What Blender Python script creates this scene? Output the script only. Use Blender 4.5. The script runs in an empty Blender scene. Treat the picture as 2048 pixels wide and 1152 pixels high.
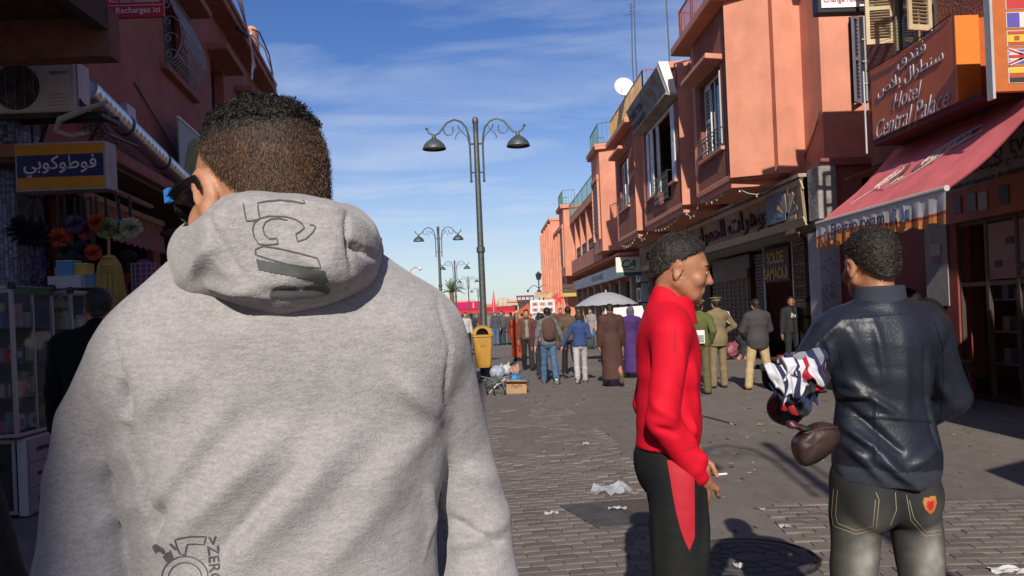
import bpy, bmesh, math, random, numpy as np
from mathutils import Vector, Matrix, Euler, noise
from mathutils.bvhtree import BVHTree
import openvdb
R = math.radians
random.seed(7)
rng = np.random.default_rng(7)
sc = bpy.context.scene
COL = sc.collection
# ------------------------------------------------------------------ camera
FPX, CAMZ = 1600.0, 1.52
YAW, ROLL, SH = math.atan(44/1600.0), R(2.45), 50.0
_f = Vector((math.sin(YAW), math.cos(YAW), 0)); _r0 = Vector((math.cos(YAW), -math.sin(YAW), 0)); _z = Vector((0, 0, 1))
_u = _z*math.cos(ROLL) + _r0*math.sin(ROLL); _r = _r0*math.cos(ROLL) - _z*math.sin(ROLL)
cam = bpy.data.cameras.new('camera'); camo = bpy.data.objects.new('camera', cam); COL.objects.link(camo)
camo.matrix_world = Matrix(((_r.x, _u.x, -_f.x, 0), (_r.y, _u.y, -_f.y, 0), (_r.z, _u.z, -_f.z, CAMZ), (0, 0, 0, 1)))
cam.sensor_width = 36; cam.lens = 36*FPX/2048; cam.shift_y = SH/2048; cam.clip_start = 0.05; cam.clip_end = 3000
sc.camera = camo
# ------------------------------------------------------------------ light
SUN_EL = R(30.5); SUN_DIR = Vector((0.125, 1.0, 0)).normalized()      # the way the light travels over the ground
sund = bpy.data.lights.new('sun', 'SUN'); sund.energy = 5.0; sund.angle = R(0.55); sund.color = (1.0, 0.93, 0.82)
suno = bpy.data.objects.new('sun', sund); COL.objects.link(suno)
ld = Vector((SUN_DIR.x*math.cos(SUN_EL), SUN_DIR.y*math.cos(SUN_EL), -math.sin(SUN_EL)))
suno.rotation_euler = ld.to_track_quat('-Z', 'Y').to_euler(); suno.location = (-3, -20, 20)
w = bpy.data.worlds.new('World'); sc.world = w; w.use_nodes = True
nt = w.node_tree; nt.nodes.clear()
N = nt.nodes.new; Lk = nt.links.new
out = N('ShaderNodeOutputWorld'); bg = N('ShaderNodeBackground'); sky = N('ShaderNodeTexSky')
sky.sky_type = 'NISHITA'; sky.sun_disc = False; sky.sun_elevation = SUN_EL
sky.sun_rotation = math.atan2(-SUN_DIR.x, -SUN_DIR.y); sky.air_density = 1.0; sky.dust_density = 0.6; sky.ozone_density = 2.2; sky.altitude = 450
bg.inputs[1].default_value = 0.106
tc = N('ShaderNodeTexCoord'); sep = N('ShaderNodeSeparateXYZ'); Lk(tc.outputs['Generated'], sep.inputs[0])
# thin cirrus: noise on a flat layer high above
mx = N('ShaderNodeMath'); mx.operation = 'MAXIMUM'; mx.inputs[1].default_value = 0.03; Lk(sep.outputs[2], mx.inputs[0])
dv = N('ShaderNodeVectorMath'); dv.operation = 'DIVIDE'; Lk(tc.outputs['Generated'], dv.inputs[0])
cb = N('ShaderNodeCombineXYZ'); [Lk(mx.outputs[0], cb.inputs[i]) for i in range(3)]; Lk(cb.outputs[0], dv.inputs[1])
mp = N('ShaderNodeMapping'); mp.inputs['Rotation'].default_value = (0, 0, R(38)); mp.inputs['Scale'].default_value = (0.62, 0.9, 1); mp.inputs['Location'].default_value = (4.3, .65, 0)
Lk(dv.outputs[0], mp.inputs[0])
n1 = N('ShaderNodeTexNoise'); n1.inputs['Scale'].default_value = 1.05; n1.inputs['Detail'].default_value = 9; n1.inputs['Roughness'].default_value = 0.56; n1.inputs['Distortion'].default_value = 0.5
Lk(mp.outputs[0], n1.inputs['Vector'])
cr = N('ShaderNodeValToRGB'); cr.color_ramp.elements[0].position = 0.47; cr.color_ramp.elements[1].position = 0.83; Lk(n1.outputs['Fac'], cr.inputs[0])
cm = N('ShaderNodeMath'); cm.operation = 'MULTIPLY'; cm.inputs[1].default_value = 0.6; Lk(cr.outputs[0], cm.inputs[0])
# low haze whitens the sky close to the horizon, all the way round
hz = N('ShaderNodeMapRange'); hz.inputs[1].default_value = 0.0; hz.inputs[2].default_value = 0.30; hz.inputs[3].default_value = 0.50; hz.inputs[4].default_value = 0.0; Lk(sep.outputs[2], hz.inputs[0])
hz.interpolation_type = 'SMOOTHSTEP'
m1 = N('ShaderNodeMixRGB'); Lk(hz.outputs[0], m1.inputs[0]); m1.inputs[2].default_value = (5.6, 6.3, 7.8, 1)
hs = N('ShaderNodeHueSaturation'); hs.inputs['Saturation'].default_value = 1.28; hs.inputs['Hue'].default_value = .518; Lk(sky.outputs[0], hs.inputs['Color']); Lk(hs.outputs[0], m1.inputs[1])
m2 = N('ShaderNodeMixRGB'); Lk(cm.outputs[0], m2.inputs[0]); Lk(m1.outputs[0], m2.inputs[1]); m2.inputs[2].default_value = (6.6, 7.2, 8.4, 1)
Lk(m2.outputs[0], bg.inputs[0]); Lk(bg.outputs[0], out.inputs[0])
vs = sc.view_settings; vs.view_transform = 'Standard'; vs.look = 'None'; vs.gamma = 1; vs.exposure = 0.0; vs.use_curve_mapping = False
sc.cycles.max_bounces = 6; sc.cycles.transparent_max_bounces = 8

# ------------------------------------------------------------------ pixel (of the 2048x1152 photo) -> point in the place
def ray(px, py):
    return (_f*FPX + _r*(px-1024) + _u*(626-py)).normalized()
def on_x(px, py, X):
    d = ray(px, py); t = X/d.x; return Vector((X, t*d.y, CAMZ+t*d.z))
def on_y(px, py, Y):
    d = ray(px, py); t = Y/d.y; return Vector((t*d.x, Y, CAMZ+t*d.z))
def gnd(px, py, z=0.0):
    d = ray(px, py); t = (z-CAMZ)/d.z; return Vector((t*d.x, t*d.y, z))
def project(p):
    p = Vector(p)-Vector((0, 0, CAMZ)); d = p.dot(_f); return (1024+FPX*p.dot(_r)/d, 626-FPX*p.dot(_u)/d)

# ------------------------------------------------------------------ materials
MATS = {}
def mat(name, c=(.5, .5, .5), rough=.8, metal=0, nz=0.0, nscale=8.0, bump=0.0, bscale=40.0, c2=None, stretch=(1, 1, 1), spec=.5, alpha=1, emit=0, trans=0, coat=0, bdetail=6, streak=0, sheen=0, kind='noise'):
    if name in MATS: return MATS[name]
    m = bpy.data.materials.new(name); m.use_nodes = True; t = m.node_tree; b = t.nodes['Principled BSDF']
    b.inputs['Roughness'].default_value = rough; b.inputs['Metallic'].default_value = metal
    b.inputs['Specular IOR Level'].default_value = spec; b.inputs['Base Color'].default_value = (*c, 1)
    if alpha < 1: b.inputs['Alpha'].default_value = alpha
    if trans: b.inputs['Transmission Weight'].default_value = trans
    if coat: b.inputs['Coat Weight'].default_value = coat
    if sheen: b.inputs['Sheen Weight'].default_value = sheen
    if emit: b.inputs['Emission Color'].default_value = (*c, 1); b.inputs['Emission Strength'].default_value = emit
    tcn = t.nodes.new('ShaderNodeTexCoord'); mpn = t.nodes.new('ShaderNodeMapping'); mpn.inputs['Scale'].default_value = stretch
    t.links.new(tcn.outputs['Object'], mpn.inputs[0])
    if nz or c2:
        n = t.nodes.new('ShaderNodeTexNoise'); n.inputs['Scale'].default_value = nscale; n.inputs['Detail'].default_value = 8; n.inputs['Roughness'].default_value = .62
        t.links.new(mpn.outputs[0], n.inputs['Vector'])
        r = t.nodes.new('ShaderNodeValToRGB'); r.color_ramp.elements[0].position = .32; r.color_ramp.elements[1].position = .70
        lo = c2 if c2 else tuple(max(0, x*(1-nz)) for x in c); hi = c if c2 else tuple(min(1, x*(1+nz)) for x in c)
        r.color_ramp.elements[0].color = (*lo, 1); r.color_ramp.elements[1].color = (*hi, 1)
        t.links.new(n.outputs['Fac'], r.inputs[0]); last = r.outputs[0]
        if streak:
            mp2 = t.nodes.new('ShaderNodeMapping'); mp2.inputs['Scale'].default_value = (1.6, 1.6, .35); t.links.new(tcn.outputs['Object'], mp2.inputs[0])
            n2 = t.nodes.new('ShaderNodeTexNoise'); n2.inputs['Scale'].default_value = 1.6; n2.inputs['Detail'].default_value = 10; n2.inputs['Roughness'].default_value = .7; t.links.new(mp2.outputs[0], n2.inputs['Vector'])
            r2 = t.nodes.new('ShaderNodeValToRGB'); r2.color_ramp.elements[0].position = .35; r2.color_ramp.elements[1].position = .62
            s = 1-streak; r2.color_ramp.elements[0].color = (s, s*.97, s*.94, 1); r2.color_ramp.elements[1].color = (1, 1, 1, 1); t.links.new(n2.outputs['Fac'], r2.inputs[0])
            mm = t.nodes.new('ShaderNodeMixRGB'); mm.blend_type = 'MULTIPLY'; mm.inputs[0].default_value = 1; t.links.new(last, mm.inputs[1]); t.links.new(r2.outputs[0], mm.inputs[2]); last = mm.outputs[0]
        t.links.new(last, b.inputs['Base Color'])
    if bump:
        if kind == 'noise':
            n = t.nodes.new('ShaderNodeTexNoise'); n.inputs['Scale'].default_value = bscale; n.inputs['Detail'].default_value = bdetail; o_ = n.outputs['Fac']
        else:
            n = t.nodes.new('ShaderNodeTexVoronoi'); n.inputs['Scale'].default_value = bscale; o_ = n.outputs['Distance']
        t.links.new(mpn.outputs[0], n.inputs['Vector'])
        bu = t.nodes.new('ShaderNodeBump'); bu.inputs['Strength'].default_value = 1.0; bu.inputs['Distance'].default_value = bump
        t.links.new(o_, bu.inputs['Height']); t.links.new(bu.outputs[0], b.inputs['Normal'])
    MATS[name] = m; return m

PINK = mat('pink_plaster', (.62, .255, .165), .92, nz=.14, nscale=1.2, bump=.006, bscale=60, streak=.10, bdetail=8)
PINKR = mat('rough_pink_render_shaded', (.32, .115, .08), .95, nz=.12, nscale=2.2, bump=.05, bscale=26, streak=.25, bdetail=4)  # rough fronts in the bay paint, colour darkened to stand for grazing sun
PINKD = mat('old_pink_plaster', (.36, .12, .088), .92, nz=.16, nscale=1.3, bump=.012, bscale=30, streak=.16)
PEACH = mat('peach_trim', (.64, .275, .18), .9, nz=.10, nscale=3, bump=.004, bscale=50, streak=.10)
CONC = mat('stained_concrete', (.42, .36, .28), .92, nz=.25, nscale=4, bump=.006, bscale=30, streak=.35)
WHITE = mat('white_paint', (.74, .74, .74), .6, nz=.05, nscale=6, streak=.12)
GREYW = mat('grey_white_metal', (.50, .50, .52), .5, nz=.12, nscale=5, streak=.2)
BLACK = mat('black_paint', (.012, .012, .014), .45, nz=.3, nscale=20)
IRON = mat('dark_iron', (.035, .038, .04), .5, metal=.3, nz=.4, nscale=30, bump=.001)
LAMPM = mat('grey_lamp_metal', (.10, .112, .11), .5, metal=.45, nz=.3, nscale=14, bump=.001, bscale=60)
GLASS = mat('window_glass', (.03, .04, .05), .06, spec=.8)
CLEAR = mat('clear_glass', (.10, .14, .13), .03, alpha=.12, spec=.6)
WOOD = mat('dark_wood', (.075, .038, .02), .7, nz=.4, nscale=6, stretch=(8, 8, 1), bump=.003)
WOODL = mat('carved_wood', (.19, .10, .045), .7, nz=.35, nscale=9, bump=.012, bscale=35)
ALU = mat('galvanised_duct', (.58, .60, .62), .32, metal=.9, nz=.12, nscale=9, bump=.002, bscale=20)
CABLE = mat('cable_black', (.015, .015, .015), .6)
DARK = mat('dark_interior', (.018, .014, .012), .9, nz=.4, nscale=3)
GOLD = mat('ochre_rail', (.42, .25, .07), .6, nz=.2)
RAILR = mat('rusty_red_rail', (.28, .07, .05), .7, nz=.3, nscale=20)
GREENR = mat('green_rail', (.03, .12, .10), .5, nz=.2)

# ------------------------------------------------------------------ objects
def tag(o, label=None, cat=None, group=None, kind=None):
    if label: o['label'] = label
    if cat: o['category'] = cat
    if group: o['group'] = group
    if kind: o['kind'] = kind
    return o
def thing(name, label, cat, loc=(0, 0, 0), rz=0, group=None, kind=None):
    o = bpy.data.objects.new(name, None); COL.objects.link(o); o.empty_display_size = .2
    o.location = loc; o.rotation_euler = (0, 0, rz)
    M = Matrix.Translation(Vector(loc)) @ Matrix.Rotation(rz, 4, 'Z'); W[o.name] = M
    return tag(o, label, cat, group, kind)
W = {}                                                        # world matrix of each empty
def link(name, me, parent=None, local=False, kind=None, label=None):
    o = bpy.data.objects.new(name, me); COL.objects.link(o)
    if parent is not None:
        o.parent = parent
        pm = W.get(parent.name, Matrix())
        if not local: o.matrix_parent_inverse = pm.inverted(); W[o.name] = Matrix()
        else: W[o.name] = pm
    else: W[o.name] = Matrix()
    if kind: o['kind'] = kind
    if label: o['label'] = label
    return o
class MB:
    def __init__(s, M=None): s.v = []; s.f = []; s.M = M; s.mi = []; s.cur = 0
    def add(s, vs, fs):
        n = len(s.v)
        if s.M is not None: vs = [s.M @ Vector(v) for v in vs]
        s.v += [tuple(v) for v in vs]; s.f += [tuple(i+n for i in f) for f in fs]; s.mi += [s.cur]*len(fs); return s
    def box(s, x0, x1, y0, y1, z0, z1, M=None):
        vs = [(x, y, z) for z in (z0, z1) for y in (y0, y1) for x in (x0, x1)]
        if M is not None: vs = [M @ Vector(v) for v in vs]
        return s.add(vs, [(0, 2, 3, 1), (4, 5, 7, 6), (0, 1, 5, 4), (2, 6, 7, 3), (0, 4, 6, 2), (1, 3, 7, 5)])
    def prism(s, pts, z0, z1):                                # ccw polygon in xy
        n = len(pts); a = sum(pts[i][0]*pts[(i+1) % n][1]-pts[(i+1) % n][0]*pts[i][1] for i in range(n))
        if a < 0: pts = pts[::-1]
        return s.add([(x, y, z0) for x, y in pts]+[(x, y, z1) for x, y in pts],
                     [tuple(range(n))[::-1], tuple(range(n, 2*n))]+[(i, (i+1) % n, n+(i+1) % n, n+i) for i in range(n)])
    def tube(s, pts, r, n=8, closed=False, caps=True):
        pts = [Vector(p) for p in pts]; m = len(pts); rs = r if isinstance(r, (list, tuple)) else [r]*m
        vs = []; up = None
        for i, p in enumerate(pts):
            d = (pts[min(i+1, m-1)]-pts[max(i-1, 0)])
            d = d.normalized() if d.length > 1e-9 else Vector((0, 0, 1))
            if up is None: up = d.orthogonal().normalized()
            else:
                up = up-d*up.dot(d); up = up.normalized() if up.length > 1e-6 else d.orthogonal().normalized()
            q = d.cross(up)
            for k in range(n):
                a = 2*math.pi*k/n; vs.append(p+(up*math.cos(a)+q*math.sin(a))*rs[i])
        fs = [(i*n+k, i*n+(k+1) % n, (i+1)*n+(k+1) % n, (i+1)*n+k) for i in range(m-1) for k in range(n)]
        if caps: fs += [tuple(range(n))[::-1], tuple(range((m-1)*n, m*n))]
        return s.add(vs, fs)
    def lathe(s, prof, c=(0, 0, 0), n=16, M=None):
        c = Vector(c); vs = []
        for r_, z in prof:
            for k in range(n):
                a = 2*math.pi*k/n; v = Vector((r_*math.cos(a), r_*math.sin(a), z)); vs.append(c+(M @ v if M else v))
        m = len(prof)
        return s.add(vs, [(i*n+k, i*n+(k+1) % n, (i+1)*n+(k+1) % n, (i+1)*n+k) for i in range(m-1) for k in range(n)]+[tuple(range(n))[::-1], tuple(range((m-1)*n, m*n))])
    def quad(s, a, b, c, d): return s.add([a, b, c, d], [(0, 1, 2, 3)])
    def sheet(s, a, b, c, d, t):                              # a slab of thickness t from 4 corners
        a, b, c, d = map(Vector, (a, b, c, d)); n = (b-a).cross(d-a).normalized()*t
        return s.add([a, b, c, d, a+n, b+n, c+n, d+n], [(3, 2, 1, 0), (4, 5, 6, 7), (0, 1, 5, 4), (1, 2, 6, 5), (2, 3, 7, 6), (3, 0, 4, 7)])
    def mesh(s, name, m, bevel=0, smooth=False):
        me = bpy.data.meshes.new(name); me.from_pydata(s.v, [], s.f)
        for x in (m if isinstance(m, (list, tuple)) else [m]): me.materials.append(x)
        if any(s.mi): me.polygons.foreach_set('material_index', s.mi)
        bm = bmesh.new(); bm.from_mesh(me)
        bmesh.ops.recalc_face_normals(bm, faces=bm.faces)
        if bevel: bmesh.ops.bevel(bm, geom=bm.edges[:], offset=bevel, segments=1, affect='EDGES', clamp_overlap=True)
        bm.to_mesh(me); bm.free()
        if smooth:
            me.polygons.foreach_set('use_smooth', [True]*len(me.polygons))
            try: me.set_sharp_from_angle(angle=R(38))
            except Exception: pass
        me.update(); return me
    def build(s, name, m, parent=None, bevel=0, smooth=False, local=False, kind=None, label=None):
        return link(name, s.mesh(name, m, bevel, smooth), parent, local, kind, label)
def box(name, m, parent, *b, bevel=0, **k): return MB().box(*b).build(name, m, parent, bevel, **k)
def wallgrid(mb, u0, u1, z0, z1, t0, t1, holes, F):
    """a wall in the plane u-z with rectangular openings; F maps (u, t, z) to a point"""
    us = sorted({u0, u1, *[h[0] for h in holes], *[h[1] for h in holes]}); zs = sorted({z0, z1, *[h[2] for h in holes], *[h[3] for h in holes]})
    ins = lambda u, z: any(h[0] < u < h[1] and h[2] < z < h[3] for h in holes)
    for i in range(len(us)-1):
        for j in range(len(zs)-1):
            a, b, c, d = us[i], us[i+1], zs[j], zs[j+1]
            um, zm = (a+b)/2, (c+d)/2
            if ins(um, zm): continue
            P = [F(a, t0, c), F(b, t0, c), F(b, t0, d), F(a, t0, d), F(a, t1, c), F(b, t1, c), F(b, t1, d), F(a, t1, d)]
            fs = [(0, 1, 2, 3), (7, 6, 5, 4)]
            if i == 0 or ins((us[i-1]+a)/2, zm): fs.append((0, 3, 7, 4))
            if i == len(us)-2 or ins((us[i+1]+us[i+2])/2, zm): fs.append((1, 5, 6, 2))
            if j == 0 or ins(um, (zs[j-1]+c)/2): fs.append((0, 4, 5, 1))
            if j == len(zs)-2 or ins(um, (zs[j+1]+zs[j+2])/2): fs.append((3, 2, 6, 7))
            mb.add(P, fs)
    # merge doubles happens on build through recalc; seams stay flush
def weld(o, d=1e-4):
    bm = bmesh.new(); bm.from_mesh(o.data); bmesh.ops.remove_doubles(bm, verts=bm.verts, dist=d); bmesh.ops.recalc_face_normals(bm, faces=bm.faces); bm.to_mesh(o.data); bm.free(); return o
def shift_mesh(me, M): me.transform(M); return me

# ------------------------------------------------------------------ lettering
_AR = {'ا': (0xFE8D, 2), 'ب': (0xFE8F, 4), 'ت': (0xFE95, 4), 'ج': (0xFE9D, 4), 'ح': (0xFEA1, 4), 'د': (0xFEA9, 2), 'ر': (0xFEAD, 2), 'ز': (0xFEAF, 2), 'س': (0xFEB1, 4), 'ص': (0xFEB9, 4),
       'ط': (0xFEC1, 4), 'ف': (0xFED1, 4), 'ق': (0xFED5, 4), 'ك': (0xFED9, 4), 'ل': (0xFEDD, 4), 'م': (0xFEE1, 4), 'ن': (0xFEE5, 4), 'ه': (0xFEE9, 4), 'و': (0xFEED, 2), 'ي': (0xFEF1, 4), 'ء': (0xFE80, 1), 'لا': (0xFEFB, 2), 'ع': (0xFEC9, 4), 'ة': (0xFE93, 2), 'ش': (0xFEB5, 4)}
def arabic(s):
    o = []
    for word in s.split(' '):
        ch = list(word.replace('لا', '\u0001')); ch = ['لا' if c == '\u0001' else c for c in ch]; r = []
        for i, c in enumerate(ch):
            base, n = _AR[c]; prev = i > 0 and _AR[ch[i-1]][1] == 4; nxt = i < len(ch)-1 and n == 4 and _AR[ch[i+1]][1] > 1
            r.append(chr(base+(3 if prev and nxt and n == 4 else 2 if nxt else 1 if prev and n > 1 else 0)))
        o.append(''.join(reversed(r)))
    return ' '.join(reversed(o))
def text_mesh(s, size=1, width=None, shear=0, offset=0, extrude=.01, res=3, height=None, spacing=1):
    c = bpy.data.curves.new('lettering', 'FONT'); c.body = s; c.size = size; c.shear = shear; c.offset = offset; c.extrude = extrude; c.resolution_u = res
    c.align_x = 'CENTER'; c.align_y = 'CENTER'; c.space_character = spacing
    o = bpy.data.objects.new('lettering', c); COL.objects.link(o); bpy.context.view_layer.update()
    me = bpy.data.meshes.new_from_object(o.evaluated_get(bpy.context.evaluated_depsgraph_get())); bpy.data.objects.remove(o); bpy.data.curves.remove(c)
    v = np.empty(len(me.vertices)*3, 'f'); me.vertices.foreach_get('co', v); v = v.reshape(-1, 3)
    lo, hi = v.min(0), v.max(0); v[:, :2] -= ((lo+hi)/2)[:2]
    if width: v[:, 0] *= width/(hi[0]-lo[0]); v[:, 1] *= (height/(hi[1]-lo[1]) if height else width/(hi[0]-lo[0]))
    me.vertices.foreach_set('co', v.ravel()); me.materials.clear(); me.update(); return me
def text(s, M, m, parent, name='lettering', **k):
    me = text_mesh(s, **k); me.transform(M); me.materials.append(m); return link(name, me, parent)
def frame(o, ux, uy):                                          # local x -> ux, local y -> uy
    ux, uy = Vector(ux).normalized(), Vector(uy).normalized(); uz = ux.cross(uy)
    return Matrix(((ux.x, uy.x, uz.x, o[0]), (ux.y, uy.y, uz.y, o[1]), (ux.z, uy.z, uz.z, o[2]), (0, 0, 0, 1)))
def copy_tree(o, parent=None):
    c = o.copy(); COL.objects.link(c); c.parent = parent; W[c.name] = W.get(o.name, Matrix())
    for ch in list(o.children): copy_tree(ch, c)
    return c
# ------------------------------------------------------------------ signed-distance modelling of bodies and clothes
class SDF:
    def __init__(s, lo, hi, h):
        s.lo = np.array(lo, 'f')-2*h; s.h = h; s.n = (np.ceil((np.array(hi)-s.lo)/h)+3).astype(int)
        s.d = np.full(s.n, 1.0, 'f')
        s.ax = [s.lo[i]+h*np.arange(s.n[i], dtype='f') for i in range(3)]
    def _box(s, lo, hi):
        i0 = np.maximum(0, np.floor((lo-s.lo)/s.h).astype(int)); i1 = np.minimum(s.n, np.ceil((hi-s.lo)/s.h).astype(int)+1)
        return None if (i1 <= i0).any() else (slice(i0[0], i1[0]), slice(i0[1], i1[1]), slice(i0[2], i1[2]))
    def cap(s, a, b, ra, rb=None, k=.02, sc_=(1, 1, 1), rot=None, op='add'):
        a = np.array(a, 'f'); b = np.array(b, 'f'); rb = ra if rb is None else rb
        sc_ = np.array(sc_, 'f'); R_ = np.array(rot, 'f') if rot is not None else None
        m = max(ra, rb)*sc_.max()+k+3*s.h
        sl = s._box(np.minimum(a, b)-m, np.maximum(a, b)+m)
        if sl is None: return s
        X = s.ax[0][sl[0]][:, None, None]; Y = s.ax[1][sl[1]][None, :, None]; Z = s.ax[2][sl[2]][None, None, :]
        ab = b-a; L = float(ab @ ab)
        if L > 1e-10:
            t = np.clip(((X-a[0])*ab[0]+(Y-a[1])*ab[1]+(Z-a[2])*ab[2])/L, 0, 1)
            qx = X-a[0]-t*ab[0]; qy = Y-a[1]-t*ab[1]; qz = Z-a[2]-t*ab[2]; r = ra+(rb-ra)*t
        else: qx, qy, qz, r = X-a[0], Y-a[1], Z-a[2], ra
        if R_ is not None:
            qx, qy, qz = (R_[i][0]*qx+R_[i][1]*qy+R_[i][2]*qz for i in range(3))
        qx = qx/sc_[0]; qy = qy/sc_[1]; qz = qz/sc_[2]
        ln = np.sqrt(qx*qx+qy*qy+qz*qz)
        if sc_.max() != sc_.min():
            g = np.sqrt((qx/sc_[0])**2+(qy/sc_[1])**2+(qz/sc_[2])**2)/np.maximum(ln, 1e-6)
            nd = (ln-r)/np.maximum(g, 1e-6)
        else: nd = (ln-r)*sc_[0]
        D = s.d[sl]
        if op == 'add':
            hh = np.maximum(k-np.abs(D-nd), 0)/k; s.d[sl] = np.minimum(D, nd)-hh*hh*k*.25
        else:
            nd = -nd; hh = np.maximum(k-np.abs(D-nd), 0)/k; s.d[sl] = np.maximum(D, nd)+hh*hh*k*.25
        return s
    def ell(s, c, r, k=.02, rot=None, op='add'):
        r = np.array(r, 'f'); m = r.mean(); return s.cap(c, c, m, k=k, sc_=r/m, rot=rot, op=op)
    def cut(s, fn):                                            # keep where fn(X, Y, Z) < 0
        s.d = np.maximum(s.d, fn(s.ax[0][:, None, None], s.ax[1][None, :, None], s.ax[2][None, None, :])).astype('f'); return s
    def mesh(s, iso=0.0):
        d = s.d.copy()
        for sl in ((0,), (-1,)): d[sl[0], :, :] = 1; d[:, sl[0], :] = 1; d[:, :, sl[0]] = 1
        g = openvdb.FloatGrid(1.0); g.copyFromArray(np.clip(d/s.h, -3, 3).astype('f'))
        P, Q = g.convertToQuads(isovalue=iso)
        P = np.array(P)*s.h+s.lo
        return P.astype('f'), np.array(Q)
def to_mesh(name, PQ, mats, disp=None, matfn=None):
    if isinstance(PQ, tuple): PQ = [PQ]
    P = np.concatenate([p for p, q in PQ]); o = 0; Qs = []
    for p, q in PQ: Qs.append(q+o); o += len(p)
    Q = np.concatenate(Qs)
    me = bpy.data.meshes.new(name); me.vertices.add(len(P)); me.vertices.foreach_set('co', P.ravel())
    me.loops.add(Q.size); me.loops.foreach_set('vertex_index', Q.ravel().astype('i')); me.polygons.add(len(Q))
    me.polygons.foreach_set('loop_start', np.arange(0, Q.size, 4, dtype='i')); me.polygons.foreach_set('use_smooth', np.ones(len(Q), bool))
    for m in (mats if isinstance(mats, (list, tuple)) else [mats]): me.materials.append(m)
    me.update(calc_edges=True)
    if disp is not None:
        n = np.empty(len(P)*3, 'f'); me.vertices.foreach_get('normal', n); n = n.reshape(-1, 3)
        P = P+n*disp(P, n)[:, None]; me.vertices.foreach_set('co', P.astype('f').ravel()); me.update()
    if matfn is not None: me.polygons.foreach_set('material_index', matfn(P[Q].mean(1)).astype('i'))
    return me
def mesh_np(me):
    P = np.empty(len(me.vertices)*3, 'f'); me.vertices.foreach_get('co', P); n = np.empty_like(P); me.vertices.foreach_get('normal', n)
    return P.reshape(-1, 3), n.reshape(-1, 3)
def wave(P, seed=0, f=9.0):                                     # cheap smooth pseudo-noise in -1..1
    r = np.random.default_rng(seed); A = r.normal(size=(4, 3))*f; B = r.normal(size=(4, 3))*f*.6; ph = r.uniform(0, 6, (4, 2)); o = 0
    for i in range(4): o = o+np.sin(P @ A[i]+ph[i, 0]+1.6*np.sin(P @ B[i]+ph[i, 1]))
    return o/4
def ridges(P, segs):
    """cloth folds: each seg = (a, b, half width, height): a soft ridge (or groove if negative) along a-b"""
    o = np.zeros(len(P))
    for a, b, w_, h_ in segs:
        a = np.array(a); b = np.array(b); ab = b-a; t = np.clip(((P-a) @ ab)/(ab @ ab), 0, 1); q = P-a-t[:, None]*ab
        o += h_*np.exp(-(q**2).sum(1)/(w_*w_))*np.sin(np.pi*np.clip(t*.86+.07, 0, 1))**.6
    return o
def rotz(a): c, s_ = math.cos(a), math.sin(a); return np.array([[c, -s_, 0], [s_, c, 0], [0, 0, 1]])
def rotx(a): c, s_ = math.cos(a), math.sin(a); return np.array([[1, 0, 0], [0, c, -s_], [0, s_, c]])
def roty(a): c, s_ = math.cos(a), math.sin(a); return np.array([[c, 0, s_], [0, 1, 0], [-s_, 0, c]])

SKIN = {}
def skin(tone=0):
    c = [(.42, .20, .11), (.36, .16, .085), (.55, .30, .20)][tone]
    if tone not in SKIN: SKIN[tone] = mat('skin_%s' % 'abc'[tone], c, .52, nz=.16, nscale=26, bump=.0012, bscale=160, bdetail=9)
    return SKIN[tone]
HAIR = mat('black_hair', (.012, .009, .007), .55, nz=.5, nscale=60, bump=.006, bscale=130)
HAIRG = mat('greying_hair', (.10, .09, .08), .6, nz=.6, nscale=60, bump=.006, bscale=130)
EYE = mat('eye_white', (.7, .68, .64), .2)

def head_prims(S, c, Rh, ear=True, k=.012, face=True):
    c = np.array(c); T = lambda p: c+Rh @ np.array(p); Ri = Rh.T
    E = lambda p, r, k=k, rr=None, op='add': S.ell(T(p), r, k=k, rot=(rr @ Ri if rr is not None else Ri), op=op)
    C = lambda a, b, ra, rb=None, k=k: S.cap(T(a), T(b), ra, rb, k=k)
    E((0, -.012, .032), (.074, .097, .086)); E((0, .025, -.005), (.064, .074, .086), .02)
    E((0, .040, -.055), (.050, .052, .050), .02); C((0, .072, -.092), (0, .060, -.092), .020, .024, .02)
    C((-.028, .060, -.080), (-.060, .0, -.048), .020, .018, .02); C((.028, .060, -.080), (.060, .0, -.048), .020, .018, .02)
    if face:
        C((-.032, .082, .026), (.032, .082, .026), .013, .013, .014)
        for s_ in (-1, 1):
            E((s_*.031, .108, .004), (.017, .016, .012), .010, op='sub'); E((s_*.040, .070, -.025), (.024, .022, .024), .018)
            E((s_*.031, .083, .003), (.0125, .0125, .0125), .004)
        C((0, .094, .010), (0, .112, -.026), .0085, .012, .010); C((-.009, .100, -.030), (.009, .100, -.030), .0085, .0085, .006)
        C((-.018, .092, -.056), (.018, .092, -.056), .0065, .0065, .006); C((-.016, .090, -.067), (.016, .090, -.067), .0075, .0075, .006)
    if ear:
        for s_ in (-1, 1):
            rr = rotx(.25) @ rotz(s_*.35)
            E((s_*.079, -.006, -.002), (.0075, .019, .032), .006, rr); E((s_*.080, -.008, -.028), (.007, .010, .013), .006)
            E((s_*.086, .000, .000), (.005, .010, .018), .004, rr, op='sub')
def neck_prims(S, c, Rh, base, k=.03, r=.049):
    c = np.array(c); S.cap(c+Rh @ np.array((0, -.028, -.045)), base, r, r*1.10, k=k)
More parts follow.
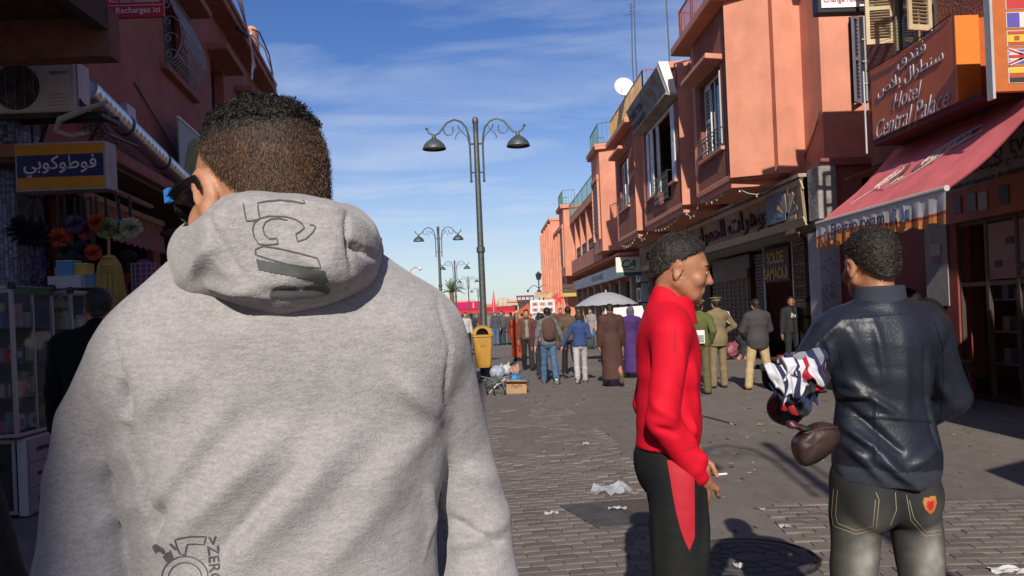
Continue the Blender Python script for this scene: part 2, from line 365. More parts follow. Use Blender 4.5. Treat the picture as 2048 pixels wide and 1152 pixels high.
def hand_prims(S, wr, fd, pn, side, curl=.5, k=.006, fat=1.0, L=1.0):
    """wr wrist, fd finger direction, pn palm normal (the side the fingers curl to), side +1 right / -1 left"""
    fd = np.array(fd, float); fd /= np.linalg.norm(fd); pn = np.array(pn, float); pn -= fd*(pn @ fd); pn /= np.linalg.norm(pn); sd = np.cross(fd, pn)*side   # towards the thumb
    wr = np.array(wr, float)
    S.cap(wr-fd*.03, wr+fd*.02, .024*fat, .024*fat, k=.02)
    for i in range(4):
        off = sd*(.027-.018*i); S.cap(wr+fd*.018+off*.7, wr+fd*.085*L+off, .0135*fat, .0115*fat, k=.016)
        ln = (.040, .046, .043, .034)[i]*L; p = wr+fd*.088*L+off; a = curl*.55
        for j, (q, r_) in enumerate(((1, .0095), (.68, .0085), (.52, .0075))):
            d = fd*math.cos(a)+pn*math.sin(a); p2 = p+d*ln*q*.9; S.cap(p, p2, r_*fat, r_*fat*.93, k=k*.6); p = p2; a += curl*.8
    p = wr+fd*.025+sd*.022; d = (fd*.62+sd*.72+pn*.28); d /= np.linalg.norm(d); p2 = p+d*.042*L; S.cap(p, p2, .014*fat, .0105*fat, k=.012)
    d = (fd*.9+sd*.25+pn*(.2+curl*.35)); d /= np.linalg.norm(d); p3 = p2+d*.030*L; S.cap(p2, p3, .0105*fat, .0095*fat, k=.005)
    S.cap(p3, p3+(d*.8+pn*.2)*.022*L, .0092*fat, .0078*fat, k=.004)
def ik(a, b, l1, l2, hint):
    a = np.array(a, float); b = np.array(b, float); d = b-a; L = np.linalg.norm(d)
    if L > (l1+l2)*.998: b = a+d/L*(l1+l2)*.998; d = b-a; L = np.linalg.norm(d)
    u = d/L; h = np.array(hint, float); h -= u*(h @ u); h /= np.linalg.norm(h)
    x = (l1*l1-l2*l2+L*L)/(2*L); return a+u*x+h*math.sqrt(max(l1*l1-x*x, 0)), b
ARM0 = {'L': ((-.25, .04, .86), (-.3, -1, 0)), 'R': ((.25, .04, .86), (.3, -1, 0))}
def skeleton(legs=((0, 0), (0, 0)), arms=None, lean=0.0, head=(0, 0), splay=.03, foot_out=.15, shrug=0, sw=.175, twist=0):
    """legs: (thigh forward angle, knee bend) left, right; arms: {'L': (wrist, elbow hint)}; head: (turn, nod)"""
    J = {}; th, shn = .44, .405; res = []
    for i, (a, kb) in enumerate(legs):
        s_ = (-1, 1)[i]; hip = np.array((s_*.09, 0, 0.)); kn = hip+th*np.array((s_*splay, math.sin(a), -math.cos(a))); an = kn+shn*np.array((s_*splay*.5, math.sin(a-kb), -math.cos(a-kb)))
        res.append((hip, kn, an, a-kb))
    z = .09-min(r[2][2]-(.05 if r[3] < -.5 else 0) for r in res); up = np.array((0, 0, z)); J['pz'] = z
    for (hip, kn, an, sa), n_ in zip(res, 'LR'):
        J['hip'+n_], J['knee'+n_], J['ank'+n_] = hip+up, kn+up, an+up
        fo = {'L': 1, 'R': -1}[n_]*foot_out; f = np.array((-math.sin(fo), math.cos(fo)*math.cos(min(0, sa+.15)*1.2), math.sin(min(0, sa+.15)*1.2))); J['foot'+n_] = f/np.linalg.norm(f)
    pel = up+np.array((0, -.01, .04)); Rl = rotx(-lean); Rt = rotz(twist)
    J['pel'] = pel; T = lambda p: pel+Rl @ Rt @ np.array(p)
    J['waist'] = T((0, .0, .13)); J['chest'] = T((0, .0, .32)); J['upper'] = T((0, -.015, .43)); J['neck'] = T((0, -.015, .52)); J['shL'] = T((-sw, -.01, .445+shrug)); J['shR'] = T((sw, -.01, .445+shrug))
    J['Rt'] = Rl @ Rt; J['Rh'] = Rl @ rotz(head[0]) @ rotx(-head[1]); J['head'] = T((0, .03, .665))
    am = dict(ARM0); am.update(arms or {})
    for n_ in 'LR':
        t, h = am[n_][:2]; t = np.array(t, float); J['elb'+n_], J['wri'+n_] = ik(J['sh'+n_], t, .285, .25, h)
    return J
def torso(S, J, o=0.0, g=1.0, k=.05, lo=True):
    Ri = J['Rt'].T; E = lambda c, r, kk=k: S.ell(c, tuple(x+o for x in r), k=kk, rot=Ri)
    E(J['pel']+np.array((0, -.01, -.01)), (.158*g, .112*g, .13)); E(J['waist'], (.138*g, .098*g, .14)); E(J['chest'], (.158*g, .115*g, .165)); E(J['upper'], (.165*g, .095*g, .085))
    S.cap(J['shL']+(J['upper']-J['shL'])*.15, J['shR']+(J['upper']-J['shR'])*.15, .055+o, k=k)
    S.cap(J['shL']*.75+J['neck']*.25, J['neck']-np.array((0, 0, .01)), .045+o*.8, .052+o*.6, k=k); S.cap(J['shR']*.75+J['neck']*.25, J['neck']-np.array((0, 0, .01)), .045+o*.8, .052+o*.6, k=k)
def arm(S, J, n_, o=0.0, g=1.0, k=.03, t=1.0, cuff=None):
    a, b, c = J['sh'+n_], J['elb'+n_], J['wri'+n_]; S.cap(a, b, .052*g+o, .040*g+o, k=k)
    if t > .5: S.cap(b, b+(c-b)*((t-.5)*2), .040*g+o, (.029*g+o*.8), k=k)
def leg(S, J, n_, o=0.0, g=1.0, k=.03, flare=0.0, t=1.0):
    a, b, c = J['hip'+n_], J['knee'+n_], J['ank'+n_]; S.cap(a, b, .086*g+o, .058*g+o, k=k); m = b+(c-b)*.35; S.cap(b, m, .056*g+o, .056*g+o+flare*.3, k=k); S.cap(m, b+(c-b)*t, .056*g+o+flare*.3, .040*g+o+flare, k=k)
def bounds(J, keys, pad):
    P = np.array([J[k_] for k_ in keys]); return P.min(0)-pad, P.max(0)+pad
def shoe_mesh(J, n_, mats, h, boot=0):
    a = J['ank'+n_]; f = J['foot'+n_]; up = np.cross(np.cross(f, (0, 0, 1.)), f); up /= np.linalg.norm(up); sd = np.cross(f, up)
    heel = a-f*.035-up*.055; toe = a+f*.155-up*.062
    S = SDF(np.minimum(np.minimum(heel, toe), a+up*boot)-.09, np.maximum(np.maximum(heel, toe), a+up*boot)+.09, h); Rr = np.array([sd, f, up])
    S.cap(heel, toe-f*.05, .036, .044, k=.02, sc_=(1, 1, .75), rot=Rr); S.cap(toe-f*.06, toe, .044, .036, k=.03, sc_=(1, 1, .62), rot=Rr)
    S.cap(a-up*.03-f*.01, a+up*(.01+boot), .042, .042+boot*.1, k=.03); S.cap(a-up*.03, toe-f*.07, .036, .026, k=.03)
    c0 = a-up*.086
    S.cut(lambda X, Y, Z: -((X-c0[0])*up[0]+(Y-c0[1])*up[1]+(Z-c0[2])*up[2]))
    return to_mesh('shoe', S.mesh(), mats, matfn=lambda C: ((C-c0) @ up < .024).astype(int))
def person(label, x, y, rz=0, H=1.74, group=None, h=.012, g=1.0, tone=0, hair='short', hairmat=None, top=('jacket', None), bottom=('trousers', None), shoes=None, sole=None, pose=None, z=0, hands=None, og=.022, hem=None, glove=None, boot=0, extra_top=None, name='person', finger=None, cat=None, collar=True, hood=False, sleeve=1.0, flare=.02):
    cat = cat or ('woman' if name == 'woman' else 'man' if name == 'man' else 'person')
    root = thing('person', label, 'person', (x, y, z), rz, group)
    s_ = H/1.75; root.scale = (s_,)*3; W[root.name] = W[root.name] @ Matrix.Scale(s_, 4)
    J = skeleton(**(pose or {})); sk = skin(tone)
    # the body, one continuous surface
    lo, hi = bounds(J, ['head', 'shL', 'shR', 'elbL', 'elbR', 'wriL', 'wriR', 'kneeL', 'kneeR', 'ankL', 'ankR'], .17); hi = hi+np.array((0, .05, 0)); lo[2] = max(lo[2], 0)
    S = SDF(lo, hi, h); torso(S, J, -.004, g)
    for n_ in 'LR':
        arm(S, J, n_, 0, g); leg(S, J, n_, -.004, g)
        f = J['foot'+n_]; S.cap(J['ank'+n_]-np.array((0, 0, .04)), J['ank'+n_]+f*.10-np.array((0, 0, .06)), .03, .025, k=.02)
        hd = (hands or {}).get(n_); fd = J['wri'+n_]-J['elb'+n_]; fd /= np.linalg.norm(fd)
        dfl = dict(fd=fd, pn=(-.95 if n_ == 'R' else .95, .1, 0), curl=.55)
        if hd: dfl.update(hd)
        hand_prims(S, J['wri'+n_], dfl['fd'], dfl['pn'], 1 if n_ == 'R' else -1, dfl['curl'], fat=max(1.0, h/.0085), k=.004)
    head_prims(S, J['head'], J['Rh']); neck_prims(S, J['head'], J['Rh'], J['neck']-np.array((0, 0, .03)))
    body = link('body', to_mesh('body', S.mesh(), sk), root, local=True)
    hc, Rh = J['head'], J['Rh']
    for e in (-1, 1):
        if (W[root.name].to_3x3() @ Vector(Rh @ np.array((0, 1, 0)))).y < .45:
            MB().tube([hc+Rh @ np.array((e*u, v, w2)) for u, v, w2 in ((.014, .099, .026), (.030, .098, .031), (.048, .085, .025))], [.003, .0042, .002], 5).build('eyebrow', HAIR, root, smooth=True, local=True)
            p = hc+Rh @ np.array((e*.031, .0885, .003)); ey = MB().lathe([(0.0001, -.0085), (.006, -.006), (.0085, 0), (.006, .006), (.0001, .0085)], p, 8).build('eye', EYE, root, smooth=True, local=True); p = hc+Rh @ np.array((e*.031, .0945, .003)); MB().lathe([(0.0001, -.0045), (.003, -.003), (.0045, 0), (.003, .003), (.0001, .0045)], p, 8).build('iris', BLACK, ey, smooth=True, local=True)
    # hair
    hm = hairmat or HAIR
    if hair != 'none':
        S = SDF(hc-.15-(np.array((0, 0, .12)) if hair == 'long' else 0), hc+.16, min(h, .009)); T = lambda p: hc+Rh @ np.array(p)
        if hair in ('short', 'long', 'curly', 'bun'):
            th = .008 if hair == 'short' else .016
            S.ell(T((0, -.014, .036)), (.076+th, .098+th, .086+th), k=.01, rot=Rh.T)
            if hair == 'long': S.cap(T((0, -.05, .0)), T((0, -.07, -.16)), .085, .07, k=.05, sc_=(1, .7, 1), rot=Rh.T)
            elif hair == 'bun': S.ell(T((0, -.12, .04)), (.045, .04, .045), k=.02)
            else: S.cap(T((0, -.045, -.02)), T((0, -.06, -.045)), .060, .050, k=.02)
            def hl(X, Y, Z):
                b_, c_ = (Rh[0][i]*(X-hc[0])+Rh[1][i]*(Y-hc[1])+Rh[2][i]*(Z-hc[2]) for i in (1, 2))
                low = .13 if hair == 'long' else .065
                return np.maximum(b_*.75-(c_-.02)*.95, -(c_+.015+np.clip((-.005-b_)*2.2, 0, low))-(.12 if hair == 'long' else 0))
            S.cut(hl)
            link('hair', to_mesh('hair', S.mesh(), hm, disp=lambda P, n: (.003 if hair == 'short' else .006)*wave(P, 3, 90)), root, local=True)
        elif hair in ('scarf', 'cap', 'beret', 'helmet'):
            if hair == 'scarf':
                S = SDF(hc-.27, hc+.17, h)
                S.ell(T((0, -.018, .032)), (.092, .112, .103), k=.02, rot=Rh.T); S.cap(T((0, -.02, -.05)), T((0, -.02, -.17)), .085, .10, k=.06, sc_=(1, .9, 1)); S.ell(T((0, .12, -.01)), (.052, .06, .075), k=.02, rot=Rh.T, op='sub')
                link('headscarf', to_mesh('headscarf', S.mesh(), hm, disp=lambda P, n: .006*wave(P, 2, 28)), root, local=True)
            else:
                S.ell(T((0, -.012, .055)), (.090, .112, .075), k=.01, rot=Rh.T)
                def ct(X, Y, Z): return -(Rh[0][2]*(X-hc[0])+Rh[1][2]*(Y-hc[1])+Rh[2][2]*(Z-hc[2])-.052)
                S.cut(ct)
                if hair == 'cap': S.ell(T((0, -.01, .115)), (.125, .135, .022), k=.02, rot=Rh.T); S.ell(T((0, .115, .055)), (.06, .05, .007), k=.01, rot=(Rh @ rotx(-.3)).T)
                if hair == 'beret': S.ell(T((.01, .0, .10)), (.115, .125, .040), k=.02, rot=Rh.T)
                link('cap', to_mesh('cap', S.mesh(), hm), root, local=True)
                S = SDF(hc-.13, hc+.14, min(h, .009)); S.ell(T((0, -.02, .022)), (.079, .101, .088), k=.01, rot=Rh.T); S.cap(T((0, -.045, -.02)), T((0, -.06, -.045)), .058, .048, k=.02)
                S.cut(lambda X, Y, Z: np.maximum((Y-hc[1])*Rh[1][1]+(X-hc[0])*Rh[0][1], (Z-hc[2])-.05)); link('hair', to_mesh('hair', S.mesh(), HAIR), root, local=True)
    # clothes
    kind, tm = top; P_ = None
    if kind is None: pass
    elif kind == 'robe':
        lo2, hi2 = bounds(J, ['neck', 'shL', 'shR', 'elbL', 'elbR', 'wriL', 'wriR', 'ankL', 'ankR'], .20); lo2[2] = .05; S = SDF(lo2, hi2, h)
        torso(S, J, og+.02, g); [arm(S, J, n_, og+.022, g, t=.95) for n_ in 'LR']
        c = (J['ankL']+J['ankR'])/2; c[2] = .14; S.cap(J['pel'], c, .19*g, .23*g, k=.08, sc_=(1, .85, 1)); hz_ = hem or .14
        S.cut(lambda X, Y, Z: hz_-Z)
        if hood: S.cap(J['neck']+np.array((0, -.06, .0)), J['neck']+np.array((0, -.12, -.16)), .085, .03, k=.04)
        link('djellaba' if name != 'woman' else 'robe', to_mesh('robe', S.mesh(), tm, disp=lambda P, n: .010*wave(P*np.array((1, 1, .35)), int(abs(x*10)), 13)+.004*wave(P, 5, 30)), root, local=True)
    else:
        hz_ = hem if hem else {'jacket': J['pz']-.03, 'shirt': J['pz']-.02, 'coat': J['pz']-.30}[kind]
        lo2, hi2 = bounds(J, ['neck', 'shL', 'shR', 'elbL', 'elbR', 'wriL', 'wriR', 'pel'], .17); lo2[2] = min(lo2[2], hz_-.03); S = SDF(lo2, hi2, h)
        torso(S, J, og, g)
        if kind == 'coat': S.cap(J['pel'], J['pel']+np.array((0, 0, -.42)), .165*g+og, .17*g+og, k=.06, sc_=(1, .75, 1))
        elif hz_ < J['pz']: S.cap(J['waist'], J['pel']+np.array((0, 0, -.10)), .15*g+og*.6, .165*g+og*.5, k=.05, sc_=(1, .74, 1))
        S.cut(lambda X, Y, Z: hz_-Z)
        for n_ in 'LR': arm(S, J, n_, og*.9, g, t=sleeve, k=.018)
        if collar: S.cap(J['neck']-np.array((0, 0, .01)), J['neck']+np.array((0, -.005, .035)), .066, .064, k=.02)
        sd = int(abs(x*37+y*11)) % 97
        link({'jacket': 'jacket', 'shirt': 'shirt', 'coat': 'coat'}[kind], to_mesh('top', S.mesh(), tm, disp=lambda P, n: .006*wave(P*np.array((1, 1, .8)), sd, 17)+.003*wave(P, sd+1, 38)), root, local=True)
    bk, bmt = bottom
    if bk == 'trousers':
        lo2, hi2 = bounds(J, ['pel', 'hipL', 'hipR', 'kneeL', 'kneeR', 'ankL', 'ankR'], .15); S = SDF(lo2, hi2, h)
        S.ell(J['pel']+np.array((0, -.012, -.03)), (.158*g+.008, .115*g+.008, .13), k=.04)
        for n_ in 'LR': leg(S, J, n_, .012, g, flare=flare, t=1.02, k=.02)
        S.cut(lambda X, Y, Z: Z-J['pel'][2]-.07)
        link('trousers', to_mesh('trousers', S.mesh(), bmt, disp=lambda P, n: .005*wave(P*np.array((1, 1, 1.4)), 11, 19)+.0025*wave(P, 12, 45)), root, local=True)
    if shoes:
        for n_ in 'LR': link('shoe', shoe_mesh(J, n_, [shoes, sole or shoes], min(h, .010), boot), root, local=True)
    return root, J
# ================================================================== GROUND
def ground_mat():
    m = bpy.data.materials.new('worn_asphalt'); m.use_nodes = True; t = m.node_tree; b = t.nodes['Principled BSDF']; b.inputs['Roughness'].default_value = .85
    tc = t.nodes.new('ShaderNodeTexCoord')
    def nz(sc_, det, st=(1, 1, 1), ro=.6):
        mp = t.nodes.new('ShaderNodeMapping'); mp.inputs['Scale'].default_value = st; t.links.new(tc.outputs['Object'], mp.inputs[0])
        n = t.nodes.new('ShaderNodeTexNoise'); n.inputs['Scale'].default_value = sc_; n.inputs['Detail'].default_value = det; n.inputs['Roughness'].default_value = ro; t.links.new(mp.outputs[0], n.inputs['Vector']); return n.outputs['Fac']
    def ramp(f, a, b_, c0, c1):
        r = t.nodes.new('ShaderNodeValToRGB'); r.color_ramp.elements[0].position = a; r.color_ramp.elements[1].position = b_; r.color_ramp.elements[0].color = (*c0, 1); r.color_ramp.elements[1].color = (*c1, 1); t.links.new(f, r.inputs[0]); return r.outputs[0]
    def mul(a, b_):
        x = t.nodes.new('ShaderNodeMixRGB'); x.blend_type = 'MULTIPLY'; x.inputs[0].default_value = 1; t.links.new(a, x.inputs[1]); t.links.new(b_, x.inputs[2]); return x.outputs[0]
    c = ramp(nz(.35, 8, (1, .6, 1)), .35, .68, (.165, .142, .125), (.215, .188, .166))
    c = mul(c, ramp(nz(90, 3), .3, .7, (.72, .72, .72), (1.15, 1.13, 1.1)))
    c = mul(c, ramp(nz(6, 9, (1, .5, 1), .75), .38, .62, (.80, .79, .78), (1.06, 1.05, 1.04)))
    c = mul(c, ramp(nz(2.3, 10, (1, .8, 1), .8), .30, .42, (.62, .60, .58), (1, 1, 1)))
    t.links.new(c, b.inputs['Base Color'])
    bu = t.nodes.new('ShaderNodeBump'); bu.inputs['Distance'].default_value = .004; t.links.new(nz(150, 4), bu.inputs['Height']); t.links.new(bu.outputs[0], b.inputs['Normal']); return m
ASPH = ground_mat()
g = MB(); g.quad((-700, -300, 0), (700, -300, 0), (700, 1600, 0), (-700, 1600, 0)); g = g.build('ground', ASPH); g['kind'] = 'structure'; GROUND = g
PAVE = mat('paver_brick', (.170, .142, .124), .85, nz=.3, nscale=3.5, bump=.003, bscale=60)
PAVE2 = mat('paver_brick_pale', (.190, .162, .143), .85, nz=.25, nscale=5, bump=.003, bscale=60)
PAVE3 = mat('paver_brick_dark', (.135, .110, .095), .85, nz=.25, nscale=5, bump=.003, bscale=60)
JOINT = mat('paver_joint_sand', (.07, .055, .045), .95, nz=.3, nscale=20)
# two bands of brick pavers beside the asphalt: a strip down the middle and a corner on the right
def brick_mesh(k):
    b = MB(); b.box(-.097, .097, -.047, .047, .0, .016); me = b.mesh('brick', [PAVE, PAVE2, PAVE3][k], bevel=.004); return me
BM = [brick_mesh(i) for i in (0, 1, 2)]
zones = [(-.75, 1.25, 3.6, 12.5, R(4)), (1.9, 6.0, 3.2, 5.75, R(-6)), (-2.6, -.75, 8, 14, R(4))]
cand = []
for (x0, x1, y0, y1, a) in zones:
    cx, cy = (x0+x1)/2, (y0+y1)/2; nx = int((x1-x0)/.2)+1; ny = int((y1-y0)/.1)+1
    for j in range(ny):
        for i in range(nx):
            lx = x0-cx+(i+.5*(j % 2))*.2; ly = y0-cy+j*.1
            x = cx+lx*math.cos(a)-ly*math.sin(a); y = cy+lx*math.sin(a)+ly*math.cos(a)
            if x > x1+.05: continue
            px, py = project((x, y, 0)); vis = -40 < px < 2090 and py < 1175 and not (px < 990 and py > 800) and not (1290 < px < 1420) and not (1640 < px < 1900)
            nzv = noise.noise(Vector((x*1.3, y*1.3, 0)))+.35*noise.noise(Vector((x*5, y*5, 3)))-(.0 if y < 10 else .0)
            if y > 6.2 and nzv > .10: continue                 # worn away or tarred over
            cand.append((y*(1 if vis else 9), x, y, a))
cand.sort()
PAVB = thing('brick_paving', 'worn brick pavers let into the grey street', 'paving', (0, 0, 0)); del PAVB['category']; PAVB['kind'] = 'structure'
far = MB()
for n_, (_, x, y, a) in enumerate(cand):
    k = random.choice((0, 0, 1, 2)); dz = .003+random.uniform(0, .003); tilt = Euler((random.uniform(-.010, .010), random.uniform(-.008, .008), a+random.uniform(-.02, .02)))
    if n_ < 290:
        o = link('brick', BM[k], PAVB); o.location = (x, y, dz-.008); o.rotation_euler = tilt
    else:
        far.box(-.097, .097, -.047, .047, 0, .010, Matrix.Translation((x, y, dz-.006)) @ tilt.to_matrix().to_4x4())
far.build('paver_field', PAVE, PAVB, kind='stuff')
# ================================================================== RIGHT: the jewellery building
MBD = thing('market_building', 'pink building with three projecting bays above the old jewellery shop', 'building', (7, 16.3, 0))
def P3(u, t, z): return (t, u, z)                              # walls along Y: u = Y, t = X
b = MB(); wallgrid(b, 16.25, 35.6, 4.15, 8.6, 7.0, 7.3, [], P3); b.box(7.3, 14, 16.25, 16.5, 4.15, 10.5); b.box(7.3, 14, 35.4, 35.6, 4.15, 8.6); b.box(7.0, 7.3, 16.25, 17.4, 8.6, 10.5)
b.build('wall', PINK, MBD)
box('roof', CONC, MBD, 6.72, 14, 16.1, 35.8, 8.6, 8.78)
def bay(y0, y1, z0, z1, holes, Xf=5.5, Xb=7.0, side=.3, sill=None):
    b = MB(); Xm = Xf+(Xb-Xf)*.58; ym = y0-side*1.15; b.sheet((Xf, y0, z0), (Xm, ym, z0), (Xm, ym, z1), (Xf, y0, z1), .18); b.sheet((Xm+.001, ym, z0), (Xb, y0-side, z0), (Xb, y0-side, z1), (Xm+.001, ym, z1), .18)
    b.sheet((Xb, y1+side, z0), (Xf, y1, z0), (Xf, y1, z1), (Xb, y1+side, z1), .18)
    b.sheet((Xf, y0, z0), (Xf, y1, z0), (Xb, y1+side, z0), (Xb, y0-side, z0), .2)
    b.build('bay', PINK, MBD)
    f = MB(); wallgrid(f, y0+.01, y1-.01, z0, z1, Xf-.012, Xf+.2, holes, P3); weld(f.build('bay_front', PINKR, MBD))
    t = MB(); t.prism([(Xf-.05, y0-.05), (Xf-.05, y1+.05), (Xb, y1+side+.05), (Xb, y0-side-.05), (Xm, ym-.06)], z0-.05, z0+.09)
    t.build('moulding', PEACH, MBD, bevel=.015)
    box('interior', mat('dim_room', (.16, .13, .11), .9, nz=.2, nscale=2), MBD, Xf+.9, Xf+.95, y0+.1, y1-.1, z0+.1, z1-.1)
def roofslab(y0, y1, z, side=.3, Xf=5.12): 
    s = MB(); s.prism([(Xf, y0-.3), (Xf, y1+.3), (6.72, y1+side+.3), (6.72, y0-side-.3)], z, z+.2); s.build('roof_slab', PEACH, MBD, bevel=.02)
def leaf(mb, p, ux, w, z0, z1, n=14, t=.035):
    """louvred leaf standing at p, running along ux"""
    ux = Vector(ux).normalized(); uy = Vector((-ux.y, ux.x, 0)); Mx = Matrix(((ux.x, uy.x, 0, p[0]), (ux.y, uy.y, 0, p[1]), (0, 0, 1, 0), (0, 0, 0, 1)))
    mb.box(0, .06, 0, t, z0, z1, Mx); mb.box(w-.06, w, 0, t, z0, z1, Mx); mb.box(.06, w-.06, 0, t, z0, z0+.08, Mx); mb.box(.06, w-.06, 0, t, z1-.08, z1, Mx); mb.box(.06, w-.06, 0, t, (z0+z1)/2-.03, (z0+z1)/2+.03, Mx)
    return Mx
def shutter(parent, p, ux, w, z0, z1, m, n=14, slats=True):
    b = MB(); Mx = leaf(b, p, ux, w, z0, z1); lf = b.build('shutter', m, parent)
    sm = MB().box(.06, w-.06, .004, .030, -.004, .004, None).mesh('slat', m)
    st = MB()
    for i in range(n):
        z = z0+.1+(z1-z0-.2)*(i+.5)/n
        M = Mx @ Matrix.Translation((0, .016, z)) @ Matrix.Rotation(R(-35), 4, 'X') @ Matrix.Translation((0, -.016, 0))
        if slats: o = link('slat', sm, lf, local=False); o.matrix_world = M; o.parent = lf; o.matrix_parent_inverse = Matrix(); o.matrix_basis = M
        else: st.box(.06, w-.06, .004, .030, -.004, .004, M)
    if not slats: st.build('slat_panel', m, lf)
    return lf
def grille(parent, X, y0, y1, z0, z1, m=IRON, n=None, r=.008, name='balcony_grille', scroll=True):
    b = MB(); n = n or max(4, int((y1-y0)/.15))
    for z in (z0, z0+(z1-z0)*.22, z1-(z1-z0)*.2, z1): b.box(X-r, X+r, y0, y1, z-r, z+r)
    for i in range(n+1):
        y = y0+(y1-y0)*i/n; b.box(X-r*.8, X+r*.8, y-r*.8, y+r*.8, z0, z1)
    if scroll:
        for i in range(n//2):
            c = y0+(y1-y0)*(2*i+1)/n; b.tube([(X, c+.05*math.cos(a), (z0+z1)/2+.07*math.sin(a)) for a in np.linspace(0, 6.28, 9)], .008, 4, caps=False)
    for y in (y0, y1): b.box(X, X+.18, y-r, y+r, z1-r, z1+r); b.box(X, X+.18, y-r, y+r, z0-r, z0+r)
    return b.build(name, m, parent)
def window(y0, y1, z0, z1, X=5.5, hood=None, parent=None, leaves=True, gh=.45):
    parent = parent or MBD
    b = MB(); f = .06
    for (a, c, d, e) in ((y0, y1, z1-f, z1), (y0, y1, z0, z0+f), (y0, y0+f, z0+f, z1-f), (y1-f, y1, z0+f, z1-f), ((y0+y1)/2-.03, (y0+y1)/2+.03, z0+f, z1-f)): b.box(X+.11, X+.16, a, c, d, e)
    w_ = b.build('window', WHITE, parent); box('pane', GLASS, w_, X+.13, X+.14, y0+f, y1-f, z0+f, z1-f)
    s = MB(); s.box(X-.10, X+.1, y0-.12, y1+.12, z0-.09, z0-.005); s.build('sill', PEACH, parent, bevel=.01)
    if hood is not None:
        z = hood; s = MB(); s.sheet((X-.42, y0-.25, z), (X-.42, y1+.25, z), (X, y1+.25, z-.04), (X, y0-.25, z-.04), -.12); s.build('hood', PEACH, parent, bevel=.012)
    if leaves:
        for (p, u) in (((X-.02, y0+.02), (.25, .10, 0)), ((X+.10, y1-.02), (-.04, -1, 0))):
            shutter(w_, p, u, .42 if u[0] > .1 else (y1-y0)*.33, z0+.08, z1-.08, WHITE, n=16, slats=False)
    if gh: grille(parent, X-.09, y0+.02, y1-.02, z0, z0+gh)
# bay A, B, C
bay(17.7, 20.35, 4.3, 8.2, [(18.15, 19.95, 5.12, 6.95)]); window(18.15, 19.95, 5.12, 6.95, hood=7.08)
roofslab(17.7, 21.0, 8.2)
bay(22.1, 27.2, 4.3, 8.2, [(22.65, 26.9, 5.15, 7.4), (23.5, 25.4, 4.72, 5.15)]); roofslab(23, 27.2, 8.30)
bay(28.95, 33.0, 4.3, 8.2, [(30.3, 32.3, 5.45, 7.3)]); window(30.3, 32.3, 5.45, 7.3, hood=7.55); roofslab(28.95, 33, 8.2)
# the large loggia window of bay B
b = MB(); X = 5.5
for (a, c) in ((22.65, 22.72), (26.83, 26.9)): b.box(X+.05, X+.12, a, c, 5.15, 7.4)
b.box(X+.05, X+.12, 22.72, 26.83, 7.3, 7.4); w_ = b.build('window', WHITE, MBD)
for i, (y0, y1, dx) in enumerate(((22.72, 23.1, -.03), (23.1, 23.5, .05), (25.35, 25.75, .10), (25.75, 26.15, -.02), (26.15, 26.5, .08), (26.5, 26.83, 0))):
    box('folding_leaf', WHITE, w_, X+dx, X+dx+.04, y0+.015, y1-.015, 5.17, 7.3, bevel=.008)
    for z in (5.3, 6.3): box('folding_leaf_panel', GREYW, w_, X+dx-.006, X+dx-.001, y0+.07, y1-.07, z, z+.85)
box('pane', GLASS, w_, X+.5, X+.51, 22.8, 26.8, 4.8, 7.3)
for (y0, y1) in ((22.6, 23.45), (25.45, 26.95)): box('sill', PEACH, MBD, X-.10, X+.1, y0, y1, 5.06, 5.14, bevel=.01)
grille(MBD, X-.10, 23.5, 25.4, 4.74, 5.55)
# stray cables and patches on the plaster
for (y0, z0, y1, z1, sag) in ((17.3, 4.6, 16.3, 5.4, .1), (17.72, 7.9, 17.75, 4.4, 0), (20.5, 7.95, 22.0, 7.6, .25), (27.5, 7.6, 28.8, 7.9, .3)): MB().tube([(5.46 if y0 > 17.5 else 6.97, y0+(y1-y0)*t, z0+(z1-z0)*t-sag*4*t*(1-t)) for t in np.linspace(0, 1, 8)], .010, 4).build('wall_cable', CABLE, MBD)
random.seed(21); b = MB()
for k in range(16):                                              # repaired plaster, a little proud of the camera-facing cheeks
    y0, n0 = ((17.7, 1), (22.1, 1), (28.95, 1))[k % 3]; u = random.uniform(.15, .9); z = random.uniform(4.5, 7.9); r_ = random.uniform(.04, .16); x = 5.5+1.5*u; y = y0-.3*u-.004
    pts = [(x+r_*random.uniform(.6, 1.2)*math.cos(a), y-.2*0-.2*r_*math.cos(a)-.002, z+r_*.7*random.uniform(.6, 1.2)*math.sin(a)) for a in np.linspace(0, 6.28, 10)[:-1]]; b.cur = k % 2; b.add(pts, [tuple(range(9))])
b.build('plaster_patch', [mat('patch_light', (.52, .25, .17), .95, nz=.2, nscale=9), mat('patch_dark', (.40, .16, .11), .95, nz=.2, nscale=9)], MBD)
# rooftop rails
def rail(parent, pts, z0, h, m, name='roof_railing', gap=.14, r=.014):
    b = MB()
    for a, c in zip(pts[:-1], pts[1:]):
        a = Vector((*a, 0)); c = Vector((*c, 0)); L = (c-a).length; n = max(1, int(L/gap))
        for z in (z0+.06, z0+h): b.tube([(a.x, a.y, z), (c.x, c.y, z)], r*1.5, 4)
        for i in range(n+1): p = a.lerp(c, i/n); b.tube([(p.x, p.y, z0-.01), (p.x, p.y, z0+h)], r if i % 8 else r*1.8, 4)
    return b.build(name, m, parent)
rail(MBD, [(5.3, 26.0), (5.3, 33.0), (6.6, 33.2)], 8.4, .85, GOLD); rail(MBD, [(5.3, 26.0), (6.9, 25.8)], 8.42, .85, RAILR)
rail(MBD, [(6.85, 22.0), (6.85, 25.6)], 8.78, .8, RAILR); rail(MBD, [(5.35, 17.5), (5.35, 21.1), (6.7, 21.3)], 8.4, .9, RAILR)
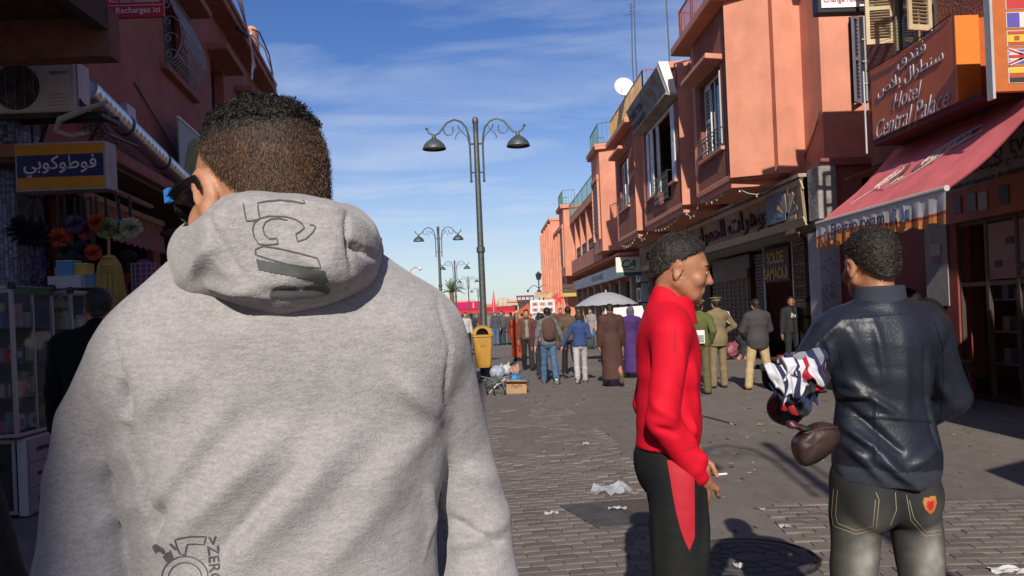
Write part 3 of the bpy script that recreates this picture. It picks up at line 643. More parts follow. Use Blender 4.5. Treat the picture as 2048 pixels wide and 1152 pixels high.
# painted board along the edge of the roof over bay B
bb = thing('advert_board', 'weathered grey roof-edge board with faded figure over the wide window', 'sign', (5.0, 25, 7.5))
q0, q1 = 22.3, 27.3
b = MB(); b.sheet((5.28, q0, 7.5), (5.28, q1, 7.5), (5.02, q1, 8.26), (5.02, q0, 8.26), -.07); b.build('board', mat('faded_board', (.36, .34, .32), .8, c2=(.20, .18, .17), nscale=2.5, streak=.4), bb)
b = MB(); b.add([(5.26, q0-.1, 7.46), (5.50, q0-.1, 7.46), (5.26, q0-.1, 8.36), (4.98, q0-.1, 8.36), (5.26, q0, 7.46), (5.50, q0, 7.46), (5.26, q0, 8.36), (4.98, q0, 8.36)], [(0, 1, 2, 3), (7, 6, 5, 4), (0, 4, 5, 1), (1, 5, 6, 2), (2, 6, 7, 3), (3, 7, 4, 0)]); b.build('end_cheek', WHITE, bb)
b = MB(); b.sheet((5.14, q0-.1, 7.44), (5.5, q0-.1, 7.38), (5.5, q1, 7.38), (5.14, q1, 7.44), .06); b.build('soffit', CONC, bb)
ux = Vector((0, -1, 0)); uy = Vector((-.26, 0, .76)).normalized(); INK = mat('faded_ink', (.05, .045, .045), .8)
def onboard(y, v, off=.08): return Vector((5.28, y, 7.5))+uy*v+ux.cross(uy).normalized()*off
text('CONFECTION\nDES ENFANTS', frame(onboard(26.2, .30), ux, uy), INK, bb, width=2.2, extrude=.004)
b = MB()
for (y, v, r1, r2, a) in ((23.1, .62, .24, .17, .5), (23.9, .50, .36, .16, -.3), (24.6, .38, .22, .26, .2), (23.5, .30, .26, .14, 1.0), (24.9, .66, .16, .1, 0)):
    c = onboard(y, v, .075); ring = [c+ux*(r1*math.cos(t)*math.cos(a)-r2*math.sin(t)*math.sin(a))+uy*(r1*.7*math.cos(t)*math.sin(a)+r2*math.sin(t)*math.cos(a)*.8) for t in np.linspace(0, 6.28, 15)[:-1]]
    b.add(ring, [tuple(range(14))])
b.build('faded_figure', mat('faded_print', (.30, .17, .11), .85, c2=(.16, .11, .09), nscale=6), bb)
# dish and masts on the roof
d = thing('satellite_dish', 'white satellite dish on the roof behind the ochre rail', 'satellite dish', (5.35, 29.4, 8.78))
Md = frame((5.25, 29.3, 9.62), (1, .25, 0), (.05, .35, .95))
b = MB(); b.lathe([(.001, .0), (.20, -.02), (.38, -.085), (.385, -.095), (.20, -.035), (.001, -.018)], (0, 0, 0), 28); me = b.mesh('reflector', mat('dish_white', (.72, .72, .70), .5), smooth=True); me.transform(Md @ Matrix.Rotation(math.pi, 4, 'X')); link('reflector', me, d)
MB().tube([(5.35, 29.6, 8.7), (5.35, 29.5, 9.3), (5.28, 29.35, 9.58)], .03, 8).build('mast', GREYW, d); MB().tube([(5.22, 29.3, 9.3), (5.1, 28.95, 9.55)], .012, 6).build('feed_arm', GREYW, d)
for i, (px, X, z1, lab) in enumerate(((1287, 5.9, 13.2, 'shorter thin rusty aerial mast of the close pair above the white dish'), (1294, 5.95, 14.0, 'taller thin aerial mast of the close pair above the white dish'), (1361, 5.9, 13.0, 'lone thin aerial mast rising behind the grey advert board'))):
    Y = X*FPX/(px-978); m_ = thing('aerial_mast', lab, 'aerial', (X, Y, 8.7), group='aerial masts on the right-hand roofs')
    MB().tube([(X, Y, 8.7), (X-.03, Y, (8.7+z1)/2), (X+.02, Y, z1)], .020, 6).build('pole', IRON, m_)
    b = MB()
    for k in range(5): z = z1-.12*k-.1; b.tube([(X-.16+.02*k, Y-.2, z), (X+.16-.02*k, Y+.2, z)], .006, 4)
    b.tube([(X, Y, z1-.4), (X-.28, Y-.2, z1-.55)], .008, 4); b.build('crossbars', IRON, m_)
# ---------------------------------------------------------------- ground floor: the jewellery shop
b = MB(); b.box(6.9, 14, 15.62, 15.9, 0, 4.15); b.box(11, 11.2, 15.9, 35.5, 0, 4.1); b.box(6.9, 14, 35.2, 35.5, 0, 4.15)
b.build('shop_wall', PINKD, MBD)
b = MB(); b.box(6.62, 14, 15.55, 35.6, 4.155, 4.3); b.build('upper_floor_slab', PINKD, MBD)
b = MB(); b.box(6.66, 11, 15.95, 35.1, 2.98, 3.10); b.build('shop_soffit', mat('soffit_grey', (.30, .29, .27), .8, nz=.2, nscale=3), MBD)
GRAYST = mat('old_stone', (.34, .31, .29), .9, nz=.35, nscale=4, bump=.02, bscale=14, streak=.3)
b = MB(); b.box(6.52, 6.9, 15.5, 16.0, 3.1, 4.14); b.build('stone_pier', GRAYST, MBD, bevel=.015)
b = MB(); b.box(6.50, 6.9, 15.5, 16.05, 0, 2.86); wp = b.build('white_pier', mat('chalky_white', (.42, .40, .42), .85, nz=.12, nscale=6, streak=.3), MBD)
BLUE = mat('blue_spray_paint', (.03, .13, .38), .6); b = MB()
random.seed(3)
for k in range(13):
    z = (.9, 1.0, 1.1, 1.2, 1.62, 1.68, 1.75, 1.8, 1.55, 2.1, 2.2, 2.3, 1.3)[k]; x = 6.56+random.random()*.22
    b.tube([(x+.05*math.cos(a+k)*(1+.3*math.sin(3*a)), 15.498, z+.05*math.sin(a*1.3)) for a in np.linspace(0, 4.5, 9)], .006 if k > 4 else .011, 4)
b.build('graffiti', BLUE, wp)
def carved_column(x0, x1, y0, y1, lab=None):
    c = MB(); c.box(x0, x1, y0, y1, 0, 1.50); col = c.build('carved_column', mat('wood_panel', (.17, .095, .04), .6, nz=.3, nscale=5, stretch=(6, 6, 1)), MBD, bevel=.01)
    s = MB(); s.box(x0+.03, x1-.03, y0+.03, y1-.03, 1.56, 2.78); s.build('shaft', WOODL, col)
    for z in (.05, .62, 1.14, 1.50): box('band', BLACK, col, x0-.015, x1+.015, y0-.015, y1+.015, z, z+.06, bevel=.006)
    t = MB()
    for z in np.arange(1.62, 2.7, .12):                         # interlaced carving
        for i, y in enumerate(np.linspace(y0+.06, y1-.06, 4)):
            for s_ in (-1, 1): t.tube([(x0+.02, y-.05*s_, z), (x0+.02, y+.05*s_, z+.11)], .012, 4)
        for x in np.linspace(x0+.08, x1-.08, 3):
            for s_ in (-1, 1): t.tube([(x-.05*s_, y0+.02, z), (x+.05*s_, y0+.02, z+.11)], .012, 4)
    for z in (1.58, 1.82, 2.3, 2.74): t.box(x0, x1, y0, y1, z, z+.035)
    t.build('carving', WOODL, col)
    k = MB()
    for i in range(4): k.box(x0-.05-.05*i, x1+.02*i, y0-.05-.04*i, y1+.05+.04*i, 2.80+.045*i, 2.84+.045*i)
    k.build('capital', WOODL, col)
carved_column(6.75, 7.15, 16.9, 17.5); carved_column(6.82, 7.15, 16.25, 16.62)
carved_column(6.75, 7.15, 32.8, 33.3)
b = MB(); b.box(6.75, 7.2, 33.5, 35.4, 0, 4.14); b.build('stone_pier', GRAYST, MBD, bevel=.02)
# shutter gate of crossed bars, slatted door, board inside
gt = MB(); gt.box(7.22, 7.26, 22.4, 26.0, 0, .05)
SG = mat('shutter_brown', (.10, .06, .04), .6, nz=.25, nscale=6)
gate = box('rolling_gate', SG, MBD, 7.34, 7.38, 22.3, 26.0, 0.0, 2.9); gm = MB()
for z in np.arange(.12, 2.2, .13): gm.tube([(7.3, 22.35, z), (7.3, 25.95, z)], .012, 4)
for y in np.arange(22.4, 26, .42): gm.box(7.285, 7.32, y-.018, y+.018, .02, 2.2)
gm.build('gate_bars', mat('gate_bar_metal', (.16, .10, .06), .5), gate)
box('gate_header', WOODL, gate, 7.26, 7.33, 22.3, 24.6, 2.22, 2.5); 
b = MB()
for z in np.arange(.05, 2.8, .09): b.box(7.30, 7.33, 20.9, 21.7, z, z+.07)
b.build('slatted_door', mat('slat_brown', (.085, .05, .035), .7), MBD)
for (y0, y1) in ((26.2, 29.5), (29.7, 32.6)): box('shop_window_frame', WOOD, MBD, 7.2, 7.3, y0, y1, 0, .7)
for y in (18.85, 20.85): box('door_post', GREYW, MBD, 7.25, 7.28, y, y+.07, 0, 2.95)
box('dark_floor_sheet', DARK, MBD, 7.6, 10.9, 17.6, 35.0, .004, .010)  # dark sheet over the whole shop floor
for (y, z, w2, c_) in ((17.7, .0, .6, (.05, .05, .05)), (26.6, .0, .9, (.10, .04, .03)), (28.4, 0, 1.4, (.05, .035, .03)), (31, 0, 1.6, (.04, .03, .025))):
    box('shelf_unit', mat('shelf_%d' % int(y), c_, .7, nz=.3), MBD, 7.9, 8.5, y, y+w2, 0, 2.2, bevel=.01)
# signs of the shop
js = thing('shop_sign', 'long weathered tan jewellery fascia with big rust-brown Arabic letters', 'sign', (6.5, 24, 3.1))
FAS = mat('fascia_tan', (.50, .36, .23), .85, c2=(.30, .20, .13), nscale=3.2, streak=.5, bump=.004)
def fas(y0, y1, z0=3.12, z1=4.0, m=FAS, name='panel', x=6.50, dx=.0, t=.06):
    s = MB(); s.sheet((x, y0, z0), (x, y1, z0), (x-.06-dx, y1, z1), (x-.06-dx, y0, z1), -t); return s.build(name, m, js)
fas(16.05, 25.2); fas(25.3, 26.5, m=mat('fascia_star_panel', (.50, .30, .17), .85, nz=.2, nscale=6)); fas(26.6, 33.4)
for (y0, y1) in ((16.05, 33.4),):
    s = MB()
    s.box(6.36, 6.6, y0, y1, 4.03, 4.10); s.build('cornice', mat('cornice_cream', (.42, .36, .26), .8, nz=.2, nscale=4, streak=.3), js)
    box('green_strip', mat('green_strip', (.03, .10, .06), .7), js, 6.40, 6.46, y0, y1, 3.975, 4.025)
FR = mat('fascia_fringe', (.60, .48, .32), .85, c2=(.36, .26, .17), nscale=9, stretch=(1, 7, .6))
fas(16.0, 33.4, 3.05, 3.22, FR, 'fringe', x=6.485, t=.03); fas(16.0, 25.2, 3.78, 3.96, FR, 'fringe', x=6.45, t=.03)
RUST = mat('rust_letters', (.060, .018, .010), .8, nz=.3, nscale=9)
def fM(y, z, off=.075): return frame((6.46-off, y, z), (0, -1, 0), (-.06, 0, .9))
text(arabic('مجوهرات الحمراء'), fM(20.6, 3.50), RUST, js, width=7.0, height=.62, extrude=.02, offset=.016)
text('BIJOUTERIE', fM(29.6, 3.50), RUST, js, width=4.8, height=.44, extrude=.02, offset=.02)
text('**\n***', fM(25.9, 3.50), mat('red_star', (.30, .05, .03), .7), js, width=.85, height=.6, extrude=.006)
box('blue_plate', mat('plate_blue_grey', (.10, .13, .18), .6, nz=.2), js, 6.36, 6.375, 16.85, 18.0, 3.25, 3.88)
sb = MB(); cc = Vector((6.375, 16.75, 3.28))
for i in range(11):                                             # the painted rays at the near end
    a0 = R(-8+i*17); a1 = R(2+i*17); r1 = .62 if i % 2 else .52
    pts = [cc+Vector((0, -.12*math.cos(a0), .12*math.sin(a0))), cc+Vector((-.02, -r1*math.cos(a0), r1*math.sin(a0))), cc+Vector((-.02, -r1*math.cos(a1), r1*math.sin(a1))), cc+Vector((0, -.12*math.cos(a1), .12*math.sin(a1)))]
    sb.sheet(*pts, .01)
    sb.cur = (i+1) % 3
sb.build('sunburst', [mat('ray_cream', (.50, .40, .26), .8), mat('ray_blue', (.16, .22, .30), .8), mat('ray_brown', (.24, .13, .07), .8)], js)
ss = thing('sale_sign', 'dark red sale board with yellow capitals hanging in the shop doorway', 'sign', (7.2, 19.9, 2.0))
box('board', mat('sale_board', (.085, .018, .014), .7, nz=.2), ss, 7.2, 7.23, 18.98, 20.75, 2.02, 2.85, bevel=.005)
YEL = mat('yellow_letters', (.50, .36, .05), .6)
text('SOLDE\nSAMAOUI', frame((7.19, 19.86, 2.43), (0, -1, 0), (0, 0, 1)), YEL, ss, width=1.62, height=.68, extrude=.004, offset=.012)
# string of bulbs under the bays
sl = thing('string_lights', 'slack white string of coloured bulbs under the projecting bays', 'string lights', (5.6, 17.8, 4.2))
cb_ = MB(); bl = MB(); pts_all = []
spans = [((5.52, 17.8, 4.24), (6.6, 17.6, 4.22), .30), ((6.6, 17.6, 4.22), (6.75, 17.2, 3.9), .10), ((5.52, 17.8, 4.24), (5.5, 20.4, 4.22), .20), ((5.5, 20.4, 4.22), (5.55, 22.2, 4.22), .32), ((5.55, 22.2, 4.22), (5.5, 27.0, 4.22), .26), ((5.5, 27.0, 4.22), (5.5, 29.0, 4.22), .3), ((5.5, 29.0, 4.22), (5.5, 33, 4.2), .25)]
for a, c, sag in spans:
    a = Vector(a); c = Vector(c); n = max(3, int((c-a).length/.42)); L = []
    for i in range(n*2+1):
        t = i/(n*2); p = a.lerp(c, t); p.z -= sag*4*t*(1-t); L.append(p)
        if i % 2: bl.lathe([(.001, -.07), (.018, -.062), (.022, -.045), (.012, -.02), (.010, 0), (.001, .004)], p, 8); bl.cur = (bl.cur+1) % 3
    cb_.tube(L, .008, 5)
cb_.build('cable', mat('white_cable', (.5, .52, .5), .5), sl)
bl.build('bulb', [mat('bulb_white', (.7, .7, .62), .3), mat('bulb_pink', (.6, .25, .2), .3), mat('bulb_yellow', (.6, .5, .15), .3)], sl, kind='stuff')
# ================================================================== HOTEL building (nearest on the right)
HB = thing('hotel_building', 'shaded rough pink hotel building with beige louvred shutters above its orange sign', 'building', (6.9, 11, 0))
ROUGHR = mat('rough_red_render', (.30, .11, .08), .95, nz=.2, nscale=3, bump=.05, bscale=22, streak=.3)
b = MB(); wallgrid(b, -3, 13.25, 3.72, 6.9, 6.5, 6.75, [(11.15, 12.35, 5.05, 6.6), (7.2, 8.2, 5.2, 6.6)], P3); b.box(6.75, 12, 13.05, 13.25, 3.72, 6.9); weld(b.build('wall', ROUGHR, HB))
b = MB(); b.box(6.9, 12, 14.2, 14.45, 0, 3.7); wallgrid(b, -3, 14.45, 0, 3.7, 6.9, 7.1, [(8.9, 11.6, 0, 2.55), (5, 8.6, 0, 2.55), (0, 4.6, 0, 2.55)], P3); weld(b.build('shop_wall', mat('dark_red_paint', (.22, .05, .04), .8, nz=.12, nscale=3), HB))
box('upper_floor_slab', PINKD, HB, 6.6, 12, -3, 14.5, 3.705, 3.715); box('roof', CONC, HB, 6.3, 12, -3, 13.35, 6.9, 7.1)
b = MB(); b.box(7.3, 13, 16.0, 16.24, 0, 4.1)
# link wall between the two buildings, behind the recess
b = MB(); b.box(8.9, 12, 13.3, 16.2, 0, 9.5); b.build('recess_wall', PINK, HB)
# window with open louvred leaves, lit
BEIGE = mat('beige_shutter', (.56, .44, .27), .7, nz=.12, nscale=7, streak=.2)
wn = box('window', mat('brown_frame', (.12, .075, .05), .7), HB, 6.58, 6.63, 11.2, 12.3, 5.05, 6.6)
b = MB(); [b.box(6.5, 6.57, y, y+.07, 5.05, 6.6) for y in (11.16, 11.7, 12.28)]; b.box(6.5, 6.57, 11.2, 12.3, 5.05, 5.12); b.build('frame', mat('olive_frame', (.20, .17, .11), .7, nz=.2), wn)
box('pane', GLASS, wn, 6.565, 6.575, 11.2, 12.3, 5.1, 6.6)
shutter(HB, (6.10, 12.42), (1, -.12, 0), .43, 5.50, 6.62, BEIGE, n=22); shutter(HB, (6.08, 11.12), (1, .25, 0), .40, 5.28, 6.6, BEIGE, n=22)
box('sill', PINKD, HB, 6.38, 6.6, 11.0, 12.5, 4.93, 5.03, bevel=.01)
# the grey shutters on the wall behind the recess
sw = box('window', DARK, MBD, 7.62, 8.35, 16.22, 16.245, 5.55, 7.3); GRS = mat('grey_blue_shutter', (.16, .15, .19), .6, nz=.15)
shutter(sw, (7.60, 16.02), (.25, .22, 0), .30, 5.5, 7.3, GRS, n=20, slats=False)
b = MB(); [b.box(x, x+.03, 16.19, 16.215, 5.55, 7.3) for x in (7.9, 8.08, 8.3)]; [b.box(7.85, 8.35, 16.18, 16.205, z, z+.03) for z in (5.9, 6.35, 6.8)]; b.build('window_bars', mat('bar_grey', (.32, .32, .36), .5), sw)
# hotel sign
ORG = mat('orange_sign_paint', (.56, .115, .018), .5, nz=.12, nscale=4, streak=.12); ORG2 = mat('sunlit_orange', (.75, .20, .02), .5, nz=.06)  # second orange is the sign paint brightened for its sunlit side
hs_ = thing('hotel_sign', 'burnt-orange hotel sign box with white Arabic and slanted lettering', 'sign', (6.2, 11, 4))
Y0, Y1, Z0, Z1 = 9.92, 12.15, 3.93, 5.0
box('sign_box', ORG, hs_, 6.0, 6.48, Y0+.012, Y1, Z0, Z1, bevel=.01); box('side_panel', ORG2, hs_, 5.995, 6.30, Y0-.02, Y0+.01, Z0+.01, Z1+.02); box('soffit', mat('deep_red_soffit', (.09, .015, .012), .8), hs_, 6.0, 6.5, Y0-.5, Y1+.05, Z0-.08, Z0-.004)
LET = mat('sign_white_letters', (.46, .43, .47), .6)
hM = lambda y, z: frame((5.988, y, z), (0, -1, 0), (0, 0, 1))
text(arabic('فندق'), hM(10.95, 4.85), LET, hs_, width=.75, height=.21, extrude=.006); text(arabic('سنطرال بلاص'), hM(11.05, 4.61), LET, hs_, width=1.75, height=.22, extrude=.006)
text('Hotel', hM(11.1, 4.34), LET, hs_, width=.78, height=.22, shear=.4, extrude=.004, offset=-.008); text('Central Palace', hM(11.05, 4.06), LET, hs_, width=1.95, height=.26, shear=.45, extrude=.005, offset=-.006)
MB().tube([(5.93, 12.22, 3.75), (5.93, 12.22, 5.02)], .014, 6).build('corner_rod', GREYW, hs_)
b = MB(); b.tube([(5.97, 12.2, 5.02), (5.97, 11.3, 4.98), (5.99, 9.95, 5.06)], .010, 5); b.build('cable', CABLE, hs_)
# flag sign
fs = thing('flag_sign', 'orange projecting board with five painted country flags', 'sign', (6.1, 8.9, 3.8))
yF = 8.95; pa = on_y(1972, 5, yF); pb = on_y(2200, 178, yF)
xa = pa.x+.06; box('board', mat('flag_board_orange', (.48, .13, .03), .5, nz=.08), fs, xa, xa+.95, yF, yF+.07, 3.80, 4.93, bevel=.004)
MB().box(xa-.035, xa-.004, yF-.02, yF+.09, 3.72, 4.95).build('edge_trim', GREYW, fs)
FC = dict(w=mat('flag_white', (.62, .62, .6), .6), r=mat('flag_red', (.50, .04, .04), .6), b=mat('flag_blue', (.10, .08, .38), .6), y=mat('flag_yellow', (.66, .46, .04), .6), k=mat('flag_black', (.03, .03, .03), .6), o=mat('flag_red_dark', (.42, .07, .04), .6))
def flag(z, rows):
    x0, x1 = xa+.17, xa+.60; hh = .16; b = MB(); b.box(x0-.008, x1+.008, yF-.006, yF-.001, z-.008, z+hh+.008); f = b.build('flag', FC['w'], fs)
    for (c, u0, u1, v0, v1) in rows: MB().box(x0+(x1-x0)*u0, x0+(x1-x0)*u1, yF-.012 if c != 'w2' else yF-.013, yF-.0065, z+hh*v0, z+hh*v1).build('stripe', FC[c[0]], f)
    return f, x0, x1, z, hh
flag(4.74, [('r', 0, 1, 0, 1)]); flag(4.53, [('b', 0, .33, 0, 1), ('r', .67, 1, 0, 1)]); f_ = flag(4.32, [('o', 0, 1, 0, .22), ('y', 0, 1, .24, .76), ('o', 0, 1, .78, 1)])
b = MB(); b.box(f_[1]+.07, f_[1]+.13, yF-.016, yF-.0125, 4.375, 4.425); b.build('crest', FC['o'], f_[0])
f_, x0, x1, z, hh = flag(4.11, [('b', 0, 1, 0, 1)])
b = MB()
for (p, q, w2, y_) in (((0, 0), (1, 1), .025, -.014), ((0, 1), (1, 0), .025, -.014), ((.5, 0), (.5, 1), .04, -.016), ((0, .5), (1, .5), .04, -.016)):
    a_ = Vector((x0+(x1-x0)*p[0], yF+y_, z+hh*p[1])); c_ = Vector((x0+(x1-x0)*q[0], yF+y_, z+hh*q[1])); n_ = Vector(((c_-a_).z, 0, -(c_-a_).x)).normalized()*w2
    b.cur = 0; b.quad(a_-n_, a_+n_, c_+n_, c_-n_); n_ *= .45; e_ = Vector((0, -.002, 0)); b.cur = 1; b.quad(a_-n_+e_, a_+n_+e_, c_+n_+e_, c_-n_+e_)
b.build('cross', [FC['w'], FC['r']], f_)
flag(3.90, [('k', 0, 1, 0, .33), ('o', 0, 1, .33, .66), ('y', 0, 1, .66, 1)])
# change sign
cs = thing('exchange_sign', 'white lit-box currency exchange sign in a black frame at the top edge', 'sign', (6, 13, 6))
pa = on_y(1628, 37, 13.0); pb = on_y(1746, 25, 13.0); zz = (pa.z+pb.z)/2
box('case', BLACK, cs, pa.x, pb.x, 12.85, 13.05, zz, zz+.75, bevel=.01); box('face', mat('sign_face_white', (.80, .80, .80), .4), cs, pa.x+.06, pb.x-.06, 12.83, 12.846, zz+.075, zz+.69)
text('Change /Combio', frame(((pa.x+pb.x)/2, 12.825, zz+.19), (1, 0, 0), (0, 0, 1)), mat('sign_crimson', (.42, .02, .05), .5), cs, width=.80, extrude=.002, offset=.012)
text('EXCHANGE', frame(((pa.x+pb.x)/2, 12.825, zz+.42), (1, 0, 0), (0, 0, 1)), mat('sign_crimson', (.42, .02, .05), .5), cs, width=.7, extrude=.002, offset=.012)
MB().tube([(pb.x-.05, 12.95, zz+.6), (6.55, 13.1, zz+.6)], .03, 6).build('bracket', BLACK, cs)
# awning
aw = thing('awning', 'faded pink-red shop awning with headset drawing and printed orange-white valance', 'awning', (6.4, 10.6, 2.3))
AX, AZ, BX, BZ, A0, A1 = 5.2, 2.70, 6.48, 3.82, 8.85, 12.42
CLR = mat('faded_red_canvas', (.70, .155, .165), .75, nz=.10, nscale=3, streak=.18, bump=.001)
def awp(u, v, off=0.0):                                         # u along Y from far end, v from bar up to the wall
    X = AX+(BX-AX)*v; Z = AZ+(BZ-AZ)*v-.06*math.sin(math.pi*v); return Vector((X-off*.65, A1+(A0-A1)*u, Z+off*.75))
b = MB(); n1_, n2_ = 16, 8; vs = [awp(i/n1_, j/n2_, .012*math.sin(i*2.1+j)) for i in range(n1_+1) for j in range(n2_+1)]
fs_ = [(i*(n2_+1)+j, (i+1)*(n2_+1)+j, (i+1)*(n2_+1)+j+1, i*(n2_+1)+j+1) for i in range(n1_) for j in range(n2_)]
k_ = len(vs); vs2 = vs+[v+Vector((.006, 0, -.010)) for v in vs]; b.add(vs2, fs_+[tuple(i+k_ for i in f[::-1]) for f in fs_]); b.build('canvas', CLR, aw, smooth=True)
MB().tube([awp(0, 0, .02), awp(1, 0, .02)], .035, 10).build('front_bar', mat('bar_cream', (.50, .45, .42), .5), aw)
MB().tube([awp(.02, 0), (6.5, A1-.05, 2.75)], .02, 6).build('arm', IRON, aw)
VAL = bpy.data.materials.new('valance_print'); VAL.use_nodes = True; t_ = VAL.node_tree; bs_ = t_.nodes['Principled BSDF']; bs_.inputs['Roughness'].default_value = .7
tc_ = t_.nodes.new('ShaderNodeTexCoord'); sp_ = t_.nodes.new('ShaderNodeSeparateXYZ'); t_.links.new(tc_.outputs['Object'], sp_.inputs[0])
wv = t_.nodes.new('ShaderNodeMath'); wv.operation = 'SINE'; ml = t_.nodes.new('ShaderNodeMath'); ml.operation = 'MULTIPLY'; ml.inputs[1].default_value = 1.5; t_.links.new(sp_.outputs[1], ml.inputs[0]); t_.links.new(ml.outputs[0], wv.inputs[0])
m3 = t_.nodes.new('ShaderNodeMath'); m3.operation = 'MULTIPLY_ADD'; m3.inputs[1].default_value = .045; t_.links.new(wv.outputs[0], m3.inputs[0]); t_.links.new(sp_.outputs[2], m3.inputs[2])
rp = t_.nodes.new('ShaderNodeValToRGB'); rp.color_ramp.interpolation = 'LINEAR'
for p_, c_ in ((0.0, (.62, .20, .05)), (.40, (.66, .24, .06)), (.44, (.40, .05, .02)), (.50, (.42, .06, .02)), (.54, (.56, .54, .54)), (1, (.64, .62, .61))):
    e = rp.color_ramp.elements.new(p_) if p_ not in (0.0, 1) else rp.color_ramp.elements[0 if p_ == 0 else -1]; e.color = (*c_, 1)
mr = t_.nodes.new('ShaderNodeMapRange'); mr.inputs[1].default_value = 2.30; mr.inputs[2].default_value = 2.68; t_.links.new(m3.outputs[0], mr.inputs[0]); t_.links.new(mr.outputs[0], rp.inputs[0]); t_.links.new(rp.outputs[0], bs_.inputs['Base Color'])
b = MB(); n1_ = 90; vs = []
for i in range(n1_+1):
    y = A1+(A0-A1)*i/n1_; wv_ = .018*math.sin(i*.9)+.01*math.sin(i*2.3); bot = 2.33+.022*math.sin(i*.55)
    for j in range(4): vs.append((AX-.02+wv_*(j/3)-.01, y, 2.69+(bot-2.69)*j/3))
fs_ = [(i*4+j, i*4+j+1, (i+1)*4+j+1, (i+1)*4+j) for i in range(n1_) for j in range(3)]; k_ = len(vs)
vs2 = vs+[(v[0]+.004, v[1], v[2]) for v in vs]; b.add(vs2, fs_+[tuple(i+k_ for i in f[::-1]) for f in fs_]); b.build('valance', VAL, aw, smooth=True)
vt = lambda y, z, x=AX-.065: frame((x, y, z), (0, -1, 0), (0, 0, 1))
text('Electro twam', vt(10.95, 2.55, AX-.085), mat('valance_ink', (.03, .03, .06), .6), aw, width=1.6, height=.17, extrude=.003, offset=.004)
for k, (y, z, h_, a_) in enumerate(((12.0, 2.46, .17, .1), (11.78, 2.46, .12, 0), (9.95, 2.53, .20, -.35), (9.72, 2.53, .20, .2), (9.62, 2.50, .14, 0))):
    M = vt(y, z) @ Matrix.Rotation(a_, 4, 'Z'); me = MB().box(-.045, .045, -h_/2, h_/2, -.004, .004).mesh('printed_phone', mat('phone_print_%d' % (k % 2), ((.05, .05, .10), (.25, .27, .36))[k % 2], .5)); me.transform(M); link('printed_phone', me, aw)
    me = MB().box(-.034, .034, -h_*.28, h_*.38, .004, .006).mesh('printed_screen', mat('phone_screen_print', (.16, .20, .36), .5)); me.transform(M); link('printed_screen', me, aw)
# unseen awnings: one added to shade the shop fronts, one inferred from its shadow
for (x0, y0, y1, lab) in ((4.92, 2.4, 6.9, 'unseen red awning added out of frame at right to shade the shop fronts'), (3.62, -5, 2.3, 'plain awning beside the viewpoint at right, out of frame')):
    t = thing('awning', lab, 'awning', (x0, y0, 2.6)); MB().sheet((x0, y1, 2.62), (x0, y0, 2.62), (6.45, y0, 3.66), (6.45, y1, 3.66), .02).build('canvas', CLR, t); box('valance', CLR, t, x0-.01, x0+.0, y0, y1, 2.3, 2.62)
# headset drawing on the canvas
wl = mat('canvas_white_paint', (.60, .48, .44), .7); wd = mat('canvas_grey_paint', (.20, .09, .09), .8); b = MB()
def au(pts, r, cur): b.cur = cur; b.tube([awp(u, v, .02+.01*cur) for u, v in pts], r, 4)
el = lambda u, v, a, c, n=15: [(u+a*math.cos(t)*.5+c*.12*math.sin(t), v+c*math.sin(t)) for t in np.linspace(0, 2*math.pi, n)]
au([(.15, .24), (.22, .38), (.27, .42), (.29, .37), (.36, .34), (.42, .38), (.50, .46), (.58, .58)], .008, 0)
for q in ((.27, .50, .07, .08), (.30, .56, .07, .08), (.245, .46, .04, .05), (.53, .62, .08, .08), (.58, .66, .10, .09), (.64, .74, .10, .07)): au(el(*q), .008, 0); au(el(q[0], q[1], q[2]*.55, q[3]*.55), .006, 0)
au([(.37, .40), (.39, .47), (.42, .47), (.41, .43)], .009, 0); au([(.50, .70), (.60, .80), (.72, .84), (.76, .76), (.66, .70)], .007, 0)
b.build('printed_headset', wl, aw)
b = MB()
for c0, r1, r2, a_ in (((.35, .55), .03, .12, .3), ((.49, .56), .05, .06, .3), ((.62, .79), .09, .05, 0)):
    ring = [awp(c0[0]+r1*math.cos(t), c0[1]+r2*math.sin(t), .017) for t in np.linspace(0, 6.28, 13)[:-1]]; b.add(ring, [tuple(range(12))])
b.build('printed_shade', wd, aw)
# shop under the awning
SHP = thing('shop_fascia', 'orange and grey phone shop panel with dark lettering under the awning', 'sign', (6.8, 10, 2.6))
s = MB(); s.box(6.80, 6.88, 4.0, 11.68, 2.55, 3.62); fo = s.build('panel', mat('fascia_orange_print', (.42, .11, .04), .6, c2=(.25, .045, .02), nscale=1.6), SHP)
s = MB(); s.add([(6.79, 11.66, 2.98), (6.79, 8.0, 3.12), (6.79, 8.0, 3.60), (6.79, 11.66, 3.60)], [(0, 1, 2, 3)]); s.build('grey_field', mat('fascia_grey_print', (.24, .22, .22), .6, nz=.1), SHP)
pM = lambda y, z: frame((6.783, y, z), (0, -1, 0), (0, 0, 1)); INK2 = mat('ink_dark', (.02, .02, .03), .6)
text('Electro twam', pM(10.35, 3.42), INK2, SHP, width=2.2, height=.26, extrude=.002, offset=-.01); text(arabic('اصلاح الهواتف النقالة'), pM(10.6, 3.22), INK2, SHP, width=1.7, height=.13, extrude=.002); text('Vente et réparation de téléphone', pM(10.6, 3.06), INK2, SHP, width=1.75, height=.10, extrude=.002)
for k, (y, z) in enumerate(((11.35, 2.80), (11.0, 2.80), (10.75, 2.78), (10.3, 2.8), (9.8, 2.82))): box('printed_gadget', mat('gadget_%d' % (k % 3), ((.02, .02, .03), (.12, .10, .16), (.30, .24, .24))[k % 3], .5), SHP, 6.786, 6.794, y-.10, y+.10, z-.13, z+.12, bevel=.003)
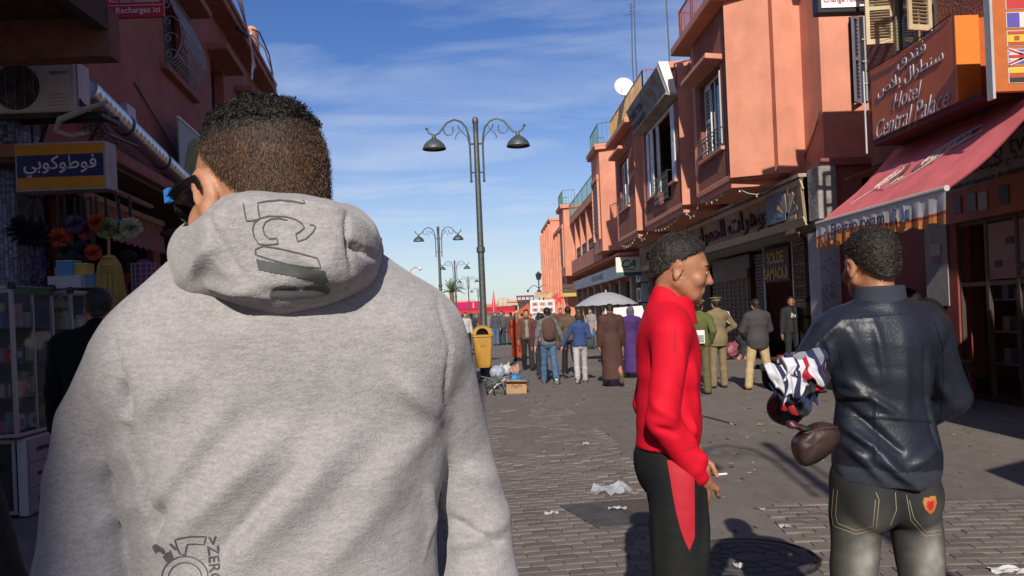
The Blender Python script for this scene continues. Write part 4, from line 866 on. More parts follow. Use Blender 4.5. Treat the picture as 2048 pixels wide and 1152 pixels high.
# shopfront
FRM = mat('shop_frame_brown', (.055, .035, .028), .6)
sf = MB()
for y in (11.6, 10.95, 10.3, 9.4, 8.95): sf.box(6.93, 6.99, y-.03, y+.03, 0, 2.55)
for z in (.02, 1.62, 2.49): sf.box(6.935, 6.985, 8.93, 11.6, z, z+.06)
sfo = sf.build('shopfront', FRM, HB); box('pane', GLASS, sfo, 6.96, 6.965, 8.95, 10.28, .08, 1.6)
box('printed_panel', mat('red_gadget_print', (.30, .05, .03), .5, c2=(.20, .14, .12), nscale=3.5), sfo, 6.94, 6.97, 9.43, 10.92, 1.70, 2.47)
for k, (y, z) in enumerate(((10.7, 1.9), (10.45, 2.2), (10.2, 1.85), (10.0, 2.15), (9.8, 1.9))): box('printed_gadget', INK2, sfo, 6.93, 6.939, y-.07, y+.07, z-.04, z+.05)
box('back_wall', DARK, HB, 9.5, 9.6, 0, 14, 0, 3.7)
for k, z in enumerate((.5, .95, 1.4)):
    box('shelf', mat('shelf_white_dim', (.16, .14, .14), .6), sfo, 7.15, 7.6, 9.0, 11.2, z, z+.03)
    for q in range(8): box('boxed_phone', mat('boxed_%d' % (q % 4), ((.14, .14, .16), (.12, .03, .03), (.05, .06, .1), (.2, .2, .18))[q % 4], .5), sfo, 7.2, 7.35, 9.1+q*.26, 9.24+q*.26, z+.03, z+.03+.14+.06*(q % 3))
pp = thing('poster_panel', 'pale notice panel with violet print between red wall and shop door', 'poster', (6.88, 12.1, 1.5))
box('sheet', mat('pale_paper', (.30, .27, .29), .7, nz=.12, nscale=5), pp, 6.875, 6.89, 11.8, 12.4, 1.35, 2.75); box('violet_print', mat('violet_print', (.28, .12, .26), .7), pp, 6.868, 6.873, 11.98, 12.2, 2.0, 2.2)
box('torn_note', mat('note_white', (.40, .38, .38), .7), pp, 6.862, 6.867, 11.95, 12.25, 2.12, 2.3); box('green_tab', mat('green_tab', (.05, .12, .05), .7), pp, 6.865, 6.873, 11.86, 11.98, 2.62, 2.68)
# black draped stand
S = SDF((5.6, 10.9, 0), (6.85, 14.0, 1.8), .03)
for (y, z, r) in ((11.5, 1.22, .30), (12.2, 1.38, .32), (12.9, 1.34, .30), (13.5, 1.30, .28)): S.cap((6.38, y, .15), (6.35, y, z), r*1.15, r*.9, k=.2)
tp = link('draped_stand', to_mesh('draped_stand', S.mesh(), mat('black_plastic_sheet', (.010, .010, .011), .7, bump=.03, bscale=5, spec=.25), disp=lambda P, n: .05*wave(P*np.array((1, 1, .25)), 8, 6)+.015*wave(P, 9, 20))); tag(tp, 'black plastic sheet draped over stacked goods under the awning', 'covered stand')
# bar stool
st = thing('stool', 'spindly dark metal stool standing before the phone shop door', 'stool', (6.15, 10.4, 0))
MB().lathe([(.001, .60), (.17, .60), (.18, .62), (.17, .64), (.001, .64)], (6.15, 10.4, 0), 18).build('seat', FRM, st, smooth=True)
for a in (0.6, 2.2, 3.7, 5.3): MB().tube([(6.15+.1*math.cos(a), 10.4+.1*math.sin(a), .60), (6.15+.2*math.cos(a), 10.4+.2*math.sin(a), 0)], .012, 6).build('leg', IRON, st)
MB().tube([(6.15+.15*math.cos(a), 10.4+.15*math.sin(a), .30) for a in np.linspace(0, 2*math.pi, 17)], .009, 5, caps=False).build('foot_ring', IRON, st)
# ================================================================== bank building further on
BK = thing('bank_building', 'sunlit pink building with octagonal turrets and open gallery, further down', 'building', (6, 45, 0))
def turret(y0, y1, z0, z1, rail_=True):
    pl = [(5.5, y0+.35), (5.5, y1-.35), (6.3, y1), (8, y1), (8, y0), (6.3, y0)]; m = MB(); m.prism(pl, z0, z1); t = m.build('turret', PINK, BK)
    e = .14; pc = [(5.5-e*1.4, y0+.35-e), (5.5-e*1.4, y1-.35+e), (6.3, y1+e*1.2), (8, y1+e), (8, y0-e), (6.3, y0-e*1.2)]; c = MB(); c.prism(pc, z1, z1+.14); c.prism([(x-.04, y) for x, y in pc], z1+.14, z1+.26); c.build('cornice', PEACH, t)
    box('slot_window', mat('slot_brown', (.05, .045, .035), .5), t, 5.46, 5.495, y0+.9, y1-.9, z0+.9, z1-1.4); 
    fr = MB(); fr.box(5.40, 5.49, y0+.75, y0+.9, z0+.6, z1-1.1); fr.box(5.40, 5.49, y1-.9, y1-.75, z0+.6, z1-1.1); fr.box(5.38, 5.49, y0+.7, y1-.7, z1-1.35, z1-1.15); fr.build('slot_frame', PEACH, t)
    gg = MB()
    for z in np.arange(z0+1, z1-1.5, .22): gg.tube([(5.44, y0+.92, z), (5.44, y1-.92, z+.1)], .015, 4)
    gg.build('slot_grille', IRON, t)
    if rail_: rail(BK, [(6.3, y0), (5.5, y0+.35), (5.5, y1-.35), (6.3, y1)], z1+.26, 1.0, GREENR, gap=.2)
turret(37.6, 41.2, 4.3, 9.1); turret(56.4, 60.4, 4.0, 8.8)
b = MB(); b.box(6.4, 7.5, 33.3, 37.6, 4.25, 8.2); b.box(5.9, 6.15, 41.2, 56.4, 4.1, 4.95); b.box(5.88, 6.2, 41.2, 56.4, 7.55, 7.95); b.box(6.2, 10, 41.2, 56.4, 7.7, 7.9); b.box(7.6, 7.9, 41.2, 56.4, 4.1, 7.7); b.box(6.15, 7.6, 41.2, 56.4, 4.0, 4.2); b.build('gallery_wall', PINK, BK)
for y in (44.0, 47.2, 50.4, 53.4): box('column', PINK, BK, 5.92, 6.3, y, y+.42, 4.95, 7.55)
for y in (41.6, 44.8, 48.0, 51.2): grille(BK, 5.99, y, y+2.2, 4.97, 5.6, n=10, r=.02, name='gallery_railing')
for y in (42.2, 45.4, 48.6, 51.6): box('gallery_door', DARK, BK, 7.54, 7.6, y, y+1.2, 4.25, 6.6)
rail(BK, [(5.9, 41.3), (5.9, 56.4)], 7.95, .95, GREENR, gap=.3)
b = MB(); b.box(5.9, 6.7, 60.4, 62, 0, 7.5); b.box(7, 7.3, 33.5, 62, 0, 4.1); b.build('wall', PINK, BK)
for y in (36, 39.2, 42.4, 45.6, 48.8, 52, 55.2, 58.4): box('pillar', mat('tan_pillar', (.40, .27, .18), .85, nz=.15, streak=.3), BK, 6.45, 6.75, y, y+.5, 0, 2.95)
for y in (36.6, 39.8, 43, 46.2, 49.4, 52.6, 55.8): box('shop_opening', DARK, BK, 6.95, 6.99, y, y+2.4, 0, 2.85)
b = MB(); b.box(6.0, 6.9, 36.5, 60.3, 3.98, 4.08); b.build('ledge', PEACH, BK)
bf = thing('bank_fascia', 'long pale grey fascia of the bank with faint lettering', 'sign', (6.3, 45, 3)); 
for y in np.arange(35.2, 59.5, 3.05): box('panel', GREYW, bf, 6.25, 6.42, y, y+3.0, 2.98, 3.62, bevel=.01)
text('CREDIT DU MAROC', frame((6.235, 46, 3.32), (0, -1, 0), (0, 0, 1)), mat('fascia_letter', (.30, .30, .33), .6), bf, width=5, height=.3, extrude=.003)
ca = thing('bank_sign', 'white projecting bank sign with dark green CA monogram', 'sign', (5.9, 33.9, 3))
pa = on_y(1233, 551, 33.6); pb = on_y(1281, 513, 33.6); box('panel', mat('ca_white', (.70, .68, .60), .5), ca, pa.x, pb.x, 33.6, 33.75, pa.z+.12, pb.z, bevel=.01); box('base_strip', GREENR, ca, pa.x-.02, pb.x+.01, 33.58, 33.76, pa.z-.03, pa.z+.115)
CAM_ = mat('dark_teal', (.01, .13, .11), .5); cx_, cz_ = (pa.x+pb.x)/2, (pa.z+pb.z)/2+.08
text('CA', frame((cx_, 33.59, cz_+.02), (1, 0, 0), (0, 0, 1)), CAM_, ca, width=.62, height=.34, shear=.35, extrude=.003, offset=.02); box('underline', CAM_, ca, cx_-.25, cx_+.25, 33.585, 33.595, cz_-.24, cz_-.20); box('slash', mat('ca_red', (.35, .05, .05), .5), ca, cx_+.18, cx_+.34, 33.583, 33.593, cz_+.10, cz_+.13)
MB().box(pb.x, 6.6, 33.62, 33.7, pb.z-.1, pb.z-.05).build('bracket', GREYW, ca)
hg = thing('hanging_sign', 'small brown hanging shop sign below the far turret', 'sign', (5.4, 55, 3)); pa = on_y(1126, 592, 55); pb = on_y(1152, 570, 55)
for k in range(3): box('plate', (mat('brown_plate', (.07, .04, .03), .6), mat('yellow_plate', (.45, .35, .06), .6))[k == 0], hg, pa.x, pb.x, 55, 55.1, pa.z-.05+k*.3, pa.z+.20+k*.3)
# air conditioners at the pier beside the bank
for i, z in enumerate((1.75, 2.6)):
    a = thing('air_conditioner', ('lower' if i == 0 else 'upper')+' of two grimy white units on the stone pier by the bank', 'air conditioner', (6.55, 34.3, z), group='outdoor units on the stone pier')
    box('case', GREYW, a, 6.38, 6.74, 33.62, 34.5, z, z+.62, bevel=.02)
    MB().lathe([(.001, 0), (.22, 0), (.24, .02), (.20, .03), (.001, .02)], (0, 0, 0), 16).build; me = MB().lathe([(.001, 0), (.22, 0), (.24, .02), (.20, .03), (.001, .02)], (0, 0, 0), 16).mesh('fan_grille', IRON); me.transform(Matrix.Translation((6.38, 34.0, z+.31)) @ Matrix.Rotation(R(-90), 4, 'Y')); link('fan_grille', me, a)
    box('bracket', IRON, a, 6.4, 6.76, 33.7, 33.75, z-.05, z-.004)
# buildings at the far end on the right
for i, (x0, y0, y1, z1, lab) in enumerate(((6.0, 62.1, 71, 8.1, 'narrow sunlit pink house front just beyond the far turret'), (5.7, 71.2, 82, 9.6, 'tall narrow terracotta house with rooftop greenery at the street end'), (7.2, 84, 96, 8.2, 'last low pink building where the street opens to the square'))):
    fb = thing('far_building', lab, 'building', (x0, y0, 0)); box('wall', PINK, fb, x0, x0+9, y0, y1, 0, z1); box('parapet', PEACH, fb, x0-.12, x0+9, y0-.1, y1+.1, z1, z1+.25)
    for y in np.arange(y0+.8, y1-1.2, 2.6):
        for z in (1.0, 4.2): w_ = box('window', DARK, fb, x0-.03, x0-.003, y, y+1.2, z, z+1.9); box('surround', PEACH, w_, x0-.10, x0-.004, y-.25, y-.02, z-.2, z+2.1)
    for y in np.arange(y0+.2, y1, 2.6): box('pilaster', PINK, fb, x0-.25, x0-.003, y, y+.35, 0, z1-.3)
# ================================================================== LEFT: shaded pink building
KX, KS = -3.7, -.109
def LP(u, t, z): return Vector((KX+KS*u+t, u, z))
def lbox(mb, y0, y1, t0, t1, z0, z1):
    return mb.add([LP(y, t, z) for z in (z0, z1) for y in (y0, y1) for t in (t0, t1)], [(0, 2, 3, 1), (4, 5, 7, 6), (0, 1, 5, 4), (2, 6, 7, 3), (0, 4, 6, 2), (1, 3, 7, 5)])
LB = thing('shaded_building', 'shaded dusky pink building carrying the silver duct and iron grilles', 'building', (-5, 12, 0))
b = MB(); wallgrid(b, 8.6, 22.6, 3.36, 8.05, -.3, 0, [(13.25, 14.75, 5.8, 7.15), (16.55, 17.75, 5.3, 7.05), (19.2, 20.4, 5.6, 7.0)], LP)
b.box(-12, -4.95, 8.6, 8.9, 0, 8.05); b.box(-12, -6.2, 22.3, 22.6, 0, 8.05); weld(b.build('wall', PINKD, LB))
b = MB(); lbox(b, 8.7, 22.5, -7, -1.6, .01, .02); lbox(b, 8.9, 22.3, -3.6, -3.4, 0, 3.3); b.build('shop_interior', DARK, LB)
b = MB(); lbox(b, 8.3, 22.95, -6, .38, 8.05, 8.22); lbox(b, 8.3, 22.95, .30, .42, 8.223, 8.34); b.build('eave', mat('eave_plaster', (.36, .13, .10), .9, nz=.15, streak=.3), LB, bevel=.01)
b = MB(); lbox(b, 13.0, 14.95, -.01, .42, 7.2, 7.34); b.build('hood', PINKD, LB, bevel=.01); b = MB(); lbox(b, 16.25, 18.05, -.01, .42, 7.08, 7.22); b.build('hood', PINKD, LB, bevel=.01); b = MB(); lbox(b, 19.0, 20.6, -.01, .4, 7.02, 7.15); b.build('hood', PINKD, LB, bevel=.01)
b = MB(); lbox(b, 13.0, 15.1, -.01, .12, 5.68, 5.78); b.build('sill', PINKD, LB, bevel=.01)
for (a, c, d, e) in ((13.25, 14.75, 5.8, 7.15), (16.55, 17.75, 5.3, 7.05), (19.2, 20.4, 5.6, 7.0)): m = MB(); lbox(m, a, c, -.28, -.24, d, e); wo = m.build('window', mat('dull_brown_window', (.07, .035, .03), .6), LB); m = MB(); [lbox(m, y, y+.05, -.23, -.2, d, e) for y in (a, (a+c)/2-.025, c-.05)]; m.build('frame', WOOD, wo)
# bellied wrought-iron grilles
WIR = mat('white_iron', (.30, .30, .34), .5, nz=.15)
def belly(y0, y1, z0, z1, nm='window_grille'):
    g_ = MB(); prof = lambda v: .05+.40*max(0, math.sin(math.pi*min(1, (1-v)*1.0))**.8)*((1-v)*.9+.18)
    for z in (z0, z1): g_.tube([LP(y0, .06, z), LP(y1, .06, z)], .014, 5)
    n = 13
    for i in range(n+1):
        y = y0+(y1-y0)*i/n; g_.tube([LP(y, prof(v)*(1 if 0 < i < n else .95), z0+(z1-z0)*v) for v in np.linspace(0, 1, 13)], .009, 4)
    for v in (.12, .3, .55, .78): g_.tube([LP(y0, prof(v), z0+(z1-z0)*v), LP(y1, prof(v), z0+(z1-z0)*v)], .008, 4)
    for k in range(5):                                          # scrolls in the near side
        zc = z0+.16+k*.27
        g_.tube([LP(y0, .04+.10*(1+math.cos(a))*math.exp(-a*.14), zc+.10*math.sin(a)*math.exp(-a*.14)) for a in np.linspace(0, 8, 22)], .008, 4)
    for i in range(n):
        y = y0+(y1-y0)*(i+.5)/n
        for k in range(6): v = .08+k*.15; g_.tube([LP(y+.05*math.cos(a), prof(v+.05*math.sin(a)), z0+(z1-z0)*(v+.05*math.sin(a))) for a in np.linspace(0, 5.2, 8)], .006, 3, caps=False)
    return g_.build(nm, WIR, LB)
belly(13.2, 14.8, 5.82, 7.12); belly(19.2, 20.4, 5.55, 6.9)
# canopy over the shop below
b = MB(); lbox(b, 7.8, 22.0, -.28, .9, 3.22, 3.35); b.build('canopy', mat('canopy_pink', (.34, .14, .10), .9, nz=.2, streak=.3), LB, bevel=.01); b = MB(); lbox(b, 7.82, 21.9, -3.3, .84, 3.17, 3.21); b.build('canopy_soffit', WOOD, LB)
b = MB(); lbox(b, 9.1, 10.6, .45, .52, 3.09, 3.13); b.build('strip_lamp', mat('dull_tube', (.45, .42, .36), .4), LB); 
for y in (8.9, 12.2, 16): b = MB(); lbox(b, y, y+.35, -.1, .0, 0, 3.17); b.build('shop_pier', PINKD, LB)
# rounded chimney and white pipes on the eave
ch = MB(); cx, cy = -6.0, 21.4; ch.prism([(cx+.17*math.cos(a), cy+.3*math.sin(a)) for a in np.linspace(0, 6.283, 17)[:-1]], 8.2, 9.25); ch.lathe([(.17, 9.25), (.15, 9.34), (.09, 9.40), (.001, 9.42)], (cx, cy, 0), 16); ch.build('chimney', PEACH, LB, smooth=True)
wt = mat('white_hose', (.72, .72, .74), .45)
hp = thing('cable_bundle', 'thick white cables dropping over the eave by the rounded chimney', 'cable', tuple(LP(18, .45, 8.4)))
for k in range(3): MB().tube([LP(14.5, .44+.02*k, 8.45), LP(17.2, .50+.03*k, 8.42+.05*k), LP(18.5, .48, 8.15-.1*k), LP(19.0+.2*k, .44, 7.7), LP(18.9, .42, 7.25+.1*k)], .025-.005*k, 6).build('cable', wt, hp)
MB().tube([LP(19, .42, 8.36), LP(20.5, .5, 8.5), LP(21.6, .46, 8.38), LP(22.4, .47, 8.0), LP(22.6, .45, 7.2)], .022, 6).build('cable', wt, hp)
MB().tube([LP(20.2, .25, 8.9), LP(20.7, .35, 9.0), LP(21.5, .45, 8.7), LP(22, .46, 8.3)], .02, 6).build('cable', CABLE, hp)
sc_ = thing('security_camera', 'small dark security camera under the eave of the shaded building', 'camera', tuple(LP(17.6, .5, 7.9)))
MB().tube([LP(17.3, .44, 7.88), LP(17.75, .56, 7.86)], .045, 10).build('housing', BLACK, sc_, smooth=True); MB().tube([LP(17.6, .4, 8.02), LP(17.6, .5, 7.9)], .015, 6).build('bracket', BLACK, sc_)
# silver duct clipped along the wall
du = thing('ventilation_duct', 'silver spiral duct running down along the shaded wall', 'duct', tuple(LP(9.6, .3, 4.1)))
p0, p1 = LP(9.0, .30, 4.22), LP(15.2, .30, 3.66); rr_ = []; pts = []
for i in range(121):
    p = p0.lerp(p1, i/120); pts.append(p); rr_.append(.125+(.009 if i % 3 == 0 else 0))
MB().tube(pts, rr_, 20).build('pipe', ALU, du, smooth=True)
for u in (.2, .45, .7, .95): p = p0.lerp(p1, u); MB().tube([p-Vector((0, .02, 0)), p+Vector((0, .02, 0))], .140, 18).build('clip', IRON, du)
MB().tube([p0, p0+Vector((-.25, -.25, .0)), p0+Vector((-.6, -.35, -.3))], .125, 16).build('elbow', ALU, du, smooth=True)
mb_ = thing('junction_box', 'small grey junction box on the pink wall above the duct', 'box', tuple(LP(11, .1, 4.4))); m = MB(); lbox(m, 11.0, 11.35, 0.0, .10, 4.28, 4.60); m.build('case', GREYW, mb_, bevel=.01); m = MB(); lbox(m, 11.02, 11.33, .10, .115, 4.30, 4.45); m.build('cover', GREYW, mb_)
wc = thing('wall_wire', 'thin dark wire sagging diagonally across the pink wall', 'wire', tuple(LP(11.8, .02, 4.8))); MB().tube([LP(11.6, .02, 5.05), LP(12.6, .03, 4.75), LP(13.9, .03, 4.35), LP(14.1, .03, 3.9)], .012, 4).build('wire', CABLE, wc); MB().tube([LP(13.2, .02, 4.85), LP(13.8, .04, 4.86), LP(13.9, .03, 4.4)], .008, 4).build('wire', CABLE, wc)
# kaftan poster
kp = thing('kaftan_poster', 'pale poster of a yellow-green kaftan on the shaded wall', 'poster', tuple(LP(13.8, .05, 3.8)))
def onl(px, py, off=0.0):
    d = ray(px, py); t = (KX+off)/(d.x-KS*d.y); return Vector((t*d.x, t*d.y, CAMZ+t*d.z))
a_ = onl(354, 237, .3); ya, za = a_.y, a_.z
m = MB(); lbox(m, ya, ya+2.0, .30, .32, za-1.25, za); m.build('sheet', mat('poster_grey', (.34, .34, .33), .6, nz=.08), kp); m = MB(); lbox(m, ya-.02, ya+2.0, .29, .335, za+.003, za+.04); m.build('top_batten', WHITE, kp)
def wpt(y, z): return LP(y, .327, z)
m = MB(); m.add([wpt(ya+.95, za-.10), wpt(ya+.60, za-.25), wpt(ya+.18, za-.80), wpt(ya+.30, za-.95), wpt(ya+.62, za-.62), wpt(ya+.52, za-1.24), wpt(ya+1.7, za-1.24), wpt(ya+1.45, za-.2), wpt(ya+1.2, za-.1)], [tuple(range(9))]); m.build('kaftan', mat('kaftan_green', (.26, .30, .05), .7, c2=(.17, .20, .03), nscale=9), kp)
m = MB(); m.tube([wpt(ya+.75, za-.25), wpt(ya+.85, za-.7), wpt(ya+.8, za-1.22)], .012, 4); m.tube([wpt(ya+1.0, za-.2), wpt(ya+1.1, za-.7), wpt(ya+1.1, za-1.22)], .012, 4); m.build('trim', mat('kaftan_trim', (.45, .45, .25), .6), kp)
# red top-up sign, hung square to the street
rs = thing('recharge_sign', 'red phone top-up sign hanging beside the timber balcony', 'sign', (-4.2, 9.0, 5))
pa, pb = on_y(215, 33, 9.0), on_y(328, 36, 9.0); box('panel', mat('sign_red', (.42, .012, .018), .5, nz=.06), rs, pa.x, pb.x, 9.0, 9.04, (pa.z+pb.z)/2, (pa.z+pb.z)/2+.62)
cx_, cz_ = (pa.x+pb.x)/2, (pa.z+pb.z)/2; SW = mat('sign_white_text', (.62, .55, .56), .5); tM = lambda z, dx=0: frame((cx_+dx, 8.994, z), (1, 0, 0), (0, 0, 1))
text('Rechargez ici', tM(cz_+.068, .03), SW, rs, width=.48, extrude=.002, offset=.006); text('Pour mieux communiquer', tM(cz_+.175), SW, rs, width=.56, extrude=.002); box('rule', SW, rs, cx_-.29, cx_+.30, 8.992, 8.998, cz_+.128, cz_+.134)
MB().tube([(pa.x+.1, 9.02, cz_+.58), (pa.x-.5, 9.1, cz_+.58)], .02, 6).build('bracket', IRON, rs)
# balcony above, dark timber underneath
bl_ = thing('timber_balcony', 'dark timber underside of a balcony above the white unit', 'balcony', (-4, 7, 4))
DW = mat('balcony_timber', (.055, .026, .017), .8, nz=.4, nscale=5, stretch=(6, 1, 1), bump=.004)
pa = on_y(236, 122, 7.2); xr = pa.x; zb = pa.z
for k, x in enumerate(np.arange(-9.0, xr-.1, .22)): box('plank', DW, bl_, x, x+.21, -4, 7.04, zb+.33+.004*(k % 2), zb+.36+.004*(k % 2))
box('end_beam', mat('beam_pink', (.17, .075, .05), .85, nz=.3, nscale=6), bl_, -9, xr, 7.05, 7.25, zb, zb+.42); box('side_beam', DW, bl_, xr-.10, xr, -4, 7.03, zb+.22, zb+.60); box('bearer', DW, bl_, -9, xr-.12, 5.2, 5.35, zb+.16, zb+.32); box('bearer', DW, bl_, -9, xr-.12, 3.4, 3.55, zb+.16, zb+.32)
box('balcony_wall', PINKD, bl_, -9, xr-.02, -4, 7.2, zb+.62, zb+1.8)
# air conditioner on its bracket
ac = thing('air_conditioner', 'white outdoor unit with a round fan under the timber balcony', 'air conditioner', (-4.5, 8, 3.6))
ya = 8.0; p = on_y(152, 222, ya); xr_, z0_ = p.x, p.z; q = on_y(147, 118, ya); z1_ = q.z; ACW = mat('ac_ivory', (.52, .50, .47), .5, nz=.08, nscale=5, streak=.25)
box('case', ACW, ac, xr_-.86, xr_, ya, ya+.30, z0_, z1_, bevel=.012)
box('side_cover', ACW, ac, xr_-.001+.003, xr_+.018, ya+.03, ya+.26, z0_+.08, z1_-.04, bevel=.004); box('front_panel', ACW, ac, xr_-.27, xr_-.05, ya-.008, ya-.001, z0_+.03, z1_-.04, bevel=.003)
cx_, cz_ = xr_-.57, (z0_+z1_)/2; r_ = (z1_-z0_)*.44
me = MB().lathe([(.001, 0), (r_, 0), (r_, .03), (.001, .03)], n=28).mesh('fan_well', mat('fan_dark', (.012, .016, .013), .7)); me.transform(Matrix.Translation((cx_, ya-.001, cz_)) @ Matrix.Rotation(R(90), 4, 'X') @ Matrix.Translation((0, 0, -.026))); link('fan_well', me, ac)
b = MB()
for k in range(1, 7): r = r_*k/6.5; b.tube([(cx_+r*math.cos(a), ya-.014, cz_+r*math.sin(a)) for a in np.linspace(0, 2*math.pi, 29)], .0025, 4, caps=False)
for k in range(5): x = cx_-r_+2*r_*(k+.5)/5; h_ = math.sqrt(max(.0001, r_*r_-(x-cx_)**2)); b.tube([(x, ya-.018, cz_-h_), (x, ya-.018, cz_+h_)], .004, 4)
b.build('fan_guard', mat('guard_grey', (.14, .14, .14), .5), ac)
b = MB()
for k in range(3):
    a0 = k*2.094; P_ = [Vector((cx_+math.cos(a0+s_)*r_*u, ya-.006, cz_+math.sin(a0+s_)*r_*u)) for u, s_ in ((.15, -.3), (.85, -.45), (.9, .35), (.2, .5))]; b.sheet(*P_, .004)
b.build('fan_blade', mat('blade_grey', (.05, .055, .05), .5), ac)
for k in range(4): box('vent_slot', mat('slot_grey', (.2, .19, .18), .6), ac, xr_-.26, xr_-.06, ya-.011, ya-.0085, z0_+.06+.035*k, z0_+.066+.035*k)
text('BEKO', frame((xr_-.15, ya-.0095, z1_-.13), (1, 0, 0), (0, 0, 1)), mat('logo_blue', (.02, .05, .16), .4), ac, width=.17, height=.034, extrude=.001, offset=.008)
b = MB(); b.box(xr_-.9, xr_+.30, ya+.02, ya+.06, z0_-.05, z0_-.006); b.box(xr_-.9, xr_+.30, ya+.24, ya+.28, z0_-.05, z0_-.006); b.box(xr_+.26, xr_+.30, ya-.10, ya+.28, z0_-.09, z0_-.052); b.tube([(xr_+.1, ya+.26, z0_-.06), (xr_-.25, ya+.4, z0_-.5)], .018, 5); b.build('bracket', IRON, ac)
hose = mat('lagged_hose', (.40, .37, .33), .8, nz=.15, nscale=12, bump=.003); b = MB()
b.tube([(xr_+.34, ya-.05, z0_+.07), (xr_+.10, ya-.06, z0_-.01), (xr_-.12, ya-.08, z0_-.10), (xr_-.18, ya-.05, z0_-.20), (xr_-.05, ya+.0, z0_-.25), (xr_+.12, ya+.05, z0_-.20)], [.018, .030, .032, .030, .028, .026], 8); b.build('hose', hose, ac, smooth=True)
b = MB()
for k in range(5): b.tube([(xr_-.02, ya+.1, z0_+.22-.03*k), (xr_+.06+.03*k, ya-.02, z0_+.02), (xr_+.02+.06*k, ya, z0_-.18-.03*k), (xr_+.2, ya+.1, z0_-.1-.05*k), (xr_+.3-.1*k, ya+.2, z0_-.3)], .007, 5)
b.tube([(xr_-.6, ya+.3, z0_-.05), (xr_-.55, ya+.2, z0_-.6), (xr_-.58, ya+.2, z0_-1.3)], .012, 5); b.tube([(xr_-.45, ya+.3, z0_-.05), (xr_-.5, ya+.2, z0_-.35), (xr_-.4, ya+.2, z0_-.4)], .02, 5); b.build('cable', CABLE, ac)
# photocopy sign
ps = thing('photocopy_sign', 'boxy yellow and blue sign with white Arabic lettering, below the white unit', 'sign', (-4.2, 7.5, 3))
ys = 7.5; a_, c_ = on_y(36, 375, ys), on_y(206, 285, ys); x0, x1, z0, z1 = a_.x, c_.x, a_.z-.02, c_.z
box('case', mat('case_alu', (.36, .34, .34), .5, nz=.15, streak=.2), ps, x0-.02, x1+.02, ys+.004, ys+.22, z0-.02, z1+.02, bevel=.006); YO = mat('sign_amber', (.50, .20, .012), .45, nz=.06)
box('amber_face', YO, ps, x0, x1, ys-.004, ys+.0035, z0, z1); box('blue_band', mat('sign_navy', (.012, .016, .10), .45), ps, x0+.004, x1-.004, ys-.009, ys-.0045, z0+(z1-z0)*.26, z0+(z1-z0)*.76)
text(arabic('فوطوكوبي'), frame(((x0+x1)/2, ys-.0115, (z0+z1)/2), (1, 0, 0), (0, 0, 1)), SW, ps, width=(x1-x0)*.84, extrude=.001, offset=.01)
b = MB(); b.tube([(x1-.1, ys+.1, z1), (x1-.1, ys+.3, z1+.15), (x1-.15, 8.6, z1+.2)], .015, 5); b.tube([(x1+.05, ys+.1, z0-.02), (x1+.07, ys+.1, z0-.35)], .008, 5); b.build('bracket', IRON, ps)
# mosaic pier, near building
mo = thing('mosaic_pier', 'pier faced with small blue mosaic tiles below the white unit', 'pillar', (-5.4, 8.1, 0)); p = on_y(36, 450, 8.1); xm = p.x
box('core', mat('grout_grey', (.14, .14, .17), .9), mo, xm-1.6, xm, 8.1, 8.58, 0, 3.9); TM = [mat('tile_blue_a', (.05, .07, .20), .3), mat('tile_blue_b', (.10, .14, .28), .3), mat('tile_blue_c', (.02, .025, .07), .3), mat('tile_blue_d', (.18, .22, .36), .3)]
b = MB()
for i in range(26):
    for j in range(70):
        x = xm-.02-.042*i; z = 1.6+.033*j
        b.cur = random.choice((0, 0, 1, 1, 2, 3)); b.box(x-.036, x, 8.093, 8.099, z, z+.028)
for i in range(10):
    for j in range(60): y = 8.12+.045*i; z = 1.6+.033*j; b.cur = random.choice((0, 1, 1, 2, 3)); b.box(xm+.001, xm+.007, y, y+.038, z, z+.028)
b.build('mosaic_tiles', TM, mo, kind='stuff')
# inner awning with scalloped edge
ia = thing('scalloped_blind', 'dull pink blind with a scalloped edge behind the dusters', 'awning', tuple(LP(9, .3, 3)))
m = MB(); lbox(m, 8.7, 11.6, .28, .36, 2.97, 3.04); m.build('rail', mat('rail_cream', (.40, .30, .24), .6), ia); m = MB(); n_ = 60; vs = []
for i in range(n_+1):
    y = 8.72+(2.85)*i/n_; sc2 = .035*abs(math.sin(i*math.pi/5))
    vs += [LP(y, .33+.006*math.sin(i*1.3), 2.97), LP(y, .36+.01*math.sin(i*1.3), 2.60-sc2)]
k_ = len(vs); m.add(vs+[v+Vector((-.006, 0, 0)) for v in vs], [(2*i, 2*i+1, 2*i+3, 2*i+2) for i in range(n_)]+[(k_+2*i+2, k_+2*i+3, k_+2*i+1, k_+2*i) for i in range(n_)]); m.build('cloth', mat('blind_pink', (.26, .13, .12), .85, nz=.15, nscale=12, stretch=(1, 8, .3)), ia)
